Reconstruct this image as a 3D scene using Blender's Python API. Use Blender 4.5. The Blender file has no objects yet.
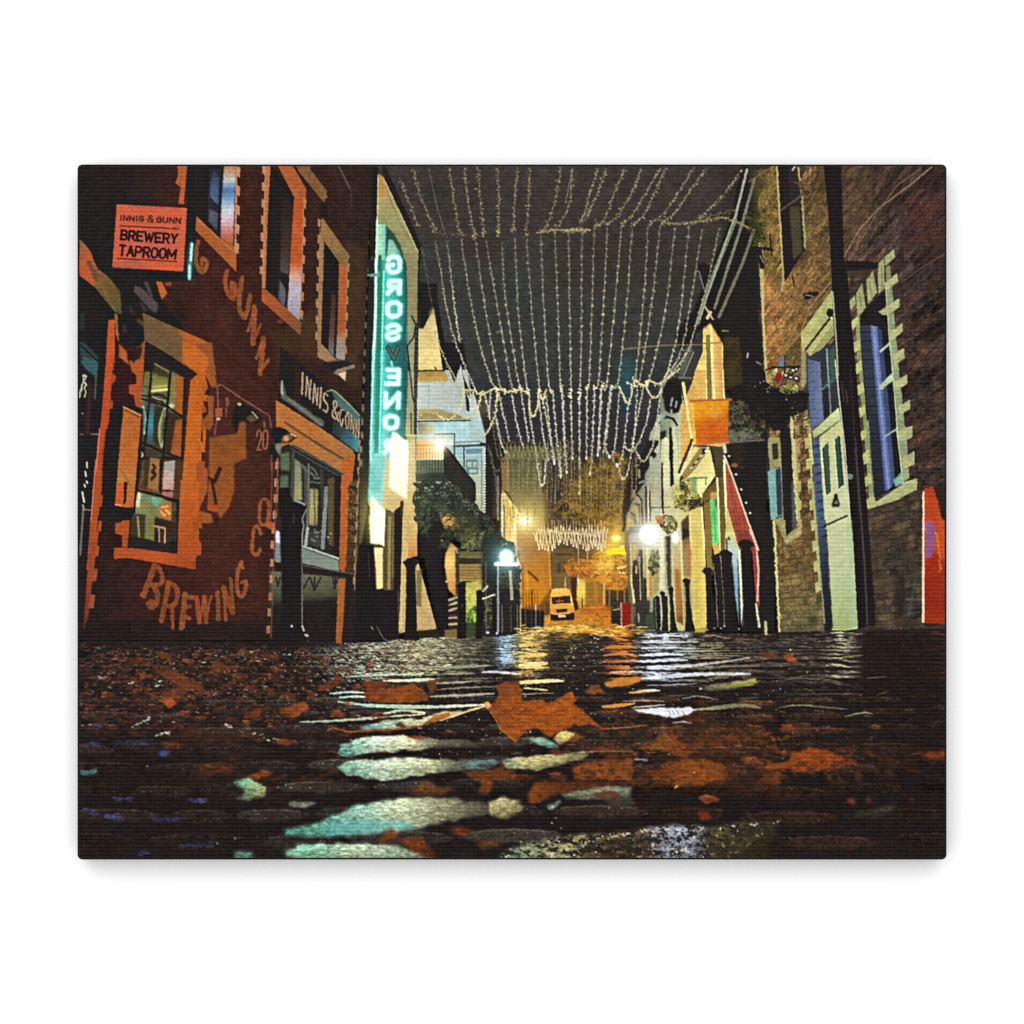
import numpy as np, math, random
# ---------------------------------------------------------------------------
# 1. The printer: everything printed on the canvas is drawn here, shape by
#    shape, in the print's own flat coordinates (1 unit = 1/868 of its width).
# ---------------------------------------------------------------------------
S = 2
X0, Y0, X1, Y1 = 78, 165, 946, 859
W, H = (X1 - X0) * S, (Y1 - Y0) * S
IMG = np.zeros((H, W, 3), np.float32)
PID = np.zeros((H, W), np.int16)
PARTS = []          # (name, parent id or 0, label)
CUR = [0]
rng = np.random.RandomState(7)
rnd = random.Random(11)
YY, XX = np.mgrid[0:H, 0:W].astype(np.float32)
XX = XX / S + X0 + .5 / S
YY = YY / S + Y0 + .5 / S
_nz = {}


def part(name, parent=0, label=None):
    PARTS.append((name, parent, label))
    CUR[0] = len(PARTS)
    return CUR[0]


def use(i):
    CUR[0] = i


def noise(kx, ky, seed=0):
    """value noise over the whole print, cell size kx by ky, about -1..1"""
    key = (kx, ky, seed)
    if key not in _nz:
        r = np.random.RandomState(int(seed * 131 + kx * 17 + ky * 7) % 99991)
        gw, gh = int(W / S / kx) + 3, int(H / S / ky) + 3
        g = r.uniform(-1, 1, (gh, gw)).astype(np.float32)
        fx = np.arange(W) / S / kx
        fy = np.arange(H) / S / ky
        ix, iy = fx.astype(int), fy.astype(int)
        tx, ty = fx - ix, fy - iy
        tx = (tx * tx * (3 - 2 * tx)).astype(np.float32)
        ty = (ty * ty * (3 - 2 * ty)).astype(np.float32)
        a = g[:, ix] * (1 - tx) + g[:, ix + 1] * tx
        _nz[key] = a[iy] * (1 - ty)[:, None] + a[iy + 1] * ty[:, None]
    return _nz[key]


def vnoise(U, V, seed=0):
    """value noise at any coordinates, about -1..1"""
    iu, iv = np.floor(U), np.floor(V)
    fu, fv = U - iu, V - iv
    fu, fv = fu * fu * (3 - 2 * fu), fv * fv * (3 - 2 * fv)
    tab = np.random.RandomState(900 + seed).uniform(-1, 1, (256, 256)).astype(np.float32)
    a, b = iu.astype(int) & 255, iv.astype(int) & 255
    a1_, b1_ = (a + 1) & 255, (b + 1) & 255
    return ((tab[b, a] * (1 - fu) + tab[b, a1_] * fu) * (1 - fv) + (tab[b1_, a] * (1 - fu) + tab[b1_, a1_] * fu) * fv).astype(np.float32)


def Zf(ox, oy, size):
    k = size / 1024.0

    def f(s):
        if isinstance(s, str):
            v = [tuple(float(c) for c in p.split(',')) for p in s.split()]
        else:
            v = s
        return [(ox + x * k, oy + y * k) for x, y in v]
    return f


def box(pts, pad):
    xs = [p[0] for p in pts]
    ys = [p[1] for p in pts]
    a = max(0, int((min(xs) - pad - X0) * S))
    b = min(W, int((max(xs) + pad - X0) * S) + 2)
    c = max(0, int((min(ys) - pad - Y0) * S))
    d = min(H, int((max(ys) + pad - Y0) * S) + 2)
    return a, b, c, d


def blur(m, r):
    r = int(round(r * S * .6))
    if r < 1:
        return m
    k = 2 * r + 1
    for ax in (0, 1):
        for _ in range(2):
            p = np.pad(m, [(r + 1, r) if i == ax else (0, 0) for i in range(2)], mode='edge')
            c = np.cumsum(p, axis=ax, dtype=np.float64)
            m = ((c[k:] - c[:-k]) if ax == 0 else (c[:, k:] - c[:, :-k])).astype(np.float32) / k
    return m


def mask(pts, soft=0, rough=0, rk=3):
    a, b, c, d = box(pts, soft * 2 + rough + 1)
    if b <= a or d <= c:
        return None
    X, Y = XX[c:d, a:b], YY[c:d, a:b]
    if rough:
        X = X + noise(rk, rk, 3)[c:d, a:b] * rough
        Y = Y + noise(rk, rk, 4)[c:d, a:b] * rough
    m = np.zeros(X.shape, np.float32)
    n = len(pts)
    for ox, oy in ((-.125, -.125), (.125, .125), (.125, -.125), (-.125, .125)):
        ins = np.zeros(X.shape, bool)
        for i in range(n):
            x1, y1 = pts[i]
            x2, y2 = pts[(i + 1) % n]
            if y1 == y2:
                continue
            yy = Y + oy
            cond = (y1 > yy) != (y2 > yy)
            ins ^= cond & ((X + ox) < (x2 - x1) * (yy - y1) / (y2 - y1) + x1)
        m += ins * .25
    if soft:
        m = blur(m, soft)
    return (a, b, c, d), m


def G(*st):
    """colour gradient through (x, y, colour) stops"""
    return ('g', st)


def colour(col, bb):
    a, b, c, d = bb
    if isinstance(col, tuple) and col and col[0] == 'g':
        st = col[1]
        x0, y0, x1, y1 = st[0][0], st[0][1], st[-1][0], st[-1][1]
        L = (x1 - x0) ** 2 + (y1 - y0) ** 2
        t = ((XX[c:d, a:b] - x0) * (x1 - x0) + (YY[c:d, a:b] - y0) * (y1 - y0)) / L
        ts = [((s[0] - x0) * (x1 - x0) + (s[1] - y0) * (y1 - y0)) / L for s in st]
        return np.stack([np.interp(t, ts, [s[2][k] for s in st]) for k in range(3)], -1).astype(np.float32)
    return np.broadcast_to(np.array(col, np.float32), (d - c, b - a, 3))


def put(bb, m, col, al=1, n=.07, mark=True, add=False, k=None):
    a, b, c, d = bb
    C = colour(col, bb)
    if n:
        f = noise(1.1, 1.1, 1)[c:d, a:b] * .45 + noise(2.7, 2.3, 2)[c:d, a:b] * .6 + noise(8, 7, 5)[c:d, a:b] * .4
        C = C * (1 + n * f)[..., None] + (f * n * 14)[..., None]
    mm = (m * al)[..., None]
    if add:
        IMG[c:d, a:b] += C * mm
    else:
        IMG[c:d, a:b] = IMG[c:d, a:b] * (1 - mm) + C * mm
    if mark and CUR[0]:
        PID[c:d, a:b][(m * al) > .45] = CUR[0]


def poly(pts, col, al=1, soft=0, n=.07, mark=True, rough=0, rk=3):
    r = mask(pts, soft, rough, rk)
    if r:
        put(r[0], r[1], col, al, n, mark)


def ell(cx, cy, rx, ry, col, al=1, soft=0, n=.07, mark=True, rough=0, rot=0):
    c, s = math.cos(rot), math.sin(rot)
    p = []
    for i in range(20):
        t = i * math.pi / 10
        u, v = rx * math.cos(t), ry * math.sin(t)
        p.append((cx + u * c - v * s, cy + u * s + v * c))
    poly(p, col, al, soft, n, mark, rough)


def line(pts, w, col, al=1, n=.07, mark=True, soft=.5, jit=0):
    """w: one width or one per point"""
    ws = list(w) if isinstance(w, (list, tuple)) else [w] * len(pts)
    bb = box(pts, max(ws) + soft + 1 + jit)
    a, b, c, d = bb
    if b <= a or d <= c:
        return
    m = np.zeros((d - c, b - a), np.float32)
    for i in range(len(pts) - 1):
        (x1, y1), (x2, y2) = pts[i], pts[i + 1]
        bx = box([pts[i], pts[i + 1]], max(ws[i], ws[i + 1]) + soft + 1 + jit)
        a2, b2, c2, d2 = max(bx[0], a), min(bx[1], b), max(bx[2], c), min(bx[3], d)
        if b2 <= a2 or d2 <= c2:
            continue
        X, Y = XX[c2:d2, a2:b2], YY[c2:d2, a2:b2]
        if jit:
            X = X + noise(2, 2, 8)[c2:d2, a2:b2] * jit
            Y = Y + noise(2, 2, 9)[c2:d2, a2:b2] * jit
        L = (x2 - x1) ** 2 + (y2 - y1) ** 2 + 1e-6
        t = np.clip(((X - x1) * (x2 - x1) + (Y - y1) * (y2 - y1)) / L, 0, 1)
        q = np.hypot(X - x1 - t * (x2 - x1), Y - y1 - t * (y2 - y1))
        ww = (ws[i] * (1 - t) + ws[i + 1] * t) * .5
        v = np.clip((ww - q) / soft + .5, 0, 1)
        sub = m[c2 - c:d2 - c, a2 - a:b2 - a]
        np.maximum(sub, v, out=sub)
    put(bb, m, col, al, n, mark)


def glow(x, y, r, col, al=1, ry=None):
    ry = ry or r
    bb = box([(x - r * 2.6, y - ry * 2.6), (x + r * 2.6, y + ry * 2.6)], 0)
    a, b, c, d = bb
    if b <= a or d <= c:
        return
    q = ((XX[c:d, a:b] - x) / r) ** 2 + ((YY[c:d, a:b] - y) / ry) ** 2
    m = np.exp(-q)
    I = IMG[c:d, a:b]
    C = np.array(col, np.float32) / 255 * al
    I += (255 - np.minimum(I, 255)) * (m[..., None] * C)


def dot(x, y, r, col, al=1, mark=True):
    ell(x, y, r, r * .8, col, al, .3, .05, mark)


def teeth(p0, p1, n, vl, vs, col, gap=0, ph=0, al=1, nn=.08):
    """quoin stones: alternate long and short blocks set off an edge"""
    for i in range(n):
        t0, t1 = i / n, (i + 1 - gap) / n
        v = vl if (i + ph) % 2 == 0 else vs
        if abs(v[0]) + abs(v[1]) < .2:
            continue
        a = (p0[0] + (p1[0] - p0[0]) * t0, p0[1] + (p1[1] - p0[1]) * t0)
        b = (p0[0] + (p1[0] - p0[0]) * t1, p0[1] + (p1[1] - p0[1]) * t1)
        poly([a, (a[0] + v[0], a[1] + v[1]), (b[0] + v[0], b[1] + v[1]), b], col, al, n=nn, rough=.3)


def leafy(pts, cols, cell=2.0, dens=.5, al=1, soft=0, seed=0, mark=True, rough=2):
    """clumps of foliage inside an outline: ragged speckle in several tones"""
    r = mask(pts, soft, rough, 6)
    if not r:
        return
    bb, m = r
    a, b, c, d = bb
    for i, col in enumerate(cols):
        f = noise(cell * .62, cell * .62, 20 + i + seed)[c:d, a:b] * .5 + noise(cell * 1.4, cell * 1.2, 25 + i + seed)[c:d, a:b] * .4 + noise(cell * 3.2, cell * 2.8, 30 + i + seed)[c:d, a:b] * .5
        th = (1 - dens) * .5 - .12
        k = np.clip((f - th) * 2.8 + .5, 0, 1) * m
        put(bb, k, col, al, .16, mark)


def streak(x0, x1, y, h, col, al=1, bow=0, soft=.6, rough=.8, mark=False, n=.12):
    n_ = 9
    up, dn = [], []
    for i in range(n_):
        t = i / (n_ - 1)
        q = math.sin(t * math.pi) ** .6
        x = x0 + (x1 - x0) * t
        up.append((x, y - bow * q - h * .5 * q))
        dn.append((x, y - bow * q + h * .5 * q))
    poly(up + dn[::-1], col, al, soft, n, mark, rough, 4)


def smooth(p, k=10):
    if len(p) < 3:
        (xa, ya), (xb, yb) = p
        return [(xa + (xb - xa) * i / k, ya + (yb - ya) * i / k) for i in range(k + 1)]
    q = [(2 * p[0][0] - p[1][0], 2 * p[0][1] - p[1][1])] + list(p) + [(2 * p[-1][0] - p[-2][0], 2 * p[-1][1] - p[-2][1])]
    o = []
    for i in range(1, len(q) - 2):
        a, b, c, d = q[i - 1:i + 3]
        for j in range(k):
            t = j / k
            o.append(tuple(.5 * (2 * b[m] + (c[m] - a[m]) * t + (2 * a[m] - 5 * b[m] + 4 * c[m] - d[m]) * t * t + (3 * b[m] - a[m] - 3 * c[m] + d[m]) * t ** 3) for m in (0, 1)))
    return o + [p[-1]]


# stroke letters on a unit box (x right, y down)
def _arc(cx, cy, rx, ry, a0, a1, n=9):
    return [(cx + rx * math.cos(math.radians(a0 + (a1 - a0) * i / n)),
             cy + ry * math.sin(math.radians(a0 + (a1 - a0) * i / n))) for i in range(n + 1)]


GL = {
    'A': [[(0, 1), (.5, 0), (1, 1)], [(.2, .66), (.8, .66)]],
    'B': [[(0, 0), (0, 1)], [(0, 0)] + _arc(.6, .24, .33, .24, -90, 90) + [(0, .48)], [(0, .48)] + _arc(.6, .74, .4, .26, -90, 90) + [(0, 1)]],
    'C': [_arc(.52, .3, .48, .3, -20, -180) + _arc(.52, .7, .48, .3, 180, 20)],
    'E': [[(1, 0), (0, 0), (0, 1), (1, 1)], [(0, .5), (.8, .5)]],
    'G': [_arc(.52, .3, .48, .3, -20, -180) + _arc(.52, .7, .48, .3, 180, 0) + [(1, .52), (.58, .52)]],
    'I': [[(.5, 0), (.5, 1)]],
    'M': [[(0, 1), (0, 0), (.5, .75), (1, 0), (1, 1)]],
    'N': [[(0, 1), (0, 0), (1, 1), (1, 0)]],
    'O': [_arc(.5, .3, .5, .3, 180, 360) + _arc(.5, .7, .5, .3, 0, 180) + [(0, .3)]],
    'P': [[(0, 1), (0, 0)] + _arc(.6, .27, .4, .27, -90, 90) + [(0, .54)]],
    'R': [[(0, 1), (0, 0)] + _arc(.6, .26, .36, .26, -90, 90) + [(0, .52)], [(.5, .52), (1, 1)]],
    'S': [_arc(.5, .25, .48, .25, -10, -180) + _arc(.5, .25, .48, .25, 180, 100) + _arc(.5, .75, .48, .25, -80, 90) + _arc(.5, .75, .48, .25, 90, 170)],
    'T': [[(0, 0), (1, 0)], [(.5, 0), (.5, 1)]],
    'U': [[(0, 0)] + _arc(.5, .68, .5, .32, 180, 0) + [(1, 0)]],
    'V': [[(0, 0), (.5, 1), (1, 0)]],
    'W': [[(0, 0), (.25, 1), (.5, .2), (.75, 1), (1, 0)]],
    'Y': [[(0, 0), (.5, .5), (1, 0)], [(.5, .5), (.5, 1)]],
    '&': [[(1, 1), (.25, .35)] + _arc(.48, .2, .26, .2, 150, 380) + [(.2, .58)] + _arc(.42, .76, .38, .24, 200, 30) + [(1, .5)]],
    '0': [_arc(.5, .3, .5, .3, 180, 360) + _arc(.5, .7, .5, .3, 0, 180) + [(0, .3)]],
    '2': [_arc(.5, .28, .48, .28, 180, 390) + [(0, 1), (1, 1)]],
}


def glyph(ch, q, w, col, al=1, flip=False, mark=True, n=.08, soft=.5, jit=0):
    """q: TL, TR, BR, BL corners of the letter's box on the print"""
    (ax, ay), (bx, by), (cx, cy), (dx, dy) = q
    for st in GL[ch]:
        p = []
        for u, v in st:
            if flip:
                u = 1 - u
            p.append(((ax * (1 - u) + bx * u) * (1 - v) + (dx * (1 - u) + cx * u) * v,
                      (ay * (1 - u) + by * u) * (1 - v) + (dy * (1 - u) + cy * u) * v))
        line(p, w, col, al, n, mark, soft, jit)


def words(s, q, w, col, gap=.32, wid=None, **k):
    """a run of letters spread over a quad"""
    wid = wid or {'I': .3, 'M': 1.35, 'W': 1.5, '&': 1.1, ' ': .4}
    ws = [wid.get(c, 1) for c in s]
    tot = sum(ws) + gap * (len(s) - 1)
    (ax, ay), (bx, by), (cx, cy), (dx, dy) = q
    x = 0
    for c, ww in zip(s, ws):
        if c != ' ':
            t0, t1 = x / tot, (x + ww) / tot
            glyph(c, [(ax + (bx - ax) * t0, ay + (by - ay) * t0), (ax + (bx - ax) * t1, ay + (by - ay) * t1),
                      (dx + (cx - dx) * t1, dy + (cy - dy) * t1), (dx + (cx - dx) * t0, dy + (cy - dy) * t0)], w, col, **k)
        x += ww + gap


def R(x0, y0, x1, y1):
    return [(x0, y0), (x1, y0), (x1, y1), (x0, y1)]


def bricks(pts, base, mort, vp, rows, cols, al=1, var=.25, mw=.12, mark=True, soft=0, moss=None):
    """courses of stone running to a vanishing point, joints and all"""
    r = mask(pts, soft)
    if not r:
        return
    bb, m = r
    a, b, c, d = bb
    X = XX[c:d, a:b] + noise(7, 7, 12)[c:d, a:b] * 1.3
    Y = YY[c:d, a:b] + noise(7, 7, 13)[c:d, a:b] * 1.1
    dx = X - vp[0]
    dx = np.where(np.abs(dx) < 8, 8, dx)
    v = (Y - vp[1]) / dx * rows
    iv = np.floor(v)
    fv = v - iv
    u = cols / np.abs(dx) * 100 + (iv % 2) * .5 + np.sin(iv * 7.3) * .3
    iu = np.floor(u)
    fu = u - iu
    h = np.sin(iv * 12.9898 + iu * 78.233) * 43758.5453
    h = h - np.floor(h)
    h2 = np.sin(iv * 39.3 + iu * 11.1) * 9631.7
    h2 = h2 - np.floor(h2)
    e = np.minimum(np.minimum(fv, 1 - fv), np.minimum(fu, 1 - fu) * 1.6)
    jt = np.clip(1 - e / mw, 0, 1)
    C = colour(base, bb) * (1 + var * (h * 2 - 1))[..., None]
    C = C + (h2 - .5)[..., None] * np.array((14, 4, -8), np.float32)
    f = vnoise(u * 5, v * 2.2, 5) * .8 + vnoise(u * 11, v * 4.5, 6) * .8 + vnoise(u * 1.6, v * .8, 7) * .6 + noise(1.1, 1.1, 1)[c:d, a:b] * .4
    C = C * np.clip(1 + .34 * f, .3, 2)[..., None]
    jt = jt * np.clip(.75 + vnoise(u * 1.5, v * 1.5, 8), 0, 1)
    C = C * (1 - jt[..., None] * .85) + np.array(mort, np.float32) * jt[..., None] * .85
    mm = (m * al)[..., None]
    IMG[c:d, a:b] = IMG[c:d, a:b] * (1 - mm) + C * mm
    if mark and CUR[0]:
        PID[c:d, a:b][m > .45] = CUR[0]
MESHRES = 1.5
AMB, KEY = .53, 223
# zones: windows of the print whose own 0..1024 coordinates the outlines below use
A, B, C, D, E, F = Zf(70, 155, 220), Zf(70, 340, 220), Zf(70, 480, 220), Zf(250, 155, 220), Zf(250, 300, 220), Zf(250, 440, 220)
G2, H2, I2, J2, K2, L2 = Zf(400, 160, 220), Zf(400, 300, 220), Zf(400, 440, 220), Zf(560, 160, 220), Zf(560, 300, 220), Zf(560, 440, 220)
M2, N2, O2 = Zf(730, 155, 220), Zf(730, 300, 220), Zf(730, 440, 220)
P2, Q2, R2, S2 = Zf(70, 620, 260), Zf(300, 620, 260), Zf(500, 620, 260), Zf(700, 620, 260)
a1, a2, a3, a4, a5 = Zf(470, 440, 110), Zf(470, 530, 110), Zf(560, 440, 110), Zf(560, 530, 110), Zf(650, 440, 110)
a6, a7, a8 = Zf(650, 530, 110), Zf(380, 440, 110), Zf(380, 530, 110)
b1, b2, b3, b4, b5 = Zf(76, 160, 110), Zf(76, 260, 110), Zf(76, 360, 110), Zf(76, 460, 110), Zf(176, 360, 110)
b6, b7, b8 = Zf(270, 440, 110), Zf(270, 530, 110), Zf(360, 160, 110)
c1, c2, c3, c4, c5 = Zf(360, 260, 110), Zf(360, 350, 110), Zf(660, 260, 110), Zf(660, 350, 110), Zf(750, 350, 110)
c6, c7, c8 = Zf(840, 240, 110), Zf(840, 340, 110), Zf(840, 540, 110)
d1, d2, d3, d4 = Zf(78, 620, 130), Zf(200, 620, 130), Zf(320, 620, 130), Zf(440, 620, 130)
d5, d6, d7 = Zf(560, 620, 130), Zf(680, 620, 130), Zf(800, 620, 150)
BLK = (34, 30, 30)

# ---- night sky -------------------------------------------------------------
sky = part('night_sky')
poly(R(370, 160, 800, 500), G((0, 165, (64, 56, 52)), (0, 225, (62, 56, 51)), (0, 270, (59, 60, 55)), (0, 360, (58, 60, 56)), (0, 420, (52, 52, 57)), (0, 490, (45, 42, 47))), n=.13)
poly(R(460, 238, 500, 262), (62, 48, 38), .5, 8, mark=False)
poly(R(555, 235, 760, 290), (58, 48, 42), .45, 14, mark=False)
poly(R(720, 165, 800, 230), (46, 40, 30), .5, 12, mark=False)
ell(436, 197, 9, 13, (44, 48, 44), .6, 4, mark=False)
ell(627, 380, 9, 26, (42, 84, 92), .85, 6, mark=False)
ell(628, 405, 7, 14, (40, 66, 84), .5, 5, mark=False)
ell(518, 292, 12, 20, (50, 66, 70), .3, 8, mark=False)

# ---- the far end of the street ---------------------------------------------
far = part('stone_building', 0, 'tall dim stone building closing the far end of the street')
poly(R(500, 470, 640, 616), G((560, 470, (46, 42, 38)), (560, 540, (50, 42, 32)), (560, 612, (110, 68, 26))))
poly(a1("740,440 880,440 900,660 880,760 740,700"), (36, 34, 42), soft=1)
poly(a2("760,190 960,170 1000,540 770,545"), (70, 60, 36), soft=1)
poly(a2("790,210 950,215 950,240 790,240"), (40, 36, 34), soft=.4)
for q in ("810,305 850,300 848,395 808,395", "868,300 905,300 903,380 866,385"):
    poly(a2(q), (40, 36, 36), soft=.4)
poly(a2("770,400 960,400 960,430 770,430"), (92, 74, 42), .7, .5)
poly(a4("150,440 240,470 240,740 170,740 150,600"), G((0, 577, (190, 150, 70)), (0, 592, (226, 190, 70)), (0, 610, (160, 110, 40))), soft=.6)
line(a4("165,450 168,490"), 1.6, (235, 220, 200))
line(a4("205,640 208,730"), 1.5, (90, 52, 20))
poly(a4("240,470 470,470 470,690 240,730"), G((0, 580, (104, 84, 30)), (0, 612, (150, 92, 24))), soft=.6)
wall_l = part('rendered_building', 0, 'olive rendered building whose lower wall glows orange under the street lamp')
poly(a1("300,60 700,60 700,640 690,1024 430,1024 430,880 460,700 350,470"),
     G((0, 450, (84, 84, 56)), (0, 470, (96, 96, 62)), (0, 500, (104, 100, 62)), (0, 516, (122, 108, 62)), (0, 535, (130, 88, 56)), (0, 550, (126, 80, 48))), soft=.6)
for i in range(14):
    x = 360 + i * 24
    line(a1([(x, 140), (x + 12, 420 + 14 * (i % 3)), (x + 18, 640)]), .8, (128, 126, 84), .35, mark=False)
poly(a2("440,0 700,0 750,180 750,545 640,700 460,720 470,330"),
     G((0, 530, (124, 80, 50)), (0, 550, (130, 82, 46)), (0, 566, (176, 104, 24)), (0, 585, (206, 120, 10)), (0, 610, (212, 124, 6))), soft=.6)
poly(a2("690,180 740,170 755,545 690,560"), (176, 100, 28), .7, .8)
line(a2("735,200 752,540"), 1.2, (220, 150, 60), .8)
poly(a2("500,400 540,380 560,560 520,560"), (226, 146, 20), .7, 1)
line(a2("545,390 635,470"), 2.6, (84, 44, 16))
line(a2("490,310 495,700"), 1.6, (110, 64, 24), .8)
for x in (520, 548, 572, 600, 626):
    line(a2([(x, 560), (x + 4, 740)]), .9, (120, 66, 16), .8)
line(a2("575,560 578,740"), 2, (70, 42, 22), .9)
poly(a2("640,690 700,670 745,690 745,830 690,830"), (96, 56, 30), soft=.8)
poly(a2("700,670 740,665 740,800 705,800"), (70, 38, 24), soft=.8)
use(far)
line(a1("685,180 690,470"), 5, (58, 52, 40), .7, soft=1)
line(a1("700,470 706,740"), 4, (82, 74, 38), .7, soft=1)
for x in (762, 820, 872, 915):
    line(a1([(x, 220), (x + 2, 480)]), .9, (96, 90, 88), .6, mark=False)

street_lamp = part('street_lamp', 0, 'glowing yellow street lamp on the left row')
ell(525, 521.5, 6, 3.4, (255, 240, 160), soft=.8)
# yellow terraced shop row beyond the tree
row = part('shop_terrace', 0, 'narrow pale yellow shop fronts lit by the street lamp')
poly(a1("285,210 352,205 355,480 300,470"), (140, 98, 56), soft=.4)
line(a1("352,205 355,480"), 1, (190, 170, 100), .8)
poly(a1("300,460 440,640 480,720 430,800 430,1024 440,1024 300,1024 295,500"), G((0, 490, (196, 160, 86)), (0, 520, (212, 170, 84)), (0, 550, (196, 150, 84))), soft=.4)
poly(a1("315,480 360,540 470,690 440,700 350,570 310,510"), (224, 188, 104), soft=.4)
poly(a1("310,600 325,610 330,1024 305,1024"), (92, 66, 36), soft=.3)
poly(a1("375,640 382,640 380,900 370,900"), (130, 92, 44), soft=.3)
poly(a1("382,780 432,800 432,1024 385,1024"), (240, 214, 130), soft=.5)
line(a1("300,510 300,1000"), 2, (214, 205, 170), .9)
poly(a2("380,0 430,0 440,230 470,320 470,720 450,720 440,430 400,260"), G((0, 530, (226, 190, 112)), (0, 570, (200, 140, 70)), (0, 605, (205, 140, 70))), soft=.4)
line(a2("462,330 464,720"), 3, (214, 152, 84))
# dark roofs and gable before it
poly(a1("150,0 345,0 330,90 350,140 290,180 300,460 250,330 250,720 160,720 150,300"), (40, 36, 34), soft=.5)
line(a1("190,300 192,700"), 3.2, (100, 96, 80))
line(a1("258,340 262,740"), 2.2, (120, 108, 96))
line(a1("213,260 213,720"), 3.6, (38, 36, 36))

glow(525, 521.5, 22, (255, 200, 80), .6)
glow(530, 540, 46, (220, 140, 40), .28)
glow(560, 600, 40, (220, 130, 30), .25, 26)
glow(525, 521.5, 9, (255, 220, 120), .9)

# trees at the far end
tree2 = part('tree', 0, 'golden leafed tree hanging over the far end of the street')
leafy(a3("20,560 80,400 200,330 240,180 420,170 560,120 620,200 620,420 600,560 610,720 560,830 480,850 300,850 200,760 40,740 -60,700 -60,600"),
      [(60, 52, 30), (92, 76, 28), (112, 92, 32), (136, 106, 36)], 1.6, .55, rough=4, soft=2)
leafy(a3("60,420 300,330 560,460 580,800 300,830 60,640"), [(112, 84, 20), (130, 104, 40), (74, 60, 28)], 1.5, .45, seed=3, mark=False)
for i in range(18):
    x = 60 + i * 31
    line(a3([(x, 340 + 30 * (i % 4)), (x + 4, 640 + 25 * (i % 3))]), .7, (150, 128, 78), .4, mark=False)
leafy(a3("0,590 90,600 110,640 40,670 -20,650"), [(34, 32, 36)], 2, .7, mark=False)
leafy(a3("60,700 240,610 250,650 100,730"), [(46, 40, 34)], 2, .6, mark=False)
for x, y in ((560, 430), (600, 300), (640, 250), (500, 200), (400, 300), (350, 210)):
    ell(*a3([(x, y)])[0], 4, 4, (44, 36, 34), .6, 1.5, mark=False)

tree3 = part('tree', 0, 'orange tree glowing beneath the far right street lamp')
leafy(a4("20,330 100,270 300,260 340,220 420,190 640,200 650,400 620,520 560,570 460,560 360,480 240,470 180,440 60,420"),
      [(92, 58, 26), (140, 84, 26), (190, 110, 28), (220, 132, 36)], 1.5, .6, rough=3)
leafy(a4("300,360 380,240 480,240 500,340 420,420 330,400"), [(226, 138, 36), (238, 156, 56)], 1.5, .5, seed=5, mark=False)
leafy(a4("340,430 460,420 620,480 600,560 470,550 380,500"), [(226, 136, 34), (226, 140, 44)], 1.5, .5, seed=6, mark=False)
leafy(a4("520,280 640,260 640,440 560,410"), [(70, 42, 22), (100, 60, 24)], 1.4, .4, seed=8, mark=False)
glow(*a4([(440, 300)])[0], 10, (255, 150, 20), .35)
line(a4("540,355 610,340"), 2.4, (240, 180, 90), mark=False)
for x in (555, 585, 600):
    dot(*a4([(x, 400)])[0], .9, (240, 215, 180), mark=False)
part('trunk', tree3)
poly(a4("100,440 160,440 150,650 180,740 120,750 110,600"), (48, 32, 22), soft=.5)
line(a4("330,480 335,680"), 3.5, (190, 112, 30))
use(tree3)
leafy(a4("420,200 500,160 600,140 620,230 560,220 430,240"), [(244, 190, 0), (255, 220, 20), (240, 176, 0)], 1.6, .9, rough=1.5)
glow(608, 548, 12, (255, 190, 10), .6, 7)
line(a4("410,500 410,690"), 2.2, (226, 150, 84))
poly(a4("420,560 640,560 640,700 430,700"), (52, 40, 30), soft=.8)
for x in (460, 535, 600):
    line(a4([(x, 560), (x, 700)]), 1.5, (150, 112, 70), .8)
lamp2 = part('street_lamp', 0, 'amber street lamp above the orange tree')
ell(616, 538, 4.5, 3, (255, 226, 120), soft=.8)
glow(616, 538, 8.5, (255, 160, 20), 1.0)
glow(616, 538, 22, (230, 130, 20), .45)
glow(606, 560, 34, (220, 120, 20), .3)

# ---- street, far lit part --------------------------------------------------
road = part('cobbled_street', 0)
poly(a2("690,845 760,840 970,845 1000,740 1024,730 1024,1024 400,1024 460,990 640,950 690,930"),
     G((0, 610, (196, 118, 30)), (0, 622, (212, 144, 40)), (0, 632, (214, 166, 70))), soft=.5, n=.14)
poly(a4("-160,800 100,760 190,740 240,720 400,690 470,760 480,870 580,900 700,960 700,1024 -200,1024 -200,860"), G((545, 640, (206, 150, 50)), (590, 620, (222, 136, 28)), (620, 606, (216, 118, 24))), soft=.5, n=.16)
poly(a4("-200,860 280,850 330,930 -200,960"), (186, 132, 36), .6, 1.5, n=.24)
for i in range(60):
    x = rnd.uniform(546, 625)
    streak(x, x + rnd.uniform(2, 8), rnd.uniform(612, 630), .8, rnd.choice([(230, 170, 60), (110, 64, 20), (90, 54, 20), (214, 140, 40)]), .6, soft=.3)
line(a4("230,740 330,770 400,830"), 1.4, (120, 58, 14), .8, mark=False, jit=1.5)
poly(a4("150,740 470,730 460,770 200,775"), (204, 104, 24), .8, .8, mark=False)

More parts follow.
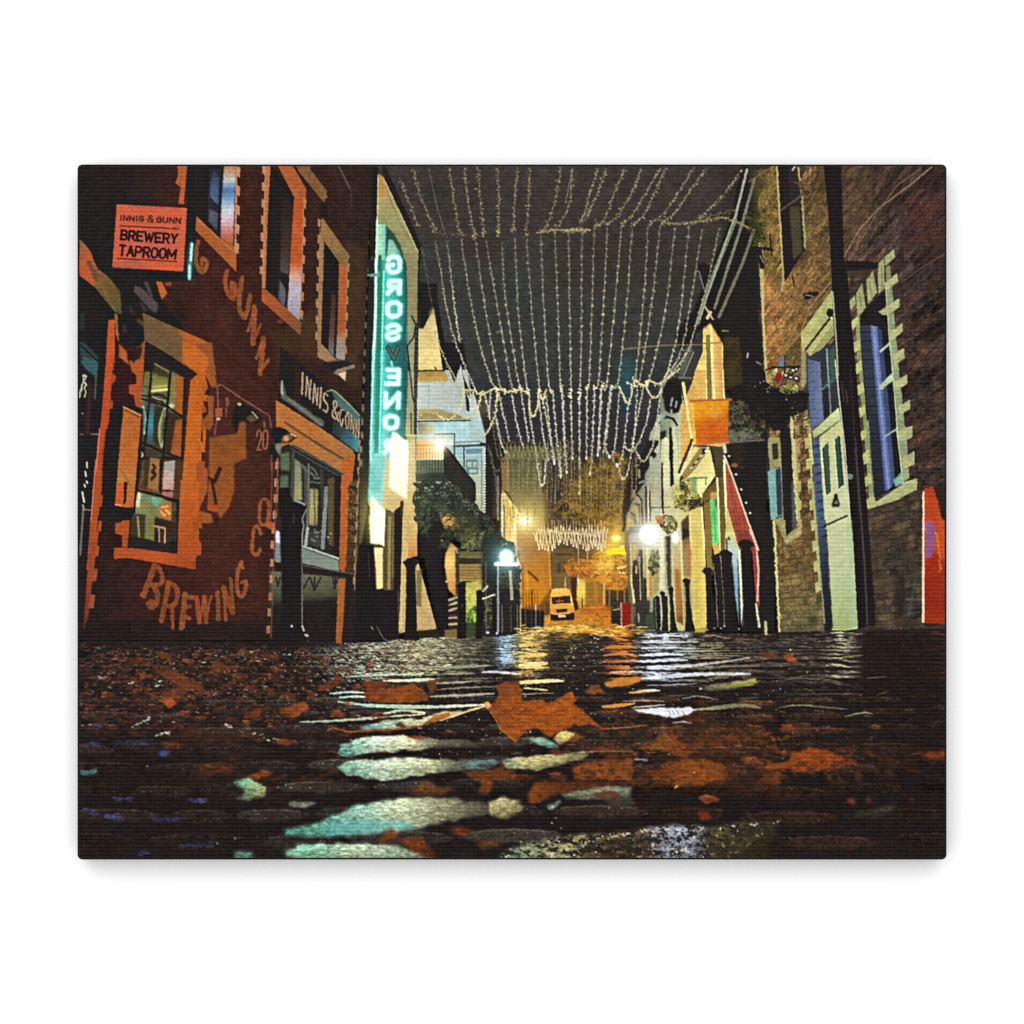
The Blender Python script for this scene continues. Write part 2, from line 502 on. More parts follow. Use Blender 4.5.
# the van
van = part('van', 0, 'pale delivery van facing up the street, tinted orange by the lamps')
poly(a2("748,610 765,552 800,542 900,542 930,560 955,660 972,740 972,830 750,840 745,700"), G((0, 588, (238, 184, 76)), (0, 605, (234, 168, 62)), (0, 622, (196, 120, 44))), soft=.4)
part('windscreen', van)
poly(a2("758,625 935,610 942,680 765,690"), (62, 34, 28), soft=.3)
line(a2("800,665 870,660"), 1.2, (190, 130, 60), .8)
line(a2("830,640 835,680"), .9, (190, 130, 60), .6)
part('grille', van)
poly(a2("795,738 912,733 900,765 810,770"), (58, 34, 22), soft=.3)
part('bumper', van)
poly(a2("750,785 972,770 972,840 750,846"), (46, 30, 26), soft=.4)
line(a2("760,772 800,785 930,770"), 1.4, (226, 170, 120))
part('number_plate', van)
poly(a2("822,790 890,788 890,812 824,814"), (236, 184, 150), soft=.3)
use(van)
line(a2("938,615 955,700"), 1, (250, 210, 110))
line(a2("760,560 925,556"), 1.1, (250, 200, 90), .7)

# ---- left row: pale modern building with balconies --------------------------
modern = part('balcony_building', 0, 'pale modern building with balconies behind the neon sign')
poly(H2("85,330 300,290 400,620 400,1024 70,1024 80,420"), G((0, 380, (170, 176, 160)), (0, 420, (165, 190, 190)), (0, 520, (150, 160, 140))), soft=.3)
poly(c1("545,640 585,640 680,430 720,640 760,1024 545,1024"), G((0, 310, (196, 178, 120)), (0, 365, (222, 196, 120))), soft=.3)
poly(c2("545,0 745,0 790,180 545,190"), (224, 200, 128), soft=.3)
line(c2("545,192 785,190"), 1.6, (58, 52, 44))
line(c2("700,165 710,190"), 1.4, (58, 52, 44))
poly(c2("545,200 790,200 830,290 545,300"), G((0, 372, (168, 132, 60)), (0, 383, (186, 160, 96))), soft=.3)
poly(c2("545,305 860,300 1000,420 1000,560 545,560"), G((419, 0, (186, 196, 186)), (465, 0, (168, 178, 172))), soft=.3, n=.05)
line(c2("640,320 640,540"), .8, (140, 146, 136), .7, mark=False)
line(c2("550,340 640,330"), 1, (140, 150, 146), .7, mark=False)
poly(c2("545,550 740,550 900,600 1000,640 545,650"), G((419, 0, (176, 160, 108)), (460, 0, (150, 136, 86))), soft=.5)
poly(c2("545,585 760,590 760,640 545,645"), (152, 128, 72), .6, 1)
line(c2("540,664 1024,656"), 1.6, (66, 72, 62))
poly(c2("545,680 1024,668 1024,860 880,860 880,790 545,790"), G((419, 0, (134, 176, 160)), (445, 0, (160, 208, 206)), (470, 0, (168, 200, 200))), soft=.3)
poly(c2("540,680 675,678 690,780 545,785"), G((418, 0, (134, 130, 96)), (432, 0, (176, 174, 140))), soft=.5)
poly(a7("700,60 950,60 950,660 890,600 890,400 700,160"), G((0, 446, (150, 184, 186)), (0, 478, (172, 184, 160)), (0, 510, (180, 176, 130))), soft=.3)
for q in ("800,85 940,80 940,125 800,130",):
    poly(a7(q), (104, 140, 150), soft=.4)
part('window', modern)
poly(a7("800,180 910,178 912,320 830,322 800,290"), (112, 136, 132), soft=.3)
for q in ("815,205 850,205 850,250 815,250", "865,205 900,205 900,250 865,250", "830,275 900,272 900,305 840,308"):
    poly(a7(q), (160, 186, 180), soft=.3)
use(modern)
line(a7("945,80 945,640"), 1.2, (120, 130, 112), .8)
line(a7("780,70 784,250"), 1.6, (60, 84, 92))
line(a7("690,60 940,48"), 2.2, (62, 82, 78))
line(a7("690,0 692,170"), 1.6, (56, 76, 74))
line(a7("700,22 930,12"), 1, (104, 132, 126))
poly(a7("930,20 990,30 975,60 935,55"), (36, 40, 38), soft=.4)
line(c2("700,785 880,780 880,960"), 1.2, (66, 78, 72))
# fairy-lit pipe
pipe = part('light_string', 0, 'string of small white bulbs running down the corner of the pale building')
line(a7("1000,60 990,700"), 4, (40, 38, 36))
for i in range(24):
    dot(*a7([(975, 85 + i * 26.5)])[0], .95, (236, 228, 206))
# gable with dark timber
gable = part('gable_roof', 0, 'dark pitched roof edge with black bargeboards')
poly(c1("540,210 720,220 725,380 790,770 960,760 1000,1024 880,1024 770,1024 690,440 660,500 590,640 555,620"), (36, 33, 34), soft=.4)
poly(c2("755,0 915,0 960,240 1020,380 1020,580 990,560 980,400 930,130 905,230 880,310"), (36, 33, 34), soft=.4)
poly(c1("680,430 700,500 640,540 640,480"), (150, 130, 90), .6, .5)
poly(H2("300,200 330,440 350,420 400,640 410,1020 430,1020 430,560 360,420 300,290"), (42, 38, 38), soft=.5)
use(modern)
poly(c2("938,130 970,320 980,380 930,330 890,300 915,230"), (182, 190, 184), soft=.3)
# balcony with lamp
balc = part('balcony', modern)
poly(a7("340,0 510,0 600,60 600,180 340,180"), G((417, 0, (226, 166, 90)), (428, 0, (238, 190, 120)), (440, 0, (250, 232, 180))), soft=.4)
poly(a7("510,0 690,0 690,50 590,45"), (196, 214, 196), soft=.6)
for i in range(9):
    x = 350 + i * 28
    line(a7([(x, 60), (x, 180)]), .8, (176, 120, 60), .65)
line(a7("345,50 590,45"), 1, (190, 130, 60))
poly(a7("330,190 590,185 640,250 640,380 330,385"), (74, 82, 70), soft=.4)
for i in range(10):
    x = 340 + i * 27
    line(a7([(x, 195), (x, 310)]), .9, (120, 124, 100), .7)
poly(a7("330,315 590,305 700,340 700,385 330,390"), (52, 58, 50), soft=.5)
poly(a7("590,45 640,80 885,400 885,580 860,600 700,440 600,330 590,190"), (44, 42, 38), soft=.3)
poly(a7("600,90 700,190 860,400 860,540 700,400 620,330"), (50, 46, 42), .8, 1)
line(a7("585,45 885,400 888,560"), 1.2, (24, 24, 24))
ell(*a7([(560, 60)])[0], 5, 5, (255, 240, 200), .9, 1.5)
glow(437, 440, 13, (255, 230, 160), .55)
glow(440, 447, 9, (255, 220, 150), .5)
glow(480, 409, 12, (220, 210, 150), .25)

# wall of the neon building
neonb = part('theatre_building', 0, 'cream rendered gable end carrying the tall neon sign')
poly(b8("180,130 225,165 545,860 545,1024 150,1024 160,300"), G((0, 174, (176, 130, 66)), (0, 190, (172, 150, 90)), (0, 215, (150, 144, 96)), (0, 268, (140, 132, 92))), soft=.3)
poly(b8("180,130 240,250 210,350 170,330"), (182, 120, 56), .6, 2)
line(b8("230,180 545,850"), 2.2, (186, 172, 124), .9)
line(b8("170,140 150,1000"), 1.2, (196, 190, 140))
line(b8("240,240 300,420 380,600 450,720"), 1, (112, 96, 58), .6, mark=False)
line(b8("150,680 440,690"), .8, (120, 108, 70), .6, mark=False)
poly(c1("430,0 545,0 540,590 500,600 440,560"), (138, 130, 90), soft=.4)
poly(c1("440,560 540,590 540,1024 430,1024"), (140, 146, 108), soft=.5)
poly(c2("430,0 510,0 500,780 430,790"), (150, 152, 114), soft=.4)
poly(E("640,600 770,560 770,1024 620,1024"), G((0, 430, (170, 160, 100)), (0, 470, (196, 176, 110)), (0, 520, (186, 160, 96))), soft=.4)
poly(F("560,0 770,0 770,300 755,560 780,560 870,880 690,900 700,560 600,480 540,250"), G((0, 440, (196, 180, 116)), (0, 500, (190, 160, 96)), (0, 560, (200, 166, 100)), (0, 630, (186, 158, 104))), soft=.4)
poly(a7("60,500 210,560 205,690 60,640"), (186, 154, 92), soft=.5)
# roof line, dark gutter
gut = part('gutter', neonb)
poly(b8("205,60 240,60 575,800 555,1024 545,1024 545,850 215,150"), (40, 34, 34), soft=.4)
line(c1("548,0 540,600"), 1.8, (36, 34, 32))
dpipe = part('drainpipe', neonb)
poly(b8("100,60 165,60 160,400 140,900 90,900 95,500"), (36, 32, 32), soft=.3)
poly(c1("75,0 145,0 145,130 75,130"), (34, 31, 31), soft=.3)
poly(c1("80,170 135,170 110,1024 50,1024"), (36, 36, 34), soft=.3)
poly(c2("50,0 115,0 90,1024 20,1024"), (34, 33, 32), soft=.3)
poly(E("520,520 560,480 550,760 565,900 500,1024 520,720"), (38, 36, 32), soft=.4)
poly(F("515,60 560,40 560,230 520,480 500,490"), G((0, 450, (40, 38, 32)), (0, 500, (70, 64, 38)), (0, 545, (80, 70, 36))), soft=.5)
# quoined edge beside the pipe
for i in range(22):
    t = i / 21
    x, y = 369 - 8.5 * t, 170 + 290 * t
    ell(x + (i % 2) * .5, y + 3, 1.5, 4.2, (150, 138, 104) if i > 3 else (110, 84, 74), .85, .5)
# ---- neon sign ---------------------------------------------------------------
neon = part('neon_sign', 0, 'tall mirrored neon sign glowing turquoise with white letters')
poly(b8("165,600 240,600 245,660 265,740 300,745 360,840 440,1024 140,1024 155,800"), G((376, 0, (176, 214, 180)), (386, 0, (120, 196, 168)), (402, 0, (90, 150, 120))), soft=.4)
poly(c1("145,0 430,0 440,200 435,1024 115,1024 140,500"), G((373, 0, (90, 180, 152)), (381, 0, (36, 136, 108)), (388, 0, (84, 196, 178)), (397, 0, (50, 160, 146)), (404, 0, (40, 110, 104))), soft=.4)
poly(c2("115,0 430,0 425,780 440,830 270,1024 90,1024"), G((370, 0, (110, 212, 198)), (377, 0, (50, 140, 112)), (383, 0, (90, 206, 196)), (394, 0, (40, 132, 124)), (404, 0, (36, 104, 102))), soft=.4)
poly(E("560,700 640,640 640,760 620,900 610,1000 550,930"), G((372, 0, (96, 206, 190)), (380, 0, (110, 200, 190)), (388, 0, (160, 186, 130))), soft=.8)
poly(F("555,0 640,0 620,120 610,250 565,240"), G((0, 440, (120, 210, 196)), (0, 490, (90, 180, 170))), soft=.8)
# casing stripes
line(b8("160,560 150,1024"), 2.0, (196, 236, 206), soft=1)
line(c1("150,0 145,500 120,1024"), 2.6, (200, 250, 226), soft=1)
line(c2("125,0 100,1024"), 2.2, (150, 236, 226), soft=1)
poly(c1("165,130 205,130 195,600 190,1024 150,1024 160,500"), (36, 120, 92), .9, .6)
poly(c2("155,0 195,0 190,960 130,960 150,500"), (40, 136, 112), .9, .6)
line(c1("222,100 200,1024"), 1.6, (130, 240, 222), soft=.8)
line(c2("205,0 180,960"), 1.8, (120, 236, 226), soft=.8)
line(b8("185,900 180,1024"), 3.5, (30, 110, 90))
poly(b8("240,610 320,690 380,800 440,1024 410,1024 370,850 300,740 265,740 250,900 235,1024 240,700"), (44, 78, 64), soft=.5)
poly(b8("275,745 310,760 350,850 270,900"), (140, 180, 160), .9, .8)
line(c1("410,0 435,300 430,560 405,700 440,1024"), 1.8, (42, 84, 76), .9)
line(c2("400,0 435,120 430,400 415,700"), 2.6, (40, 92, 90), .9)
poly(c1("230,770 430,740 430,1024 225,1024"), G((384, 0, (60, 160, 150)), (394, 0, (40, 110, 104)), (405, 0, (36, 90, 96))), soft=1.5)
# letters, mirrored
NEO = [('G', c1("248,-45 390,-45 388,130 245,130")), ('R', c1("250,180 385,180 380,325 245,325")), ('O', c1("245,380 390,380 385,540 240,540")),
       ('S', c1("240,590 385,590 370,755 235,755")), ('V', c1("245,800 370,800 360,935 265,935")),
       ('E', c2("245,170 375,170 370,330 230,330")), ('N', c2("225,390 375,390 370,550 225,550")), ('O', c2("220,600 365,600 355,745 220,745")),
       ('R', c2("225,830 350,830 350,970 215,970"))]
for ch, q in NEO:
    part('neon_letter', neon, 'unlit dark letter %s' % ch if ch == 'V' else 'lit white letter %s' % ch)
    q = [(x + (1.6 if i in (0, 3) else -1.6), y + (1.6 if i < 2 else -1.6)) for i, (x, y) in enumerate(q)]
    if ch == 'V':
        glyph(ch, q, 4.4, (40, 58, 56), soft=.6)
        glyph(ch, q, 1.6, (150, 170, 150), soft=.5)
        glyph(ch, q, .8, (40, 60, 56), soft=.5)
        continue
    glyph(ch, q, 6.6, (110, 238, 212), .6, flip=True, soft=2.4, mark=False)
    glyph(ch, q, 4.4, (206, 255, 236), flip=True, soft=1.2, n=.03)
use(neon)
line(c2("290,110 300,150"), 2.2, (100, 210, 196))
glow(389, 300, 22, (30, 130, 104), .14, 70)
glow(385, 430, 20, (30, 140, 120), .14, 60)
part('bracket', neon)
poly(c1("0,110 180,130 185,155 20,150"), (96, 150, 140), soft=.4)
poly(c1("0,95 130,125 60,135 0,130"), (34, 34, 34), soft=.4)
# thin ironwork by the sign
use(neonb)
line(c1("480,520 520,600 500,720 440,800 455,1024"), 1.5, (40, 40, 36))
line(c2("445,0 490,440 530,560"), 1.5, (52, 54, 46))
line(c1("530,600 515,1024"), 3.2, (50, 48, 42))
line(c2("520,0 515,780"), 3.0, (56, 54, 46))
line(c2("475,590 480,780"), 1.6, (84, 80, 56))
for i in range(18):
    dot(*c1([(526 - i * .5, 620 + i * 45)])[0], .8, (140, 134, 112), .6, False)
line(c2("430,790 590,800"), 2, (206, 196, 130), .8, mark=False)
# floodlit patch of wall
lit = part('lit_panel', 0, 'overexposed white floodlit panel below the neon letters')
poly(c2("300,760 340,770 440,860 445,1024 275,1024 280,900"), (255, 247, 214), soft=1.2, n=.03)
poly(a7("90,0 255,0 265,120 250,550 190,520 85,440 95,200"), G((0, 440, (255, 250, 224)), (0, 475, (255, 246, 206)), (0, 500, (250, 232, 176))), soft=1, n=.03)
for i, (x, y, x2, y2) in enumerate(((345, 800, 345, 950), (330, 960, 352, 960), (320, 880, 352, 880))):
    line(c2([(x, y), (x2, y2)]), 1, (200, 196, 160), .6, mark=False)
glow(399, 468, 20, (255, 236, 170), .45, 40)
lit2 = part('lit_panel', 0, 'glowing cream box sign beside the drainpipe')
poly(F("565,255 630,330 628,490 560,480 555,380"), G((366, 0, (220, 206, 120)), (374, 0, (254, 252, 214)), (386, 0, (252, 250, 206))), soft=1, n=.03)
poly(F("575,500 620,500 620,690 575,700"), (226, 206, 140), soft=.6)
glow(374, 522, 13, (230, 210, 110), .6, 28)
# shop window and frame right of it
use(neonb)
poly(F("630,320 700,350 700,700 620,700"), G((0, 510, (106, 94, 62)), (0, 590, (84, 74, 44))), soft=.4)
line(F("650,360 646,690"), 3, (152, 132, 76))
line(F("668,365 664,640"), 1.6, (120, 104, 62))
poly(F("672,330 710,300 705,900 668,700"), (40, 34, 32), soft=.4)
poly(F("700,285 715,280 712,360 700,360"), (66, 50, 32), soft=.3)
line(F("720,330 712,560 700,880"), 3, (196, 172, 110))
poly(F("745,345 780,350 778,540 735,545"), G((0, 515, (196, 176, 104)), (0, 545, (206, 150, 90)), (0, 556, (206, 130, 76))), soft=.4)
poly(F("762,352 782,362 782,385 765,375"), (44, 44, 38), soft=.3)
poly(F("775,610 800,600 798,780 775,770"), (118, 110, 62), soft=.5)
poly(F("780,885 870,885 910,880 900,925 770,930"), (52, 42, 28), soft=.6)
part('planter_box', 0, 'dark planter against the wall left of the slim bollard')
poly(F("585,700 690,700 695,930 590,930"), (36, 31, 31), soft=.4)
line(F("688,700 692,900"), 1, (150, 120, 90), .5)
# ---- leaning tree ------------------------------------------------------------
tree1 = part('tree', 0, 'dark ivy covered tree leaning across the left pavement')
leafy(a7("310,400 420,380 600,380 760,440 900,600 1010,700 1060,760 1060,1000 900,1024 700,960 680,880 560,680 430,760 400,900 350,760 320,660"),
      [(40, 44, 34), (56, 62, 44), (44, 46, 36), (66, 72, 48)], 1.7, .6, rough=3)
poly(a7("400,560 700,420 1000,760 1000,960 760,900 600,600 420,740"), (38, 40, 33), .45, 3, mark=True)
leafy(a7("320,400 500,400 480,600 360,680"), [(48, 64, 48), (66, 82, 62), (42, 54, 44)], 1.5, .45, seed=2)
leafy(a7("600,720 760,700 960,860 980,1010 740,980 680,880"), [(66, 66, 40), (54, 56, 36), (88, 86, 52)], 1.5, .4, seed=4)
leafy(a8("740,60 1000,0 940,160 740,220"), [(96, 100, 56), (124, 122, 70), (60, 66, 40)], 1.6, .5, seed=5)
poly(a7("540,680 600,650 690,690 730,760 700,850 640,850 570,760"), (112, 92, 52), .85, 2, rough=4)
poly(a7("590,690 640,680 690,740 680,820 640,840 600,780"), (206, 158, 86), .85, 1.2, rough=4)
leafy(a7("560,660 740,680 720,860 600,840"), [(60, 58, 36), (44, 44, 32)], 1.5, .35, mark=False)
for x, y in ((355, 475), (440, 440), (530, 500), (405, 530), (485, 440), (460, 695), (430, 770), (330, 660), (625, 590), (640, 585), (680, 670)):
    ell(*a7([(x, y)])[0], .9 + .3 * (x % 3), .5 + .2 * (x % 2), (124, 138, 124), .8, .4, rough=1)
part('trunk', tree1)
poly(a7("360,760 420,680 520,640 620,860 680,880 660,960 610,1060 590,1100 370,1100"), (34, 31, 31), soft=.6, rough=1)
poly(a8("380,0 640,0 680,60 600,180 585,330 620,480 640,620 690,640 640,700 630,960 560,980 530,920 470,620 440,450 400,200"), (34, 30, 31), soft=.5, rough=.8)
line(a8("600,340 640,330"), 1.6, (36, 30, 30))
for x, y in ((575, 100), (620, 480), (660, 660)):
    dot(*a8([(x, y)])[0], 1.3, (190, 180, 160))
use(tree1)
leafy(a7("340,560 480,520 640,640 560,720 470,800 420,900 360,860"), [(36, 38, 32), (52, 60, 44), (74, 84, 64)], 1.5, .5, rough=4, soft=1.5)
leafy(a8("560,0 700,0 660,110 600,200 560,160"), [(38, 40, 32), (60, 62, 42)], 1.5, .5, rough=3, soft=1)
# yellow doorway, boards and steps behind it
shop = part('shop_front', 0, 'small shop front with yellow green window behind the trunk')
poly(a8("610,220 660,120 740,180 740,600 700,620 640,560 600,330"), G((0, 545, (190, 140, 70)), (0, 560, (232, 190, 104)), (0, 590, (206, 146, 70))), soft=.5)
poly(a8("700,170 750,190 745,600 705,600 700,240"), (64, 60, 46), soft=.5)
line(a8("700,170 722,210"), 1.4, (170, 160, 150))
poly(a8("740,200 960,200 950,470 740,480"), G((0, 552, (92, 92, 56)), (0, 566, (150, 124, 66)), (0, 580, (160, 130, 60))), soft=.4)
poly(a8("740,260 945,265 945,318 740,315"), (52, 46, 36), soft=.4)
for y in (345, 375, 400, 425, 452):
    line(a8([(745, y), (945, y + 2)]), .9, (112, 86, 44), .8)
part('window', shop)
poly(a8("795,490 960,460 960,560 900,580 890,860 800,860"), G((0, 582, (190, 174, 86)), (0, 602, (188, 190, 84)), (0, 620, (150, 180, 66))), soft=.6, n=.14)
poly(a2("0,520 120,500 90,560 60,600 60,850 20,900 0,880"), G((0, 585, (190, 174, 84)), (0, 605, (184, 190, 84)), (0, 622, (144, 176, 66))), soft=.6, n=.14)
leafy(a8("800,760 890,700 880,900 810,900"), [(130, 176, 64), (84, 110, 44), (60, 70, 40)], 1.6, .5, mark=False)
use(shop)
poly(a8("640,640 720,600 720,920 640,920"), (66, 56, 40), soft=.5)
for y in (640, 690, 740, 810, 870):
    line(a8([(645, y + 12), (715, y - 14 if y < 760 else y + 5)]), 2.2, (176, 164, 124))
for y in (715, 775, 840, 905):
    line(a8([(645, y), (715, y - 4)]), 2.6, (40, 34, 30))
poly(a8("600,930 720,920 720,1010 600,1010"), (128, 102, 60), soft=.6)
poly(a8("800,860 900,860 890,1000 800,1000"), (60, 70, 44), soft=.8)
# ivy column, round lamp and dark shop fronts
tree4 = part('climbing_plant', 0, 'dark ivy growing round the lamp post')
leafy(a2("120,60 250,0 420,130 470,420 440,700 110,700 120,300"), [(34, 36, 34), (44, 50, 42), (58, 62, 48)], 1.8, .85, rough=2.5)
poly(a2("110,60 260,60 260,560 110,560"), (36, 38, 34), .8, 3)
leafy(a2("380,370 480,360 470,700 360,720"), [(44, 42, 38), (70, 66, 54)], 1.6, .7)
fence = part('railing', 0, 'row of dark café screens and railings along the left pavement')
poly(a2("110,570 250,540 460,560 470,730 690,760 690,940 470,960 380,990 60,1000 110,900"), (40, 38, 36), soft=.5, n=.14)
leafy(a2("120,640 240,600 240,920 140,900"), [(90, 92, 60), (120, 114, 76), (60, 62, 44)], 1.6, .4, mark=False)
for x, c, w in ((148, (120, 124, 90), 1), (260, (170, 180, 180), 2), (298, (120, 114, 110), 1.4), (380, (90, 84, 66), 1), (440, (130, 112, 84), 1.2), (470, (226, 190, 120), 1.3), (516, (100, 84, 60), 1), (575, (96, 90, 80), 1), (612, (220, 200, 170), 1.4), (650, (110, 90, 70), .9)):
    line(a2([(x, 700 if x > 290 else 300), (x + 2, 950)]), w, c, .75)
for x in (490, 540, 590, 630, 670):
    poly(a2([(x - 16, 745), (x + 20, 750), (x + 20, 950), (x - 16, 955)]), (33, 30, 30), .8, .4)
line(a2("375,390 390,640"), 3, (190, 186, 150), .8)
line(a2("120,640 230,600"), 1.6, (214, 206, 170))
line(a2("120,570 165,520"), 1.6, (206, 200, 170))
dot(*a2([(165, 955)])[0], 1.6, (196, 216, 216))
dot(*a2([(250, 960)])[0], 1.3, (226, 230, 226))
dot(*a2([(470, 930)])[0], 1.1, (240, 226, 200))
lamp = part('round_lamp', 0, 'glowing white round lantern with a dark crescent in its glass')
ell(*a2([(340, 255)])[0], 7.4, 8, (236, 252, 244), soft=1.3, n=.03)
line(a2("240,318 440,318"), 4, (226, 246, 236), soft=1.5)
line(a2("345,235 328,255 342,275"), 1.6, (150, 180, 180), .8, mark=False)
glow(*a2([(335, 260)])[0], 13, (120, 200, 220), .75)
glow(*a2([(335, 270)])[0], 24, (50, 110, 120), .35)
# ---- right row, far shops ----------------------------------------------------
VPR = (565, 622)
rrow = part('shop_terrace', 0, 'pale shop fronts with dark gutters behind the round white lamp')
poly(K2("480,470 560,380 640,560 600,800 560,820 520,1024 300,1024 330,930 400,700 420,620 470,520"), G((640, 0, (130, 132, 108)), (665, 0, (196, 198, 164)), (690, 0, (212, 204, 144))), soft=.4)
poly(L2("300,400 420,200 540,150 560,300 660,260 680,890 330,890"), G((630, 0, (96, 90, 64)), (660, 0, (186, 182, 140)), (700, 0, (204, 188, 110))), soft=.5)
# dark eaves silhouettes and gutters
poly(a3("820,0 920,0 900,130 800,300 790,400 680,560 620,700 600,840 580,860 590,560 640,400 700,240 760,130"), (38, 35, 34), soft=.6, rough=.8)
for q, w, c in (("900,100 960,20 1010,0", 6, (176, 184, 158)), ("990,60 1000,440", 7, (190, 194, 156)), ("950,220 960,680", 2.2, (40, 40, 36)), ("850,170 860,330 830,400", 5, (156, 164, 140)),
                ("900,200 930,380 900,700", 9, (164, 166, 140)), ("800,440 805,760", 2.6, (52, 48, 44)), ("820,430 825,740", 1.6, (196, 190, 170)), ("835,480 840,760", 2, (42, 40, 38)),
                ("720,510 760,560 770,780", 2, (46, 42, 40)), ("690,590 735,600 740,780", 1.4, (52, 46, 42)), ("660,680 700,690 705,770", 1.6, (46, 40, 38))):
    line(a3(q), w * .8, c, soft=.6)
poly(a3("700,520 740,540 760,600 720,580"), (150, 150, 130), soft=.5)
poly(a3("670,630 730,620 740,760 700,740 700,690 660,670"), (164, 150, 100), soft=.5)
poly(a3("620,740 660,690 690,800 620,850"), (176, 150, 84), soft=.5)
for q in ("735,280 740,345", "690,470 680,530", "700,240 730,235", "740,400 790,380", "800,310 800,360"):
    line(a3(q), 2, (150, 150, 134), .8)
line(a3("840,632 1024,624"), 1, (70, 68, 54))
for q, c in (("650,120 665,120 690,680 680,690 660,400", (206, 180, 110)), ("675,130 720,150 700,330 672,330", (170, 140, 70)), ("770,140 785,140 790,440 775,440", (176, 168, 130)), ("800,160 825,160 830,620 810,620", (220, 196, 110)),
             ("830,400 860,430 860,620 830,610", (190, 130, 64)), ("870,380 930,360 920,560 870,600", (150, 140, 80)), ("940,50 970,50 965,560 925,560", (206, 204, 164)), ("975,60 1024,50 1024,560 985,560", (150, 150, 124))):
    poly(a4(q), c, soft=.5)
for q, w in (("700,300 705,680", 5), ("750,200 760,660", 4), ("725,380 730,690", 4), ("790,460 795,680", 3), ("680,350 690,660", 2), ("985,200 990,520", 1.4), ("1000,80 1010,420", 1.6)):
    line(a4(q), w, (46, 42, 38), soft=.6)
for q, w, c in (("710,340 710,400", 1.6, (190, 170, 120)), ("740,250 750,650", 1.2, (170, 160, 130)), ("680,560 690,680", 2, (230, 214, 170)), ("660,420 672,560", 1.6, (216, 190, 120)), ("885,640 895,880", 1, (150, 160, 150))):
    line(a4(q), w, c, .9)
poly(a4("690,680 900,640 900,930 690,920"), (48, 50, 44), soft=.6, n=.14)
poly(a4("800,790 890,770 895,930 790,930"), (60, 76, 54), .8, 1)
poly(a4("835,640 865,640 865,760 835,770"), (150, 160, 140), .9, .8)
for q, w, c in (("730,780 735,850", 1.6, (170, 160, 150)), ("695,720 700,800", 1.4, (120, 90, 60))):
    line(a4(q), w, c, .8)
plant = part('climbing_plant', rrow)
leafy(a4("830,200 900,170 930,260 900,400 860,440 830,380"), [(60, 80, 44), (96, 120, 70), (44, 50, 36)], 1.7, .7)
binr = part('litter_bin', 0, 'red bin on the right pavement')
poly(a4("578,680 660,676 662,905 578,905"), (146, 26, 24), soft=.3)
line(a4("570,680 574,890"), 1.4, (206, 130, 110))
line(a4("580,720 658,716"), 1, (110, 24, 22), mark=False)
bin2 = part('litter_bin', 0, 'black bin beside the red one')
poly(a4("482,745 556,740 560,880 484,880"), (36, 36, 34), soft=.4)
leafy(a4("470,660 560,640 560,740 480,745"), [(60, 62, 44), (40, 40, 34)], 1.6, .7)
line(a4("500,745 550,735"), 1.1, (170, 170, 150), mark=False)

lampr = part('round_lamp', 0, 'round white globe lamp on the right shop fronts')
poly(a3("640,810 740,800 740,870 640,880"), (80, 80, 76), soft=.8)
poly(a3("640,880 740,870 740,950 640,960"), (140, 130, 124), .8, 1)
ell(649, 534.5, 9.6, 9.8, (254, 252, 246), soft=1.1, n=.02)
glow(649, 534.5, 15, (246, 242, 220), .85)
glow(649, 534.5, 30, (170, 160, 120), .4)

# ---- yellow building with lantern sign ---------------------------------------
yel = part('yellow_building', 0, 'yellow lit building with grey gutters and an orange box sign')
poly(c4("410,0 580,0 600,460 640,880 560,900 330,880 290,900 240,1024 190,1024 190,560 300,300 330,180"), G((700, 0, (216, 168, 84)), (715, 0, (226, 180, 92)), (722, 0, (210, 160, 90))), soft=.3, n=.1)
poly(c3("400,590 470,565 580,580 585,1024 330,1024 400,850"), G((700, 0, (226, 200, 110)), (712, 0, (230, 184, 96)), (723, 0, (206, 150, 80))), soft=.3, n=.1)
poly(c3("405,590 430,580 440,640 425,620"), (110, 96, 40), soft=.4)
poly(c3("425,700 465,690 470,1024 430,1024"), (134, 122, 64), soft=.4)
poly(c4("430,0 470,0 485,470 435,470"), (130, 116, 62), soft=.4)
line(c3("475,600 490,1024"), 2.4, (240, 222, 140))
line(c4("480,0 505,460"), 2.4, (240, 220, 140))
line(c4("425,0 435,460"), 1.2, (236, 214, 130))
line(c3("400,775 570,768"), 1.6, (140, 126, 50))
line(c3("575,580 590,1024"), 1.3, (240, 222, 140))
line(c4("582,0 598,455"), 1.6, (244, 226, 150))
# stuff left of it: pale posts
use(rrow)
poly(c4("0,300 50,250 190,560 180,1024 0,1024"), G((660, 0, (120, 128, 108)), (680, 0, (186, 190, 154))), soft=.4)
poly(c4("85,720 110,720 118,1024 85,1024"), (38, 38, 36), soft=.4)
poly(c4("0,760 60,750 50,820 0,840"), (44, 46, 40), soft=.5)
line(c4("30,840 20,1024"), 3, (190, 194, 150))
line(c4("130,720 150,1024"), 3.4, (196, 196, 146))
poly(a5("180,0 210,0 222,410 190,440"), (34, 34, 34), soft=.3)
line(a5("150,0 150,440"), 5.5, (206, 204, 156), soft=.8)
line(a5("235,0 240,380"), 3, (206, 204, 150), soft=.8)
line(a5("110,260 115,640"), 1.8, (44, 44, 40))
use(yel)
poly(c4("20,380 60,290 160,270 200,330 210,480 170,580 110,600 40,560"), (36, 33, 33), soft=.5, rough=.6)
for q in ("115,450 100,520", "155,480 145,530", "105,560 110,600"):
    line(c4(q), 1.8, (150, 150, 146))
line(c4("0,680 60,620 120,640 160,700"), 2.4, (40, 42, 38))
poly(c4("0,600 50,590 40,680 0,700"), (140, 160, 136), .9, .6)
gut2 = part('gutter', yel)
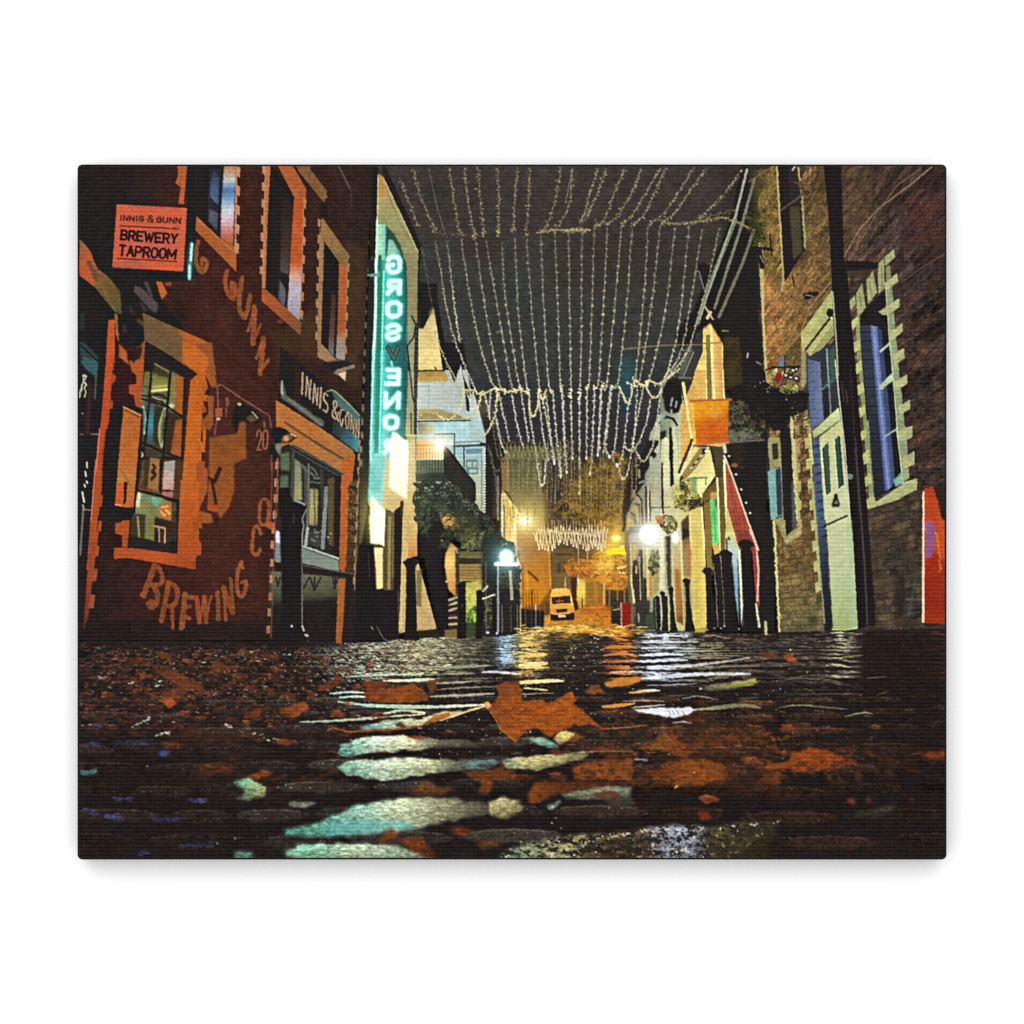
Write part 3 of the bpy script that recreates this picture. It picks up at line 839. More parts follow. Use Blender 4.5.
for q, w, c in (("185,290 215,400 270,640 295,860 240,1024", 2.6, (40, 38, 36)), ("215,310 300,860", 3, (226, 206, 130))):
    line(c4(q), w, c)
line(a5("390,0 270,300"), 2.8, (74, 60, 44))
line(a5("405,20 290,310"), 1.4, (240, 220, 160), .8)
poly(c3("240,820 290,800 300,840 250,930 210,1024 180,1024"), (104, 108, 88), soft=.5)
poly(c3("300,840 390,830 310,1024 250,1024"), (58, 56, 52), soft=.5)
poly(c4("230,0 300,0 210,240 180,240"), (92, 94, 82), soft=.5)
poly(c4("300,0 380,0 290,260 200,265 250,160"), (64, 62, 56), soft=.5)
line(c4("310,20 220,240"), 1.2, (140, 138, 120))
line(c4("180,255 290,262"), 2, (110, 108, 90))
# roof rods running up to the top of the print
roof = part('roof_edge', 0, 'dark eaves with three pale gutters running to the top edge')
poly(J2("840,30 1010,30 930,250 940,470 960,1024 860,1024 700,760 560,860 540,800 620,700 800,260"), (36, 32, 31), soft=.5)
poly(c3("600,420 760,0 900,0 930,60 940,300 970,1024 590,1024 590,560 490,540 420,540 340,600 330,740 200,840 140,700 190,640 350,600 540,380"), (36, 33, 32), soft=.5)
poly(c3("350,40 400,20 480,60 430,240 400,230 350,110"), (38, 34, 34), soft=.4)
for q, w, c in (("330,100 365,110 410,270", 1.4, (120, 118, 110)), ("400,400 490,550", 1.8, (176, 164, 130)), ("440,540 470,490", 3, (200, 180, 130))):
    line(c3(q), w, c)
for q, w, c in (("870,45 815,270", 2.4, (150, 158, 140)), ("815,280 690,600 640,760", 4, (112, 124, 104)), ("905,90 850,290 720,690", 2.8, (120, 122, 102)), ("925,260 850,480 740,730", 3, (116, 110, 90)), ("990,30 880,100", 1, (120, 116, 106))):
    part('gutter', roof) if w > 2 else use(roof)
    line(J2(q), w, c)
use(roof)
line(J2("810,270 700,590 650,740"), 1, (190, 196, 170), .7)
line(J2("290,880 480,862 660,860"), 1.4, (130, 116, 80), .9)
poly(c3("590,720 740,720 745,1024 590,1024"), (64, 54, 30), soft=.8, n=.16)
poly(c4("590,0 760,0 770,340 640,400 600,380"), (60, 50, 28), soft=.8, n=.16)
poly(c4("600,100 720,90 690,300 620,340"), (78, 66, 28), .6, 2)
line(c3("580,660 630,660"), 1.6, (150, 126, 56), soft=1)
darkb = part('dark_building', 0, 'unlit building behind the black awning post')
poly(c4("600,380 780,300 950,260 1000,400 990,1024 600,1024 600,880 980,850"), (36, 32, 31), soft=.6, n=.1)
poly(L2("760,60 960,20 960,560 1000,890 900,890 920,480 880,360"), (36, 32, 31), soft=.4)
poly(L2("860,330 1000,330 1000,890 920,890 930,640"), (36, 32, 31), soft=.4)
poly(c4("760,0 960,0 990,300 1024,450 1000,560 770,400"), (36, 32, 31), soft=.6)
line(c4("820,30 812,70"), 1.5, (170, 160, 160))
line(c4("900,110 940,130"), 1.8, (110, 104, 100))
leafy(a5("700,40 890,40 880,270 780,260"), [(66, 48, 32), (50, 40, 30)], 2, .6)
ell(*a5([(785, 235)])[0], 3.6, 2.2, (150, 104, 70), .8, .8)
for x, y in ((735, 150), (895, 585), (930, 680), (850, 460), (800, 320)):
    dot(*a5([(x, y)])[0], 1.3, (200, 190, 180))
# hanging basket greenery beside the sign
bask = part('flower_basket', 0, 'dark overgrown hanging basket beside the orange box sign')
leafy(c4("620,520 700,470 840,480 980,560 980,830 820,850 640,760"), [(48, 44, 36), (74, 68, 48), (96, 88, 60), (40, 36, 32)], 1.7, .6, rough=2)
leafy(c4("640,740 760,710 860,740 960,780 840,850 650,850"), [(90, 94, 78), (108, 108, 84)], 2, .6, mark=False)
line(c4("640,860 970,838"), 1.5, (110, 100, 92))
# orange box sign
sgn = part('box_sign', 0, 'glowing orange box sign on the yellow building')
poly(c4("290,470 640,462 632,855 330,880"), G((692, 400, (255, 178, 26)), (700, 415, (250, 158, 16)), (706, 430, (226, 112, 20)), (712, 444, (222, 106, 24))), soft=.5, n=.09)
ell(716, 412, 8, 6, (255, 176, 60), .6, 3, mark=False)
ell(707, 424, 9, 8, (214, 104, 22), .5, 4, mark=False)
line(c4("285,475 660,462"), 2.2, (196, 110, 40))
line(c4("330,885 480,865 640,850"), 2.2, (190, 120, 60))
line(c4("300,500 330,870"), 1.8, (250, 190, 60))
ell(*c4([(645, 690)])[0], 2, 3, (140, 110, 90), .8, .6)
# shop below: green glass, posts, awning
low = part('shop_front', 0, 'yellow shop front with a bright green glass door below the orange sign')
poly(a5("410,60 560,90 610,330 490,500 480,620 400,660 360,440 300,330"), G((690, 460, (220, 200, 120)), (705, 480, (224, 218, 140)), (716, 500, (220, 210, 130))), soft=.4, n=.06)
poly(a5("290,330 390,180 470,60 560,70 430,260 330,370"), (150, 128, 64), soft=.4)
for i in range(7):
    x, y = 380 + i * 22, 265 - i * 27
    line(a5([(x, y), (x + 30, y - 30)]), 2.4, (74, 70, 54) if i % 2 else (190, 184, 130))
ell(*a5([(505, 100)])[0], 2.4, 2.4, (50, 46, 44))
dot(*a5([(528, 104)])[0], 1.7, (236, 236, 230))
poly(a5("370,360 430,340 440,520 390,530"), (132, 164, 116), soft=.5)
line(a5("365,358 530,352"), 1.3, (100, 110, 70))
line(a5("520,360 520,420"), 1, (110, 110, 70))
poly(a5("360,640 490,620 510,1024 370,1024"), (206, 184, 104), soft=.3)
poly(a6("380,0 510,0 530,920 420,960"), G((690, 0, (212, 188, 100)), (697, 0, (200, 174, 78)), (705, 0, (220, 194, 108))), soft=.3)
poly(a6("420,920 520,900 510,990 440,985"), (176, 150, 50), soft=.6)
line(a5("480,640 505,1024"), 1.6, (240, 226, 150))
line(a5("370,680 380,1024"), 1.4, (236, 220, 140))
poly(a5("490,500 620,370 625,620 560,540 500,600"), (112, 90, 44), soft=.4)
poly(a5("500,600 560,560 580,1024 515,1024"), (128, 106, 44), soft=.4)
poly(a6("510,0 570,0 580,320 590,360 580,420 530,380"), (132, 110, 50), soft=.4)
part('glass_door', low)
poly(a5("555,550 625,540 645,960 580,975"), G((0, 499, (110, 200, 110)), (0, 515, (84, 190, 100)), (0, 543, (120, 214, 120))), soft=.4)
poly(a6("575,0 640,0 640,130 580,140"), (104, 214, 116), soft=.4)
poly(a5("600,550 628,545 628,640 610,620"), (40, 80, 50), .8, .5)
line(a5("600,640 612,950"), 1.2, (40, 150, 70), .7)
use(low)
poly(a6("580,140 645,130 650,210 600,230"), (220, 170, 64), soft=.4)
poly(a5("560,490 620,480 622,545 560,555"), (190, 150, 70), soft=.5)
line(a5("625,350 655,1024"), 2, (240, 228, 160))
post = part('timber_post', low)
poly(a5("560,60 680,60 690,350 615,350 600,140"), (84, 70, 46), soft=.4)
poly(a5("635,350 690,350 710,800 690,1024 660,1024"), (106, 88, 42), soft=.4)
poly(a6("655,0 700,0 700,180 660,200"), (110, 92, 44), soft=.4)
line(a5("690,50 700,110"), 3.4, (190, 184, 150))
use(low)
line(a5("690,190 715,780"), 2.4, (236, 224, 160))
poly(a5("710,600 820,920 820,1024 700,1024"), (190, 180, 104), soft=.4)
poly(a6("700,0 800,0 830,150 830,900 790,600 760,250 700,180"), G((0, 532, (206, 194, 110)), (0, 552, (170, 190, 180)), (0, 585, (120, 160, 184)), (0, 620, (150, 170, 180))), soft=.5)
line(a5("715,920 718,1024"), 1.6, (60, 56, 50))
line(a5("735,905 740,930"), 1.8, (50, 46, 42))
line(a6("830,150 862,900"), 2.4, (226, 224, 190))
line(a6("816,280 830,880"), 1.2, (40, 50, 60), .7)
# left bits of the shop front: planters, flower baskets
use(low)
poly(a5("190,850 290,820 300,1024 190,1024"), (196, 196, 170), soft=.5)
poly(a6("200,40 290,30 300,470 330,900 250,850 230,500"), G((0, 535, (190, 186, 150)), (0, 575, (186, 150, 90)), (0, 620, (120, 80, 40))), soft=.5)
ell(*a5([(235, 910)])[0], 4, 6, (246, 244, 240), .9, 1)
poly(a6("230,360 275,370 285,800 250,820"), (170, 108, 44), .9, .6)
poly(a5("290,760 360,690 370,900 300,920"), (84, 62, 40), soft=.5)
poly(a5("300,830 360,820 360,930 300,930"), (44, 38, 36), soft=.5)
poly(a6("300,90 370,60 380,450 310,440"), G((0, 536, (110, 84, 50)), (0, 550, (150, 120, 74)), (0, 580, (160, 140, 80))), soft=.5)
poly(a6("345,140 380,140 385,480 350,400"), (186, 116, 64), .9, .6)
line(a6("285,60 320,900"), 1.8, (216, 206, 140))
poly(a6("300,480 380,480 400,900 320,940"), (150, 130, 74), .8, .6)
poly(a6("140,60 190,50 200,520 160,540"), (62, 58, 48), soft=.5)
for y in (90, 170, 300, 380, 440):
    line(a6([(150, y), (155, y + 40)]), 2, (140, 140, 120), .7)
line(a6("135,80 165,900"), 2, (170, 170, 140), .8)
fb = part('flower_basket', 0, 'lush green hanging basket on the pale shop front')
leafy(a5("200,480 260,380 340,340 400,420 470,560 460,620 340,660 240,630"), [(126, 118, 44), (160, 156, 78), (96, 92, 34), (176, 174, 100)], 1.6, .62, rough=2)
leafy(a5("300,560 480,540 480,620 380,650"), [(74, 60, 40), (56, 46, 36)], 1.7, .6, mark=False)
fb2 = part('flower_basket', 0, 'hanging basket with orange flowers beside the globe lamp')
leafy(a5("40,720 120,690 200,700 260,780 240,850 160,880 100,830"), [(110, 110, 60), (140, 136, 80), (84, 84, 50)], 1.6, .65, rough=1.5)
leafy(a5("30,700 130,700 130,780 50,780"), [(190, 110, 60), (206, 140, 100)], 1.2, .5, mark=False)
awn = part('awning', 0, 'folded red awning hanging beside the dark post')
poly(a5("705,230 760,320 880,680 960,920 1010,1024 830,1024 720,620"), G((728, 470, (190, 96, 66)), (740, 510, (172, 76, 56)), (750, 545, (156, 72, 56))), soft=.4, n=.1)
poly(a6("800,0 930,0 980,120 1010,300 1020,720 990,700 950,200 830,120"), (140, 62, 54), soft=.4, n=.1)
for q in ("720,300 830,900", "740,330 880,1000", "870,690 890,900"):
    line(a5(q), 1, (120, 56, 46), .7, mark=False)
line(a5("690,150 760,320 870,640 1010,1024"), 1.8, (224, 186, 160))
line(a6("930,0 990,150 1010,380 1000,660"), 2, (206, 166, 150))
line(a6("985,690 1020,900"), 2.2, (206, 200, 170))
# ---- right foreground: stone building ----------------------------------------
stone = part('stone_building', 0, 'rough stone building with pale dressed window surrounds on the right')
edge = [(762, 245), (764, 330), (768, 400), (772, 480), (776, 560), (780, 632)]
poly(J2("1005,30 1024,30 1024,1024 960,1024 930,480 940,260"), (150, 112, 60), soft=.3)
bricks([(772, 165), (946, 165), (946, 632), (780, 632), (776, 560), (764, 330), (758, 200)],
       G((765, 0, (146, 112, 58)), (800, 0, (112, 88, 50)), (850, 0, (80, 62, 48)), (900, 0, (64, 48, 43)), (946, 0, (58, 43, 39))), (74, 58, 48), (540, 592), 44, 70, var=.34, mw=.2)
# warmer, mossier and darker tints of the stone
for pts, col, al, so in ((M2("90,60 215,60 235,640 160,640 120,330"), (120, 104, 44), .6, 5), (M2("140,520 240,560 400,470 470,560 330,800 240,940 165,940"), (160, 116, 62), .3, 8), (M2("160,640 240,640 200,900 165,900"), (186, 128, 76), .35, 6),
                         (M2("350,60 450,60 460,500 330,420"), (92, 70, 36), .5, 6), (M2("240,900 350,760 340,1000 250,1000"), (110, 96, 44), .5, 6),
                         (M2("520,60 740,60 680,300 540,440"), (86, 62, 38), .45, 9), (M2("760,60 1010,60 1010,600 800,420"), (62, 40, 36), .5, 8), (M2("840,200 1010,180 1010,420 830,400"), (98, 54, 44), .35, 8),
                         (O2("210,400 420,400 440,620 230,640"), (120, 96, 46), .55, 6), (O2("220,600 450,600 450,900 230,900"), (104, 100, 58), .5, 6), (O2("230,780 440,760 440,900 230,900"), (120, 122, 82), .5, 5),
                         (O2("640,320 900,240 880,560 650,600"), (78, 62, 44), .5, 8), (O2("660,560 900,500 900,860 680,870"), (62, 56, 44), .55, 8), (O2("740,640 900,600 890,860 760,860"), (42, 44, 40), .55, 6),
                         (O2("670,780 760,780 750,880 680,880"), (80, 92, 66), .5, 5)):
    poly(pts, col, al * .75, so, n=.16, mark=False)
for pts, cols, al in ((M2("140,520 240,600 330,560 330,800 240,960 165,1000"), [(186, 116, 52), (206, 140, 76)], .4), (M2("130,60 215,60 235,560 150,520"), [(120, 108, 46), (150, 118, 54), (70, 60, 30)], .5),
                      (M2("240,560 460,420 470,580 340,780 240,930"), [(128, 110, 52), (84, 66, 36), (160, 124, 66)], .45), (M2("345,180 455,180 460,430 350,460"), [(110, 84, 48), (70, 52, 34), (140, 116, 60)], .5),
                      (M2("520,60 640,60 650,300 540,450"), [(96, 72, 46), (60, 44, 34), (120, 96, 64)], .4), (M2("860,180 1004,180 1004,420 820,420"), [(110, 62, 50), (80, 48, 42)], .35),
                      (O2("215,400 430,340 440,760 230,770"), [(150, 124, 66), (90, 70, 40), (126, 100, 56)], .4), (O2("640,320 900,240 890,860 680,870"), [(96, 76, 56), (52, 44, 38), (80, 72, 58)], .4)):
    leafy(pts, cols, 1.9, .42, al, 3, 11, False, 3)
for k in range(70):      # joints that still show in the darker courses
    x = rnd.uniform(838, 940)
    y = rnd.uniform(170, 600)
    sl = (y - 592) / (x - 540)
    L = rnd.uniform(6, 16)
    c = rnd.choice([(104, 80, 72), (92, 70, 62), (34, 27, 26), (34, 27, 26)])
    line([(x, y), (x + L, y + L * sl)], .9, c, .6, mark=False, jit=.5)
    if rnd.random() < .6:
        line([(x, y), (x + .6, y + 7)], .8, c, .5, mark=False, jit=.5)
for i in range(230):
    x = rnd.uniform(766, 944)
    y = rnd.uniform(168, 628)
    s = (y - 592) / (x - 540)
    L = rnd.uniform(2, 6)
    dk = x > 850
    line([(x, y), (x + L, y + L * s)], rnd.uniform(.7, 1.6), rnd.choice([(46, 34, 28), (110, 84, 66), (130, 100, 60)]) if dk else rnd.choice([(70, 52, 28), (190, 140, 76), (150, 130, 70)]), .45, mark=False)
def blocks(z, quad, rows, step, c, al):
    """rough stone blocks: bed joints and upright joints between two edges"""
    (ax, ay), (bx, by), (cx_, cy_), (dx, dy) = z(quad)
    for r in range(rows + 1):
        t = r / rows
        xl, yl, xr, yr = ax + (dx - ax) * t, ay + (dy - ay) * t, bx + (cx_ - bx) * t, by + (cy_ - by) * t
        line(smooth([(xl, yl), ((xl + xr) / 2, (yl + yr) / 2 + rnd.uniform(-.6, .6)), (xr, yr)], 4), rnd.uniform(.7, 1.1), c, al, mark=False, jit=.8)
        if r == rows:
            break
        u = rnd.uniform(0, .15)
        h = math.hypot(dx - ax, dy - ay) / rows
        while u < 1:
            x, y = xl + (xr - xl) * u, yl + (yr - yl) * u
            line([(x, y), (x + .3, y + h)], .8, c, al * rnd.uniform(.4, 1), mark=False, jit=.6)
            if rnd.random() < .45:
                w_ = (xr - xl) * step * .9
                poly([(x, y + .6), (x + w_, y + .6 + (yr - yl) * step), (x + w_, y + h - .6), (x, y + h - .6)], rnd.choice([(150, 130, 80), (66, 52, 34), (120, 98, 58), (96, 70, 40)]), .35, .6, n=.2, mark=False)
            u += step * rnd.uniform(.6, 1.5)


blocks(O2, "212,450 415,380 445,890 228,895", 15, .2, (66, 54, 34), .6)
blocks(O2, "650,330 900,240 890,860 678,880", 17, .17, (40, 34, 30), .6)
line(M2("1010,455 900,520 800,590"), 1.4, (104, 76, 70), .8, mark=False)
line(M2("800,500 660,560"), .8, (100, 80, 70), .4, mark=False)
for q in ("400,350 500,310 580,290 640,240", "430,190 500,165", "610,430 740,415", "610,555 740,545", "620,690 740,675", "520,420 590,410"):
    line(c8(q), 1.2, (104, 104, 84) if '610' in q or '620' in q else (40, 34, 30), .6, mark=False, jit=.8)
poly(c8("330,360 500,330 490,480 330,500"), (88, 74, 50), .5, 2, mark=False)
poly(c8("500,330 600,310 600,700 510,720"), (40, 36, 34), .6, 2, mark=False)
line(c8("720,290 690,420 640,700"), 3, (74, 88, 80), .5, mark=False, soft=2)
# corner edge stones
line([(762, 247), (764, 330), (768, 400), (772, 480), (776, 560), (780, 632)][:3], 2.0, (184, 170, 112), .85, jit=.4)
line(M2("135,410 150,700 165,1000"), 2.0, (196, 178, 114), .85, jit=.4)
leafy(J2("860,250 960,230 960,400 900,420"), [(74, 80, 32), (56, 60, 26)], 2, .5)
# conduits, cables
for q, w, c in (("530,475 600,350 690,250 850,130 940,55", 1.2, (150, 124, 96)), ("540,505 620,380 690,260 780,140 890,60", 1, (120, 96, 76)), ("470,590 370,710 330,830 250,920", 1.4, (150, 126, 70))):
    line(M2(q), w, c, .9, mark=False)
cam_ = part('wall_bracket', stone)
for q, w in (("115,430 195,440", 3), ("185,370 195,465", 1.6), ("135,440 150,520", 5), ("345,650 405,640", 3), ("355,665 400,650", 4), ("290,560 300,610", 1.4)):
    line(M2(q), w, (40, 34, 32))
for q in ("140,470 155,500", "350,650 390,660"):
    line(M2(q), 1.2, (130, 124, 116))
# upper window (top of the print)
w1 = part('window', stone, 'narrow dark upper window near the drainpipe')
poly(M2("220,50 330,50 345,300 350,440 255,590 235,300"), (40, 33, 32), soft=.3)
poly(M2("275,240 325,240 335,450 295,490"), (74, 70, 44), soft=.5)
poly(M2("270,50 320,50 330,230 285,240"), (50, 42, 38), soft=.4)
line(M2("218,55 232,300 248,580 240,630"), 1.9, (170, 158, 104), jit=.4)
line(M2("318,60 335,180 350,430"), 2.2, (150, 142, 96), jit=.5)
line(M2("240,255 330,190 345,150"), 1.6, (96, 84, 70))
leafy(M2("300,130 420,70 400,170 340,200"), [(110, 84, 50), (70, 50, 34)], 1.4, .4, mark=False)
line(M2("290,70 305,50"), 1.6, (170, 170, 160))
# doorway with fanlight
dw = part('door_surround', stone)
poly(M2("330,830 480,620 490,800 380,950 350,905 335,960"), G((800, 330, (176, 176, 110)), (832, 290, (160, 164, 100))), soft=.4, n=.09)
line(M2("350,910 480,740"), 2.4, (60, 54, 36))
poly(M2("380,920 490,770 490,830 390,950"), (150, 150, 92), soft=.4)
ell(*M2([(465, 735)])[0], 3.4, 4.4, (36, 32, 32))
dot(*M2([(472, 758)])[0], 1.1, (226, 226, 200))
part('fanlight', stone, 'door fanlight with a blue reveal')
poly(N2("355,270 490,190 510,500 430,560 370,600 350,420"), (54, 62, 70), soft=.4)
poly(N2("360,275 420,290 435,560 375,610"), G((807, 0, (88, 102, 130)), (822, 0, (106, 120, 148))), soft=.4)
poly(N2("420,260 490,180 505,490 440,550"), (52, 56, 58), soft=.4)
for q in ("450,230 468,530",):
    line(N2(q), 1.8, (130, 146, 150))
line(N2("425,420 500,350"), 1.6, (104, 120, 116))
poly(N2("462,240 490,200 495,370 468,400"), (66, 92, 84), .8, .6)
poly(N2("430,420 460,410 465,540 440,560"), (40, 40, 46), .9, .6)
for i in range(8):
    y = 300 + i * 42
    line(N2([(358 + i * 2, y), (385 + i * 3, y - 6)]), 1, (60, 76, 110), .7, mark=False)
use(dw)
poly(N2("385,610 505,500 515,560 390,645"), G((0, 410, (196, 206, 140)), (0, 440, (160, 170, 116))), soft=.4)
line(N2("390,650 515,560"), 1.4, (90, 92, 64))
poly(N2("380,650 412,650 440,1024 402,1024"), G((0, 440, (70, 84, 104)), (0, 520, (84, 108, 130))), soft=.4)
poly(O2("385,0 415,0 475,885 440,890 410,440"), G((0, 440, (80, 100, 126)), (0, 520, (74, 96, 124)), (0, 570, (46, 52, 66)), (0, 630, (36, 34, 38))), soft=.4)
for i in range(14):
    y = 30 + i * 42
    line(O2([(388 + i * 4, y), (418 + i * 4, y - 6)]), 1.1, (38, 44, 56), .8, mark=False)
for i in range(8):
    y = 690 + i * 42
    line(N2([(385 + i * 3, y), (412 + i * 3, y - 6)]), 1.1, (44, 54, 66), .8, mark=False)
door = part('door', stone, 'pale green panelled door')
poly(N2("415,640 515,560 535,700 560,1024 440,1024"), G((0, 425, (186, 188, 130)), (0, 520, (188, 192, 138))), soft=.4, n=.05)
poly(O2("418,0 530,0 545,200 575,500 595,880 480,885 455,480"), G((0, 440, (190, 192, 136)), (0, 500, (190, 194, 146)), (0, 560, (184, 190, 146)), (0, 600, (168, 180, 130)), (0, 630, (154, 166, 106))), soft=.4, n=.05)
poly(O2("560,260 575,500 590,880 560,880 545,480"), (150, 180, 140), .5, 2, mark=False)
line(O2("430,20 450,380"), 1, (220, 226, 170), .6, mark=False)
part('glass_pane', door)
poly(N2("430,690 458,660 470,890 445,910"), (66, 88, 72), soft=.4)
poly(N2("488,650 510,630 528,860 502,880"), (56, 84, 74), soft=.4)
poly(O2("430,60 455,35 468,240 448,262"), (64, 86, 72), soft=.4)
poly(O2("488,20 512,0 528,205 505,222"), (54, 84, 76), soft=.4)
line(N2("433,695 447,905"), 1.4, (40, 54, 50), mark=False)
line(N2("508,635 526,860"), 1.6, (34, 56, 54), mark=False)
use(door)
for q in ("424,685 446,915 470,905", "482,645 503,885 530,868"):
    line(N2(q), 1.2, (206, 216, 160), .8, mark=False)
part('door_knocker', door)
poly(O2("486,250 498,250 504,275 512,300 508,312 476,312 474,298 482,275"), (42, 42, 38), soft=.5)
line(O2("484,296 500,296"), 1.2, (96, 96, 76), mark=False)
ell(*O2([(492, 262)])[0], 1.8, 2.6, (44, 42, 38))
ell(*O2([(494, 290)])[0], 1.3, 1.6, (120, 120, 90), mark=False)
use(door)
line(O2("440,400 545,352"), 1.9, (44, 44, 40))
line(O2("445,412 550,364"), 1, (206, 214, 160), .8, mark=False)
line(O2("475,880 540,885 590,872"), 1.2, (206, 214, 160), .8)
# stone between little window and door
lw = part('window', stone, 'small low window with dressed stone edges')
poly(N2("180,640 230,640 245,1024 190,1024"), (150, 146, 92), soft=.3)
poly(O2("175,0 240,0 260,440 330,400 335,440 260,490 215,380 190,200"), (150, 144, 96), soft=.4, n=.1)
poly(N2("195,670 222,665 225,740 200,745"), (64, 52, 36), soft=.4)
poly(N2("175,800 235,770 245,1000 190,1024"), (112, 156, 146), soft=.4)
poly(N2("205,780 235,775 245,1010 215,1020"), (54, 74, 84), soft=.4)
poly(O2("175,150 210,130 235,130 245,350 195,365"), (120, 164, 156), soft=.4)
poly(O2("212,135 235,130 245,345 220,355"), (48, 66, 76), soft=.4)
poly(N2("232,600 280,590 300,1024 250,1024"), (40, 36, 32), soft=.4)
poly(O2("240,0 295,0 310,400 262,450"), (40, 36, 33), soft=.4)
poly(O2("285,190 305,180 312,390 290,420"), (78, 90, 84), soft=.6)
line(N2("284,480 295,750 315,1024"), 2.6, (190, 180, 116), jit=.8)
line(O2("300,0 305,150 325,390"), 2.6, (190, 180, 124), jit=.8)
line(O2("262,470 330,425"), 2.6, (170, 160, 110), jit=.5)
teeth(N2("300,500")[0], O2("318,420")[0], 13, (4, -1.4), (1.5, -.6), (166, 152, 98), nn=.12)
line(O2("205,380 230,890"), 2.4, (196, 190, 130), jit=.8)
teeth(N2("365,540")[0], O2("425,700")[0], 17, (-5.5, 2.5), (-2, .8), (176, 170, 108), nn=.12)
line(N2("365,545 385,760"), 2, (206, 200, 140), .9)
line(O2("385,200 440,850"), 1.6, (150, 160, 120), .8)
leafy(N2("290,480 360,480 380,620 310,640"), [(64, 54, 36), (150, 130, 70)], 1.8, .5, mark=False)
# main window
mw = part('window', stone, 'tall sash window with pale quoins and a blue lit reveal')
poly(c6("180,700 420,460 450,960 460,1024 190,1024"), (38, 33, 33), soft=.4)
poly(N2("600,80 740,0 800,860 680,920 640,640"), (36, 33, 35), soft=.4)
poly(c6("190,800 280,795 290,1024 190,1024"), (52, 58, 72), soft=.5)
poly(N2("604,125 655,118 720,890 675,920"), G((0, 320, (54, 62, 76)), (0, 400, (50, 60, 74)), (0, 450, (44, 48, 60)), (0, 500, (40, 40, 48))), soft=.4)
for i in range(17):
    y = 150 + i * 43
    line(N2([(606 + i * 4.2, y), (655 + i * 4, y - 3)]), 1.2, (34, 38, 48), .85, mark=False)
poly(N2("652,118 688,125 752,870 725,890"), G((0, 325, (104, 120, 164)), (0, 400, (98, 114, 158)), (0, 490, (94, 110, 156))), soft=.4, n=.06)
poly(N2("684,130 706,140 745,560 768,840 752,870 730,640"), G((0, 330, (58, 70, 104)), (0, 490, (72, 88, 124))), soft=.4)
line(N2("668,125 738,880"), 1.4, (130, 152, 200), .8, mark=False)
line(N2("655,120 722,885"), 1.2, (70, 90, 140), .8, mark=False)
for q, w in (("700,240 745,200", 2.2), ("705,405 760,350", 5), ("722,635 780,598", 1.8)):
    line(N2(q), w, (170, 186, 146) if w > 2 else (150, 160, 150))
poly(N2("760,840 800,800 805,855 770,870"), (120, 166, 150), soft=.5)
surr = part('window_surround', mw)
CS = (166, 168, 118)
for z_, q in ((c6, "425,250 465,240 490,500 510,760 530,1024 465,1024 440,600"), (c7, "465,10 525,10 550,300 580,560 600,780 620,1024 555,1024 505,420"), (N2, "772,590 820,590 834,830 805,850"),
              (c6, "152,700 182,700 192,1024 150,1024"), (c7, "160,0 188,0 270,1024 235,1024"), (N2, "622,560 645,560 670,930 648,930")):
    poly(z_(q), (134, 142, 102), soft=.4, n=.12)
for q in ("85,570 140,510 145,600 95,660", "150,500 205,400 240,630 180,710 160,690", "245,370 305,290 345,490 260,600", "350,230 410,160 415,450 358,500", "415,160 505,80 512,160 420,245"):
    poly(c6(q), (150, 154, 104), soft=.35, n=.12)
for q in ("180,480 200,640", "275,380 300,560", "385,230 395,460"):
    line(c6(q), 1.2, (110, 124, 84), .7, mark=False)
for q in ("420,400 530,310 540,385 430,470", "355,670 550,545 555,620 440,700 390,695", "470,860 580,770 585,850 470,940"):
    poly(c6(q), CS, soft=.35, n=.1)
poly(c6("430,255 460,240 465,330 430,360"), (134, 132, 92), soft=.35)
poly(c6("425,475 475,470 485,590 440,600"), (134, 146, 110), soft=.4)
poly(c6("440,700 505,700 510,800 450,850"), (140, 150, 112), soft=.4)
line(c6("420,400 450,780 465,1024"), 1.0, (170, 180, 146))
poly(c6("465,950 525,930 530,1024 470,1024"), (134, 148, 110), soft=.4)
for q in ("490,130 595,75 605,165 500,245", "505,390 625,320 628,405 515,475", "545,620 650,555 655,640 555,700", "545,845 670,800 675,890 560,950"):
    poly(c7(q), CS, soft=.35, n=.1)
for q in ("465,30 525,10 530,80 490,130", "490,250 545,240 550,330 500,380", "515,480 570,480 580,560 535,610", "550,705 590,705 600,800 555,830", "560,955 610,950 620,1024 565,1024"):
    poly(c7(q), (136, 150, 112), soft=.35, n=.1)
poly(c7("425,365 495,310 500,375 430,420"), (176, 196, 150), soft=.4)
line(c7("465,20 500,420 530,780 555,1024"), 1.1, (176, 192, 154))
for q in ("780,610 850,585 848,640 790,660", "800,735 858,705 860,765 808,785", "800,850 872,830 870,885 810,895"):
    poly(N2(q), CS, soft=.35, n=.1)
for q in ("780,660 820,655 828,720 790,735", "800,785 830,785 832,830 800,850"):
    poly(N2(q), (136, 150, 112), soft=.35, n=.1)
line(N2("775,590 805,850"), 1.1, (176, 192, 154))
poly(N2("635,930 670,915 680,940 800,860 870,840 870,880 780,930 640,975"), (164, 166, 116), soft=.4, n=.1)
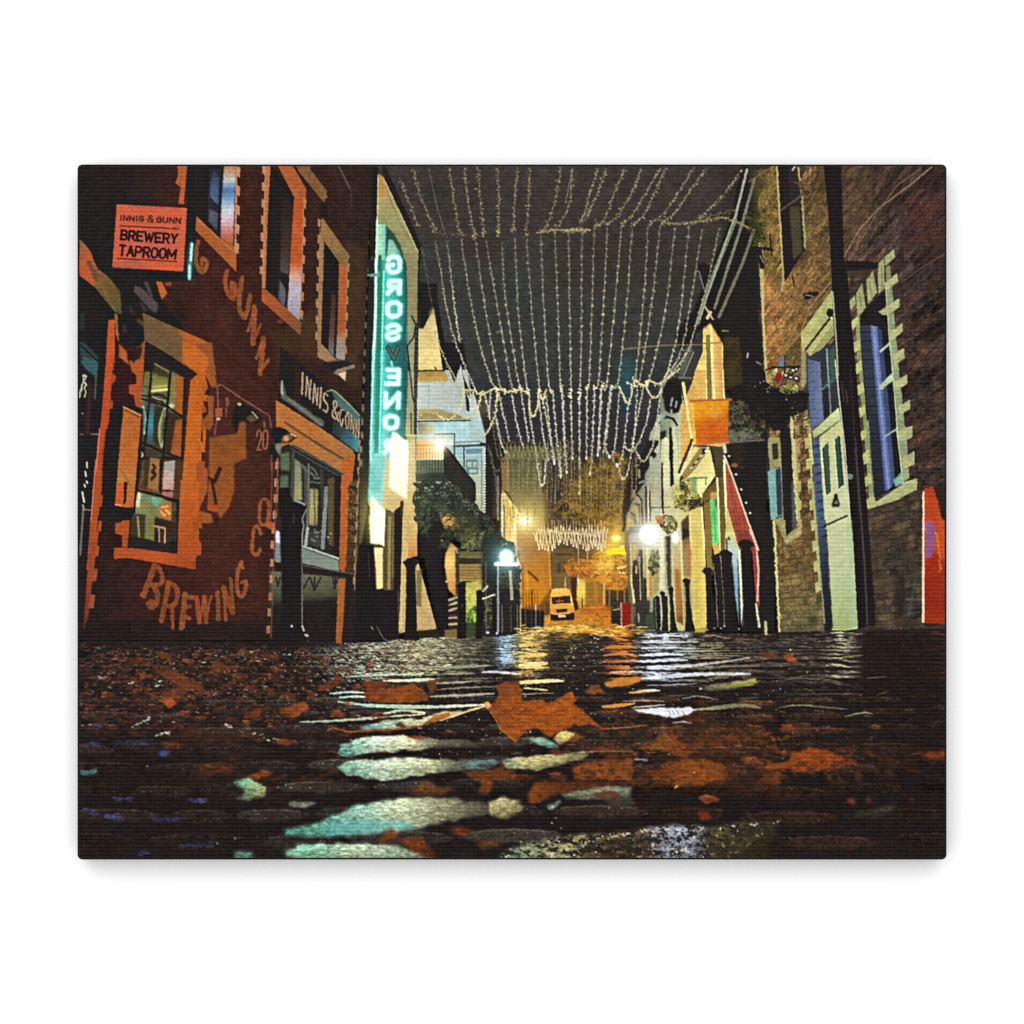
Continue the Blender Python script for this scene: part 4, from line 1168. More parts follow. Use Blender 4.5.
# left quoins of the window
for q in ("100,770 160,710 170,770 110,850", "115,960 190,915 190,1024 120,1024"):
    poly(c6(q), (176, 178, 112), soft=.35, n=.1)
for q in ("115,30 185,0 190,90 130,120", "135,230 200,190 205,280 145,330", "150,430 215,390 225,480 160,525", "168,640 235,600 240,680 175,735", "185,860 250,820 250,900 195,945"):
    poly(c7(q), (172, 176, 110), soft=.35, n=.1)
for q in ("150,830 180,790 190,920 165,940",):
    poly(c6(q), (140, 146, 94), soft=.35)
for q in ("155,100 190,90 205,190 165,200", "175,310 205,285 215,385 180,390", "190,505 225,480 238,600 200,610", "212,710 242,680 255,820 220,830", "230,920 252,900 270,1024 240,1024"):
    poly(c7(q), (130, 138, 88), soft=.35)
for q in ("615,720 645,695 650,750 620,770", "625,830 655,800 660,850 630,870", "635,930 665,910 672,940 640,965"):
    poly(N2(q), (172, 176, 110), soft=.35, n=.1)
use(bask)
leafy(c5("-20,300 130,290 200,360 420,390 540,400 540,560 380,640 340,720 170,760 140,640 0,600"), [(34, 30, 30), (38, 34, 32)], 2.4, .95, rough=2)
poly(c5("100,360 500,380 540,480 400,500 360,640 180,720 130,620"), (34, 30, 30), .95, 2)
for x, y in ((95, 305), (130, 290), (165, 390), (180, 350), (45, 340), (340, 460), (75, 120)):
    dot(*c5([(x, y)])[0], 1.0, (150, 140, 134), .8)
# flower basket with lights on the corner
ob = part('flower_basket', 0, 'wrought iron bracket basket with a red bauble on the corner of the stone building')
line(c5("150,185 220,160 465,155"), 2.2, (40, 34, 36))
line(c5("320,60 322,240"), 2, (40, 36, 40))
poly(c5("265,80 318,50 320,155 270,150"), (110, 116, 134), soft=.4)
ell(*c5([(265, 250)])[0], 3.6, 3.8, (150, 34, 34), soft=.5)
dot(*c5([(240, 195)])[0], 2.2, (206, 180, 150))
for x, y in ((335, 235), (385, 205), (430, 265), (430, 180), (380, 255), (400, 190)):
    ell(*c5([(x, y)])[0], 2.8, 2.8, (40, 34, 36))
    dot(*c5([(x, y)])[0], 1.6, (190, 186, 180))
leafy(c5("280,390 340,290 420,290 450,380 400,420"), [(150, 150, 80), (190, 190, 120), (110, 110, 50)], 1.3, .6)
leafy(c5("150,200 240,200 240,330 180,350"), [(176, 150, 90), (120, 110, 60)], 1.5, .5, mark=False)
poly(c5("480,0 520,0 525,300 490,360 470,330"), (150, 144, 100), soft=.6)
# near drainpipe
dp = part('drainpipe', 0, 'thick black drainpipe rising up the stone building')
poly(M2("435,48 518,48 530,480 548,560 560,820 580,1024 495,1024 480,760 462,330"), (34, 29, 29), soft=.35, n=.04)
poly(N2("478,0 555,0 585,300 610,640 640,1024 560,1024 535,760 510,460"), (34, 29, 29), soft=.35, n=.04)
poly(O2("530,0 612,0 640,330 680,860 595,880 570,400"), (34, 29, 29), soft=.35, n=.04)
line(N2("560,300 580,640 600,1000"), 1.4, (60, 46, 46), .7, mark=False, jit=1)
line(O2("585,40 625,560 640,860"), 1.6, (84, 74, 72), .8, mark=False)
for q in ("540,420 548,480", "583,640 588,700", "520,380 530,470"):
    line(N2(q), 1.3, (84, 62, 60), .8, mark=False)
ell(*N2([(560, 822)])[0], 2.8, 3, (110, 124, 120), soft=.4)
line(N2("490,280 515,520 535,700 560,1024"), 1.3, (206, 216, 190), .85)
line(M2("478,640 495,880 503,1024"), 1.6, (190, 190, 150), .8)
poly(M2("535,490 690,500 690,530 540,545"), (36, 30, 30), soft=.6)
poly(M2("540,540 660,530 650,570 550,575"), (66, 52, 40), .8, .6)
# orange banner
ban = part('banner', 0, 'orange feather banner with a violet patch at the right edge')
poly(N2("902,880 945,868 1003,1024 900,1024"), G((0, 488, (188, 66, 26)), (0, 520, (206, 74, 24))), soft=.4, n=.05)
poly(O2("900,232 945,225 990,330 1000,400 1000,855 895,850"), G((0, 490, (194, 66, 24)), (0, 520, (206, 78, 26)), (0, 560, (176, 50, 22)), (0, 600, (156, 42, 20)), (0, 625, (174, 52, 22))), soft=.35, n=.07)
poly(O2("945,222 1004,210 1004,380 985,330"), (56, 34, 32), soft=.5)
poly(O2("968,290 1004,360 1004,440"), (40, 28, 28), soft=.5)
poly(O2('905,378 948,378 960,430 955,510 935,545 908,556'), (140, 86, 136), .92, 1.2, n=.05)
poly(O2("960,370 1000,370 1000,560 950,520"), (206, 82, 26), soft=.5, mark=False)
poly(O2("896,240 905,240 905,850 893,850"), (236, 190, 160), soft=.4)
for i in range(26):
    t = i / 25
    dot(*O2([(962 + 18 * t + rnd.uniform(-6, 6), 430 + 180 * t)])[0], .8, (255, 170, 90), .7, False)
line(O2("1003,240 1003,850"), 1, (150, 30, 16), .6, mark=False)
# ---- strings of fairy lights over the street -------------------------------------
def strand(pts, col, w=.9, spark=1.7, off=.5, size=.75, bright=1.25, al=.85, new=True):
    if new:
        part('light_string', 0)
    p = smooth(pts)
    two = isinstance(col[0], tuple)
    ca, cb_ = col if two else (col, col)
    acc = 0
    for i in range(len(p) - 1):
        tt = i / max(1, len(p) - 1)
        col = tuple(u * (1 - tt) + v * tt for u, v in zip(ca, cb_))
        line(p[i:i + 2], w, col, al, n=.1, jit=.7, soft=.6)
        L = math.hypot(p[i + 1][0] - p[i][0], p[i + 1][1] - p[i][1])
        acc += L
        while acc > spark:
            acc -= spark * rnd.uniform(.6, 1.4)
            f = rnd.uniform(.75, bright)
            x = p[i][0] + rnd.gauss(0, off)
            y = p[i][1] + rnd.gauss(0, .8)
            c = tuple(min(255, v * f) for v in col)
            an = rnd.uniform(0, 3.1)
            s = size * rnd.uniform(.7, 1.5)
            line([(x, y), (x + math.cos(an) * s, y + math.sin(an) * s)], size, c, .9)


TOP = [("0,90 40,190 90,320", .7), ("60,40 90,150 160,330", .9), ("230,35 250,180 280,340", .9), ("300,40 315,180 345,350", .9), ("360,35 372,180 390,350", .9),
       ("455,40 460,180 458,345", .8), ("545,40 535,180 527,330", .9), ("605,40 600,180 587,345", .9), ("750,40 720,190 700,270 660,335", .9), ("803,40 790,190 760,270 720,330", 1)]
for q, s in TOP:
    strand(G2(q), (126, 114, 84), .9, 1.5, 1.0, 1.0, 1.4, .6)
line(G2("135,40 165,190 210,345"), .8, (120, 110, 92), .8)
line(G2("803,40 770,200"), 1, (136, 122, 94), .8)
for q in ("175,40 130,190 95,300", "215,40 165,180 105,300", "300,40 255,150 210,270 165,310", "375,40 335,150 280,240 225,300", "465,40 400,150 340,250 285,300", "490,40 440,150 395,250 345,300",
          "620,40 550,150 490,240 420,295", "680,40 600,150 540,240 475,290", "850,40 770,150 690,230 650,270"):
    strand(J2(q), (130, 120, 92), .9, 1.5, .9, 1.0, 1.4, .65)
# the wire and clumps where the strings cross
strand(G2("150,330 210,345 280,345 345,352 390,352"), (124, 108, 70), .7, 2.2, 1.0, .8, 1.2, .25)
strand(G2("640,338 720,325 780,328 850,325 880,325"), (150, 134, 86), 1.2, 1.2, .9, 1.0, 1.3, .8)
strand(J2("28,325 80,328 135,325"), (150, 134, 86), 1.6, 1.2, .9, 1.1, 1.3, .8)
strand(J2("475,290 545,295 650,285 750,268 800,280 890,320"), (140, 124, 84), 1.2, 1.2, 1.0, 1.0, 1.3, .7)
strand(J2("650,270 740,250 820,230"), (120, 104, 74), .8, 1.5, 1, .9, 1.2, .5)
for z, q in ((G2, "160,325 280,340 345,350 390,350 458,345 527,325 587,345 660,335 720,325 845,325 910,300"), (J2, "60,328 165,312 225,300 285,300 345,298 420,295 475,290 650,275")):
    for x, y in z(q):
        for i in range(7):
            dot(x + rnd.gauss(0, 1.2), y + rnd.gauss(0, 1.8), .9, rnd.choice([(150, 134, 90), (120, 108, 70), (176, 160, 116)]), .85)
MID = ["165,380 190,520 215,680 260,850 330,1024 360,1090", "220,380 240,560 255,690 280,850", "285,370 320,600 370,850 425,1024 455,1065", "350,360 390,650 460,1024 490,1070", "400,380 445,640 515,1024 530,1070",
       "475,390 490,640 550,1024 562,1065", "535,370 550,690 585,1024 600,1075", "590,370 615,720 645,1024 650,1075", "655,360 670,690 690,1024 705,1080", "720,340 735,700 745,1024 750,1080",
       "785,340 790,700 795,1024 795,1110", "848,340 845,700 840,1024 835,1120"]
for i, q in enumerate(MID):
    p = G2(q)
    strand(p, ((126, 120, 102), (226, 218, 184)), .95, 1.25, .6, .65, 1.3, .72)
strand(G2("100,400 125,540 150,680"), (104, 100, 88), .6, 2, .6, .7, 1.3, .5)
for q in ("160,320 150,640 135,1024 120,1065", "220,320 205,640 180,1024 160,1060", "285,310 265,560 220,1024 200,1058", "335,310 310,680 270,1024 240,1058", "410,310 390,640 350,1024 345,1030", "465,310 430,640 370,1024 340,1040",
          "535,320 490,700 415,1024 400,1040", "600,310 555,750 500,1000", "660,330 610,650 560,900 480,1020", "740,320 690,560 630,770 590,900 500,1015"):
    p = J2(q)
    strand(p, ((134, 124, 100), (224, 214, 178)), .95, 1.25, .6, .65, 1.3, .72)
strand(H2("160,120 190,230 260,370 290,420"), (190, 184, 150), 1, 1.5, .7, .8, 1.3, .8)
# second crossing, brighter
for q in ("290,420 340,420 380,440 440,412 490,425 520,425 560,418 600,432", "600,432 605,520 622,540 640,500 645,420", "645,425 665,465 680,420", "380,440 360,500 330,548 290,545", "300,430 280,500 230,555 180,540", "455,430 440,540 410,610 390,632"):
    strand(H2(q), (206, 196, 140), 1.3, 1.3, .7, .9, 1.25, .9)
for q in ("80,540 130,520 190,540", ):
    strand(H2(q), (196, 180, 120), .8, 1.6, .8, .8, 1.2, .5)
for q in ("275,400 295,450 315,478 335,430 330,390", "350,370 385,398 420,370", "365,390 400,405 425,450 450,452 475,415", "420,375 460,392 500,365 560,320"):
    strand(K2(q), (206, 196, 146), 1.3, 1.3, .7, .9, 1.25, .9)
for z, q in ((H2, "385,430 450,418 490,422 530,420 562,415 595,430 650,420 670,455 708,425 750,415 795,450 795,420 835,460 835,430 870,405 905,408 942,402 985,402"), (K2, "318,385 350,370 400,385 200,400 240,402 50,450 88,460")):
    for x, y in z(q):
        for i in range(5):
            dot(x + rnd.gauss(0, .9), y + rnd.gauss(0, 1.5), .95, rnd.choice([(226, 216, 160), (196, 186, 140), (240, 234, 190)]), .9)
LOW = ["310,430 340,510", "395,440 420,560", "460,440 510,660", "520,440 545,580 575,690", "565,440 600,660", "603,530 630,700 650,840 660,862 672,840 680,740", "645,440 665,620 690,745", "680,450 715,760", "712,440 735,700 748,825",
       "755,430 765,640 775,805", "795,470 803,742", "835,480 836,905", "870,415 868,738", "905,412 895,700 885,812", "935,415 920,725", "980,405 955,640 945,715", "420,430 415,555", "445,540 470,660 500,720", "660,440 700,640 722,760"]
for q in LOW:
    strand(H2(q), (200, 194, 172), 1.0, 1.2, .5, .75, 1.2, .85)
for q in ("195,410 180,720", "240,410 210,700", "275,440 255,680 230,732 213,690", "320,480 290,720 265,770 243,730", "390,400 350,600 315,800 290,832 270,770", "360,420 342,660 325,700 300,680",
          "420,460 400,580 350,690 320,702", "470,420 440,640 405,735 380,748 355,700", "10,400 30,805", "0,700 5,820"):
    strand(K2(q), (192, 186, 160), .9, 1.4, .5, .8, 1.25, .85)
# ends glow a little
for z, q in ((H2, "660,862 690,742 718,760 748,822 775,802 803,738 836,900 868,735 885,808 920,722"), (K2, "290,830 265,768 230,730")):
    for x, y in z(q):
        ell(x, y, 1.1, 1.8, (236, 232, 212), .9, .4)
# dim loops behind
part('light_string', 0, 'dim tangle of further strings behind the bright ones')
for i in range(17):
    x = 460 + i * 19
    strand(H2([(x, 650 + rnd.uniform(0, 50)), (x + 10, 720), (x + 22, 740), (x + 34, 715), (x + 40, 660)]), (140, 134, 92), .7, 2, .5, .6, 1.2, .55, new=False)
for q in ("430,570 450,700 480,760 500,720", "410,690 430,770 460,795 480,740", "440,560 500,690", "415,680 440,800 455,1020", "690,640 700,900", "735,780 738,890", "990,740 985,910", "950,720 935,880"):
    strand(H2(q), (132, 122, 96), .7, 2.2, .4, .6, 1.2, .55, new=False)
for i in range(20):
    x = rnd.uniform(20, 580)
    strand(a3([(x, rnd.uniform(100, 250)), (x + rnd.uniform(-15, 15), rnd.uniform(380, 560))]), (120, 100, 66), .6, 2.5, .4, .6, 1.2, .4, new=False)
part('light_string', 0, 'dim overlapping strings hanging before the far tree')
for i in range(46):
    x = 503 + i * 3 + rnd.uniform(-2, 2)
    y0 = rnd.uniform(440, 474)
    strand([(x, y0), (x + rnd.uniform(-1.5, 1.5), y0 + 25), (x + rnd.uniform(-2, 2), rnd.uniform(490, 532))], (146, 130, 88) if x < 560 else (150, 124, 72), .7, 2.2, .4, .6, 1.25, .5, new=False)
# far garland across the street
garl = part('light_garland', 0, 'icicle lights hung across the far end of the street')
line(I2("620,418 760,432 960,448"), .9, (210, 186, 126), .8)
for i in range(23):
    x = 630 + i * 14.5 + rnd.uniform(-3, 3)
    t = i / 23
    b_ = rnd.randint(206, 246)
    c = (b_, b_ * .9, b_ * (.58 + .2 * t))
    top = 380 + rnd.uniform(-10, 18)
    bot = 470 + rnd.uniform(-6, 45)
    line(I2([(x - 10, top + 45), (x, bot - 20), (x + 4, bot), (x + 8, bot - 25), (x + 16, top + 30)]), 1.1, c, .9, jit=.4)
    line(I2([(x + 2, top), (x + 5, top + 60)]), .7, c, .6, jit=.4)
    dot(*I2([(x + 4, bot)])[0], .9, (250, 240, 210))
for q in ("828,470 832,578", "875,480 872,565", "770,640 768,700"):
    line(I2(q), 1, (206, 170, 120), .85, jit=.4)
ell(*G2([(460, 800)])[0], 3.6, .9, (120, 140, 124), .8, .5, mark=False, rot=-.3)
# ---- wet cobbles -----------------------------------------------------------------
use(road)
GT = [(78, 641), (230, 642), (300, 641), (345, 643), (380, 641), (420, 638), (470, 637), (505, 636), (530, 631), (548, 629), (570, 633), (610, 634), (628, 634), (645, 633), (690, 632), (740, 633), (790, 632), (850, 630), (946, 629)]
poly(GT + [(946, 860), (78, 860)], G((0, 630, (37, 31, 29)), (0, 700, (35, 29, 27)), (0, 790, (31, 26, 25)), (0, 860, (33, 28, 27))), n=.12, soft=.4)
gm = mask(GT + [(946, 860), (78, 860)], 0)
(ga, gb, gc, gd), gmm = gm
GX, GY = XX[gc:gd, ga:gb], YY[gc:gd, ga:gb]
q_ = np.clip(GY - 624, 4, None)
wob = noise(120, 14, 40)[gc:gd, ga:gb] * .5 + noise(44, 7, 41)[gc:gd, ga:gb] * .3 + noise(16, 2.2, 42)[gc:gd, ga:gb] * .16
ph = 9.5 * np.log(q_) + wob * 1.2
bands = np.clip(np.sin(ph * 2 * np.pi / 1.25) * 1.5 + noise(30, 2.4, 43)[gc:gd, ga:gb] * 1.3 + noise(5, 1.0, 46)[gc:gd, ga:gb] * .7 - .15, 0, 1)
fine = np.clip(noise(6, 1.1, 44)[gc:gd, ga:gb] * 1.5 + noise(14, 1.4, 45)[gc:gd, ga:gb] * 1.1, 0, 1)
near = np.clip((GY - 636) / 26, 0, 1)
pat = bands * near + np.clip(fine + .25 * bands, 0, 1) * (1 - near)
REFL = [(335, 26, 640, 676, (120, 150, 136), .7), (372, 34, 637, 690, (196, 214, 188), 1.0), (424, 34, 634, 676, (222, 220, 170), 1.0), (462, 30, 634, 682, (140, 146, 116), .8), (507, 9, 630, 668, (170, 206, 236), 1.1), (530, 13, 628, 676, (236, 204, 112), 1.05),
        (560, 22, 631, 640, (226, 170, 60), .8), (570, 30, 640, 690, (96, 84, 60), .5), (622, 11, 630, 690, (236, 140, 48), 1.05), (612, 8, 640, 672, (150, 70, 36), .5), (660, 20, 630, 712, (206, 214, 230), .9), (684, 14, 632, 690, (176, 186, 190), .8), (712, 20, 632, 722, (160, 150, 104), .75),
        (745, 26, 634, 690, (124, 104, 84), .5), (800, 30, 632, 715, (120, 108, 84), .55), (842, 12, 630, 700, (200, 196, 160), .85), (905, 40, 634, 720, (96, 40, 26), .45), (940, 10, 632, 700, (160, 60, 36), .6),
        (240, 80, 640, 690, (96, 62, 40), .45), (130, 60, 645, 720, (84, 44, 32), .45)]
dens = np.clip(.62 + .55 * vnoise((GX - 560) / (GY - 604 + 50) * 16, np.log(q_) * 44, 14) + .45 * vnoise((GX - 560) / (GY - 604 + 50) * 50, np.log(q_) * 60, 15), 0, 1.2)
for cx, sx, y0, y1, col, al in REFL:
    y1 = min(y1, 680)
    m = np.exp(-((GX - cx) / sx) ** 2 * .8) * np.clip((GY - y0 + 3) / 5, 0, 1) * np.clip((y1 + 8 - GY) / 16, 0, 1)
    if cx in (372, 424, 530, 507):
        m = m * 1.15
        pat_ = pat * .35 + dens * .75
    else:
        pat_ = pat
    k = np.clip(m * al * pat_ * np.clip(1.0 + .75 * vnoise((GX - 560) / (GY - 604 + 50) * 40, np.log(q_) * 40, 12) + .4 * vnoise((GX - 560) / (GY - 604 + 50) * 14, np.log(q_) * 16, 13), .1, 1.6) * 1.2, 0, 1) * gmm
    IMG[gc:gd, ga:gb] = IMG[gc:gd, ga:gb] * (1 - k[..., None]) + np.array(col, np.float32) * k[..., None]
GU = (GX - 560) / (GY - 604 + 50)
GV = np.log(np.clip(GY - 616, 6, None))
UL = (GX - 190) / (GY - 604 + 90) * 1.4
UR = (GX - 720) / (GY - 604 + 90) * 1.4
v1, v2, v3, v4 = vnoise(UL * 14, GV * 17, 1), vnoise(UL * 32 + 9, GV * 30, 2), vnoise(UL * 74, GV * 50, 3), vnoise(UR * 8, GV * 11, 4)
w2, w3 = vnoise(UR * 24, GV * 26, 16), vnoise(UR * 60, GV * 52, 17)
mixc = np.clip(vnoise(UL * 12, GV * 20, 9) * .8 + .5, 0, 1)[..., None]
mixd = np.clip(vnoise(UR * 16, GV * 22, 10) * .8 + .5, 0, 1)[..., None]


def over(k, C):
    k = np.clip(k, 0, 1)[..., None] * gmm[..., None]
    IMG[gc:gd, ga:gb] = IMG[gc:gd, ga:gb] * (1 - k) + C * k


def lump(cx, cy, rx, ry):
    return np.exp(-(((GX - cx) / rx) ** 2 + ((GY - cy) / ry) ** 2))


brown = np.array((104, 54, 32), np.float32) * mixc + np.array((58, 36, 31), np.float32) * (1 - mixc)
rust = np.array((150, 74, 28), np.float32) * mixd + np.array((74, 40, 24), np.float32) * (1 - mixd)
zone_l = np.clip(lump(200, 680, 170, 50) * 1.3 + lump(120, 660, 90, 40) + lump(330, 665, 90, 30) * .7, 0, 1)
zone_r = np.clip(lump(690, 750, 90, 34) * 1.3 + lump(800, 760, 120, 30) * .8 + lump(600, 735, 70, 22) * .7 + lump(250, 765, 120, 26) * .6, 0, 1)
cl = v1 * .6 + v2 * .55 + v3 * .45
over(np.clip((cl - .05) * 2.6, 0, .9) * zone_l, brown)
over(np.clip((v4 * .6 + w2 * .5 + w3 * .35 - .0) * 2.2, 0, .9) * zone_r, rust)
over(np.clip((-cl - .2) * 3, 0, .85) * np.clip(zone_l + zone_r, 0, 1), np.array((28, 24, 24), np.float32))
gl = v3 * .7 + v2 * .45 + vnoise(GU * 140, GV * 80, 11) * .45
gz = np.clip(lump(230, 665, 200, 42) + lump(520, 660, 240, 34) * .8 + lump(800, 660, 160, 36) * .6, 0, 1)
over(np.clip((gl - .62) * 4, 0, .95) * gz, np.array((186, 170, 150), np.float32) * mixc + np.array((110, 92, 80), np.float32) * (1 - mixc))
over(np.clip((gl - .55) * 4, 0, .9) * lump(345, 660, 60, 22), np.array((186, 204, 184), np.float32))
# a warm rim of lit road at the far end
for i in range(170):
    x = rnd.uniform(512, 640)
    streak(x, x + rnd.uniform(4, 14), rnd.uniform(625, 636), rnd.uniform(.7, 1.6), rnd.choice([(236, 190, 80), (200, 140, 40), (250, 220, 140), (120, 84, 30)]), .7, soft=.3)
# litter of wet leaf scraps and glints on the left
for i in range(900):
    x = rnd.uniform(80, 420)
    y = 641 + (rnd.random() ** 1.3) * 120
    w = rnd.uniform(1.5, 8) * (1 + (y - 640) / 80)
    c = rnd.choice([(84, 44, 28), (104, 54, 28), (60, 38, 30), (120, 66, 36), (44, 32, 30), (30, 26, 26), (72, 46, 34)])
    streak(x, x + w, y, rnd.uniform(.8, 2.6), c, .6, bow=rnd.uniform(-1.5, 1.5), rough=1.2, soft=.4)
for i in range(620):
    x = rnd.uniform(80, 420)
    y = 641 + (rnd.random() ** 1.5) * 90
    c = rnd.choice([(170, 150, 130), (190, 180, 160), (130, 96, 76), (110, 80, 66), (150, 150, 140)])
    if x > 280 and y < 680:
        c = rnd.choice([(190, 200, 176), (150, 164, 140), (110, 120, 100)])
    s = rnd.uniform(.5, 1.9)
    streak(x, x + s * 2.2, y, s * .7, c, rnd.uniform(.4, .95), soft=.3, rough=.5)
for i in range(520):
    x = rnd.uniform(380, 940)
    y = 636 + (rnd.random() ** 1.2) * 130
    c = rnd.choice([(110, 80, 60), (150, 120, 90), (70, 50, 38), (90, 44, 26), (30, 26, 26)])
    s = rnd.uniform(1, 6) * (1 + (y - 636) / 70)
    streak(x, x + s, y, rnd.uniform(.5, 1.6), c, .5, soft=.3, rough=.8, bow=rnd.uniform(-1, 1))
for i in range(240):
    x = rnd.uniform(400, 940)
    y = 638 + rnd.random() * 130
    dot(x, y, rnd.uniform(.4, .95), rnd.choice([(220, 214, 200), (180, 170, 160), (150, 130, 110)]), rnd.uniform(.5, .95), False)
for i in range(36):
    x = rnd.uniform(562, 606)
    y = rnd.uniform(637, 672)
    streak(x, x + rnd.uniform(1.5, 4), y, .8, rnd.choice([(210, 200, 170), (170, 150, 90), (236, 226, 200)]), .8, soft=.3)
# dark reddish mass of leaves, lower left and right
for pts, c, al, so in ((P2("40,180 900,180 1000,420 700,520 380,480 60,440"), (74, 42, 30), .35, 9), (P2("330,400 620,420 800,520 620,600 420,560 330,470"), (74, 40, 26), .75, 5), (P2("260,640 640,560 860,600 760,720 420,700"), (62, 36, 26), .6, 7),
                       (S2("0,400 260,420 320,560 340,660 60,690 -180,640 -160,480"), (104, 52, 22), .6, 7), (S2("0,420 250,425 240,480 100,500 0,490"), (126, 58, 22), .6, 3), (S2("350,470 640,460 960,520 960,580 640,600 360,600"), (74, 38, 24), .5, 6),
                       (R2("600,360 1000,400 1020,500 760,540 560,500 420,440"), (70, 46, 26), .6, 6), (R2("220,420 580,415 600,500 300,530 230,480"), (64, 54, 34), .6, 5)):
    poly(pts, c, al * .5, so, n=.22, mark=False)
for pts in (P2("40,470 340,450 640,520 620,560 200,640 40,620"), P2("640,480 900,460 1010,560 900,610 700,590"), P2("40,640 400,620 640,700 420,760 60,720"), P2("200,790 640,740 640,900 400,880 40,900"), R2("0,780 320,740 560,830 330,840 30,880"), S2("-200,690 940,610 1000,900 330,860 340,780 -180,770"),
            S2("640,60 960,60 960,520 700,480 640,300")):
    poly(pts, (32, 26, 25), .75, 5, n=.1, mark=False)


def stone_(pts, col, soft=1.2, al=.95, tex=.5, dark=(40, 44, 40)):
    """one wet cobble: its shining top mottled by grit"""
    soft = soft * .6 + .5 + max(0, (sum(p[1] for p in pts) / len(pts) - 770) / 60)
    r = mask(pts, soft, 1.7, 9)
    if not r:
        return
    bb, m = r
    a, b, c, d = bb
    f = noise(2.2, 1.4, 60)[c:d, a:b] * .45 + noise(9, 3.4, 61)[c:d, a:b] * .7
    core = blur(m, 5)
    g = np.clip((.45 + .75 * core ** 1.2) * (1 + f * tex * (1.25 - core)), 0, 1)
    ty = (YY[c:d, a:b] - min(p[1] for p in pts)) / max(1, max(p[1] for p in pts) - min(p[1] for p in pts))
    C = colour(col, bb) * np.clip(1.2 - .45 * ty + .16 * noise(5, 1.3, 63)[c:d, a:b] + .14 * noise(2, 1.2, 64)[c:d, a:b], .4, 1.35)[..., None]
    k = np.clip(m * g * (1 + .25 * noise(4, 2, 65)[c:d, a:b]), 0, 1)[..., None] * al
    IMG[c:d, a:b] = IMG[c:d, a:b] * (1 - k) + np.minimum(C, 250) * k
    g2 = np.clip((noise(1.8, 1.4, 62)[c:d, a:b] - .35) * 2.2, 0, 1) * np.clip(m * (1 - m) * 4 + .25, 0, 1)
    put(bb, m * g2, dark, .6, .1, False)


# dim rounded tops of the nearer cobbles, dark joints between
for row in range(9):
    yb = 700 + 12 * row + 1.15 * row * row
    hh = 5.5 + 1.5 * row
    x = 70 + rnd.uniform(-40, 0)
    while x < 950:
        L = rnd.uniform(38, 70) * (1 + .12 * row)
        warm = np.exp(-((x - 700) / 170) ** 2)
        cool = np.exp(-((x - 380) / 150) ** 2)
        base_ = (50 + 26 * warm + 16 * cool, 38 + 8 * warm + 24 * cool, 33 - 4 * warm + 22 * cool)
        k_ = rnd.uniform(.7, 1.25) * (1 - .35 * min(1, max(0, (x - 820) / 100))) * (.74 if yb > 785 and x > 600 else 1)
        c_ = tuple(v * k_ for v in base_)
        y_ = yb + rnd.uniform(-2, 2) + 3 * math.sin(x / 90)
        p_ = [(x + L * u, y_ - hh * .5 * math.sin(math.pi * u) ** .5 + rnd.uniform(-.6, .6)) for u in (0, .1, .25, .45, .65, .85, 1)] + [(x + L * u, y_ + hh * .42 * math.sin(math.pi * u) ** .6) for u in (.9, .7, .45, .2, .08)]
        poly(p_, c_, .62, 1.2 + .12 * row, .3, False, 1.6, 6)
        sk_ = [(x + L * u, y_ - hh * .42 * math.sin(math.pi * u) ** .5) for u in (.12, .3, .5, .7, .88)]
        line(sk_, 1.0, tuple(min(190, v * 1.9) for v in c_), .5, .3, False, 1.2, .8)
        for j_ in range(4):
            u = rnd.random()
            ell(x + L * u, y_ - hh * rnd.uniform(-.2, .45), rnd.uniform(.5, 1.3), .5, tuple(min(210, v * rnd.uniform(1.8, 3.2)) for v in c_), .6, .4, mark=False)
        x += L + rnd.uniform(1.5, 5)


T2 = Zf(520, 620, 260)


def sk(z, q, w, ca, cb=None, al=.95, soft=.6, jit=.35):
    """one wet edge of a cobble catching the light: a tapering streak"""
    p = smooth(z(q), 8)
    n_ = len(p) - 1
    ws = [w * .27 * (.35 + .65 * math.sin(math.pi * (i + .5) / (n_ + 1)) ** .6) * rnd.uniform(.8, 1.15) for i in range(n_ + 1)]
    line(p, ws, G((p[0][0], p[0][1], ca), (p[-1][0], p[-1][1], cb or ca)), al, .14, False, soft, jit)


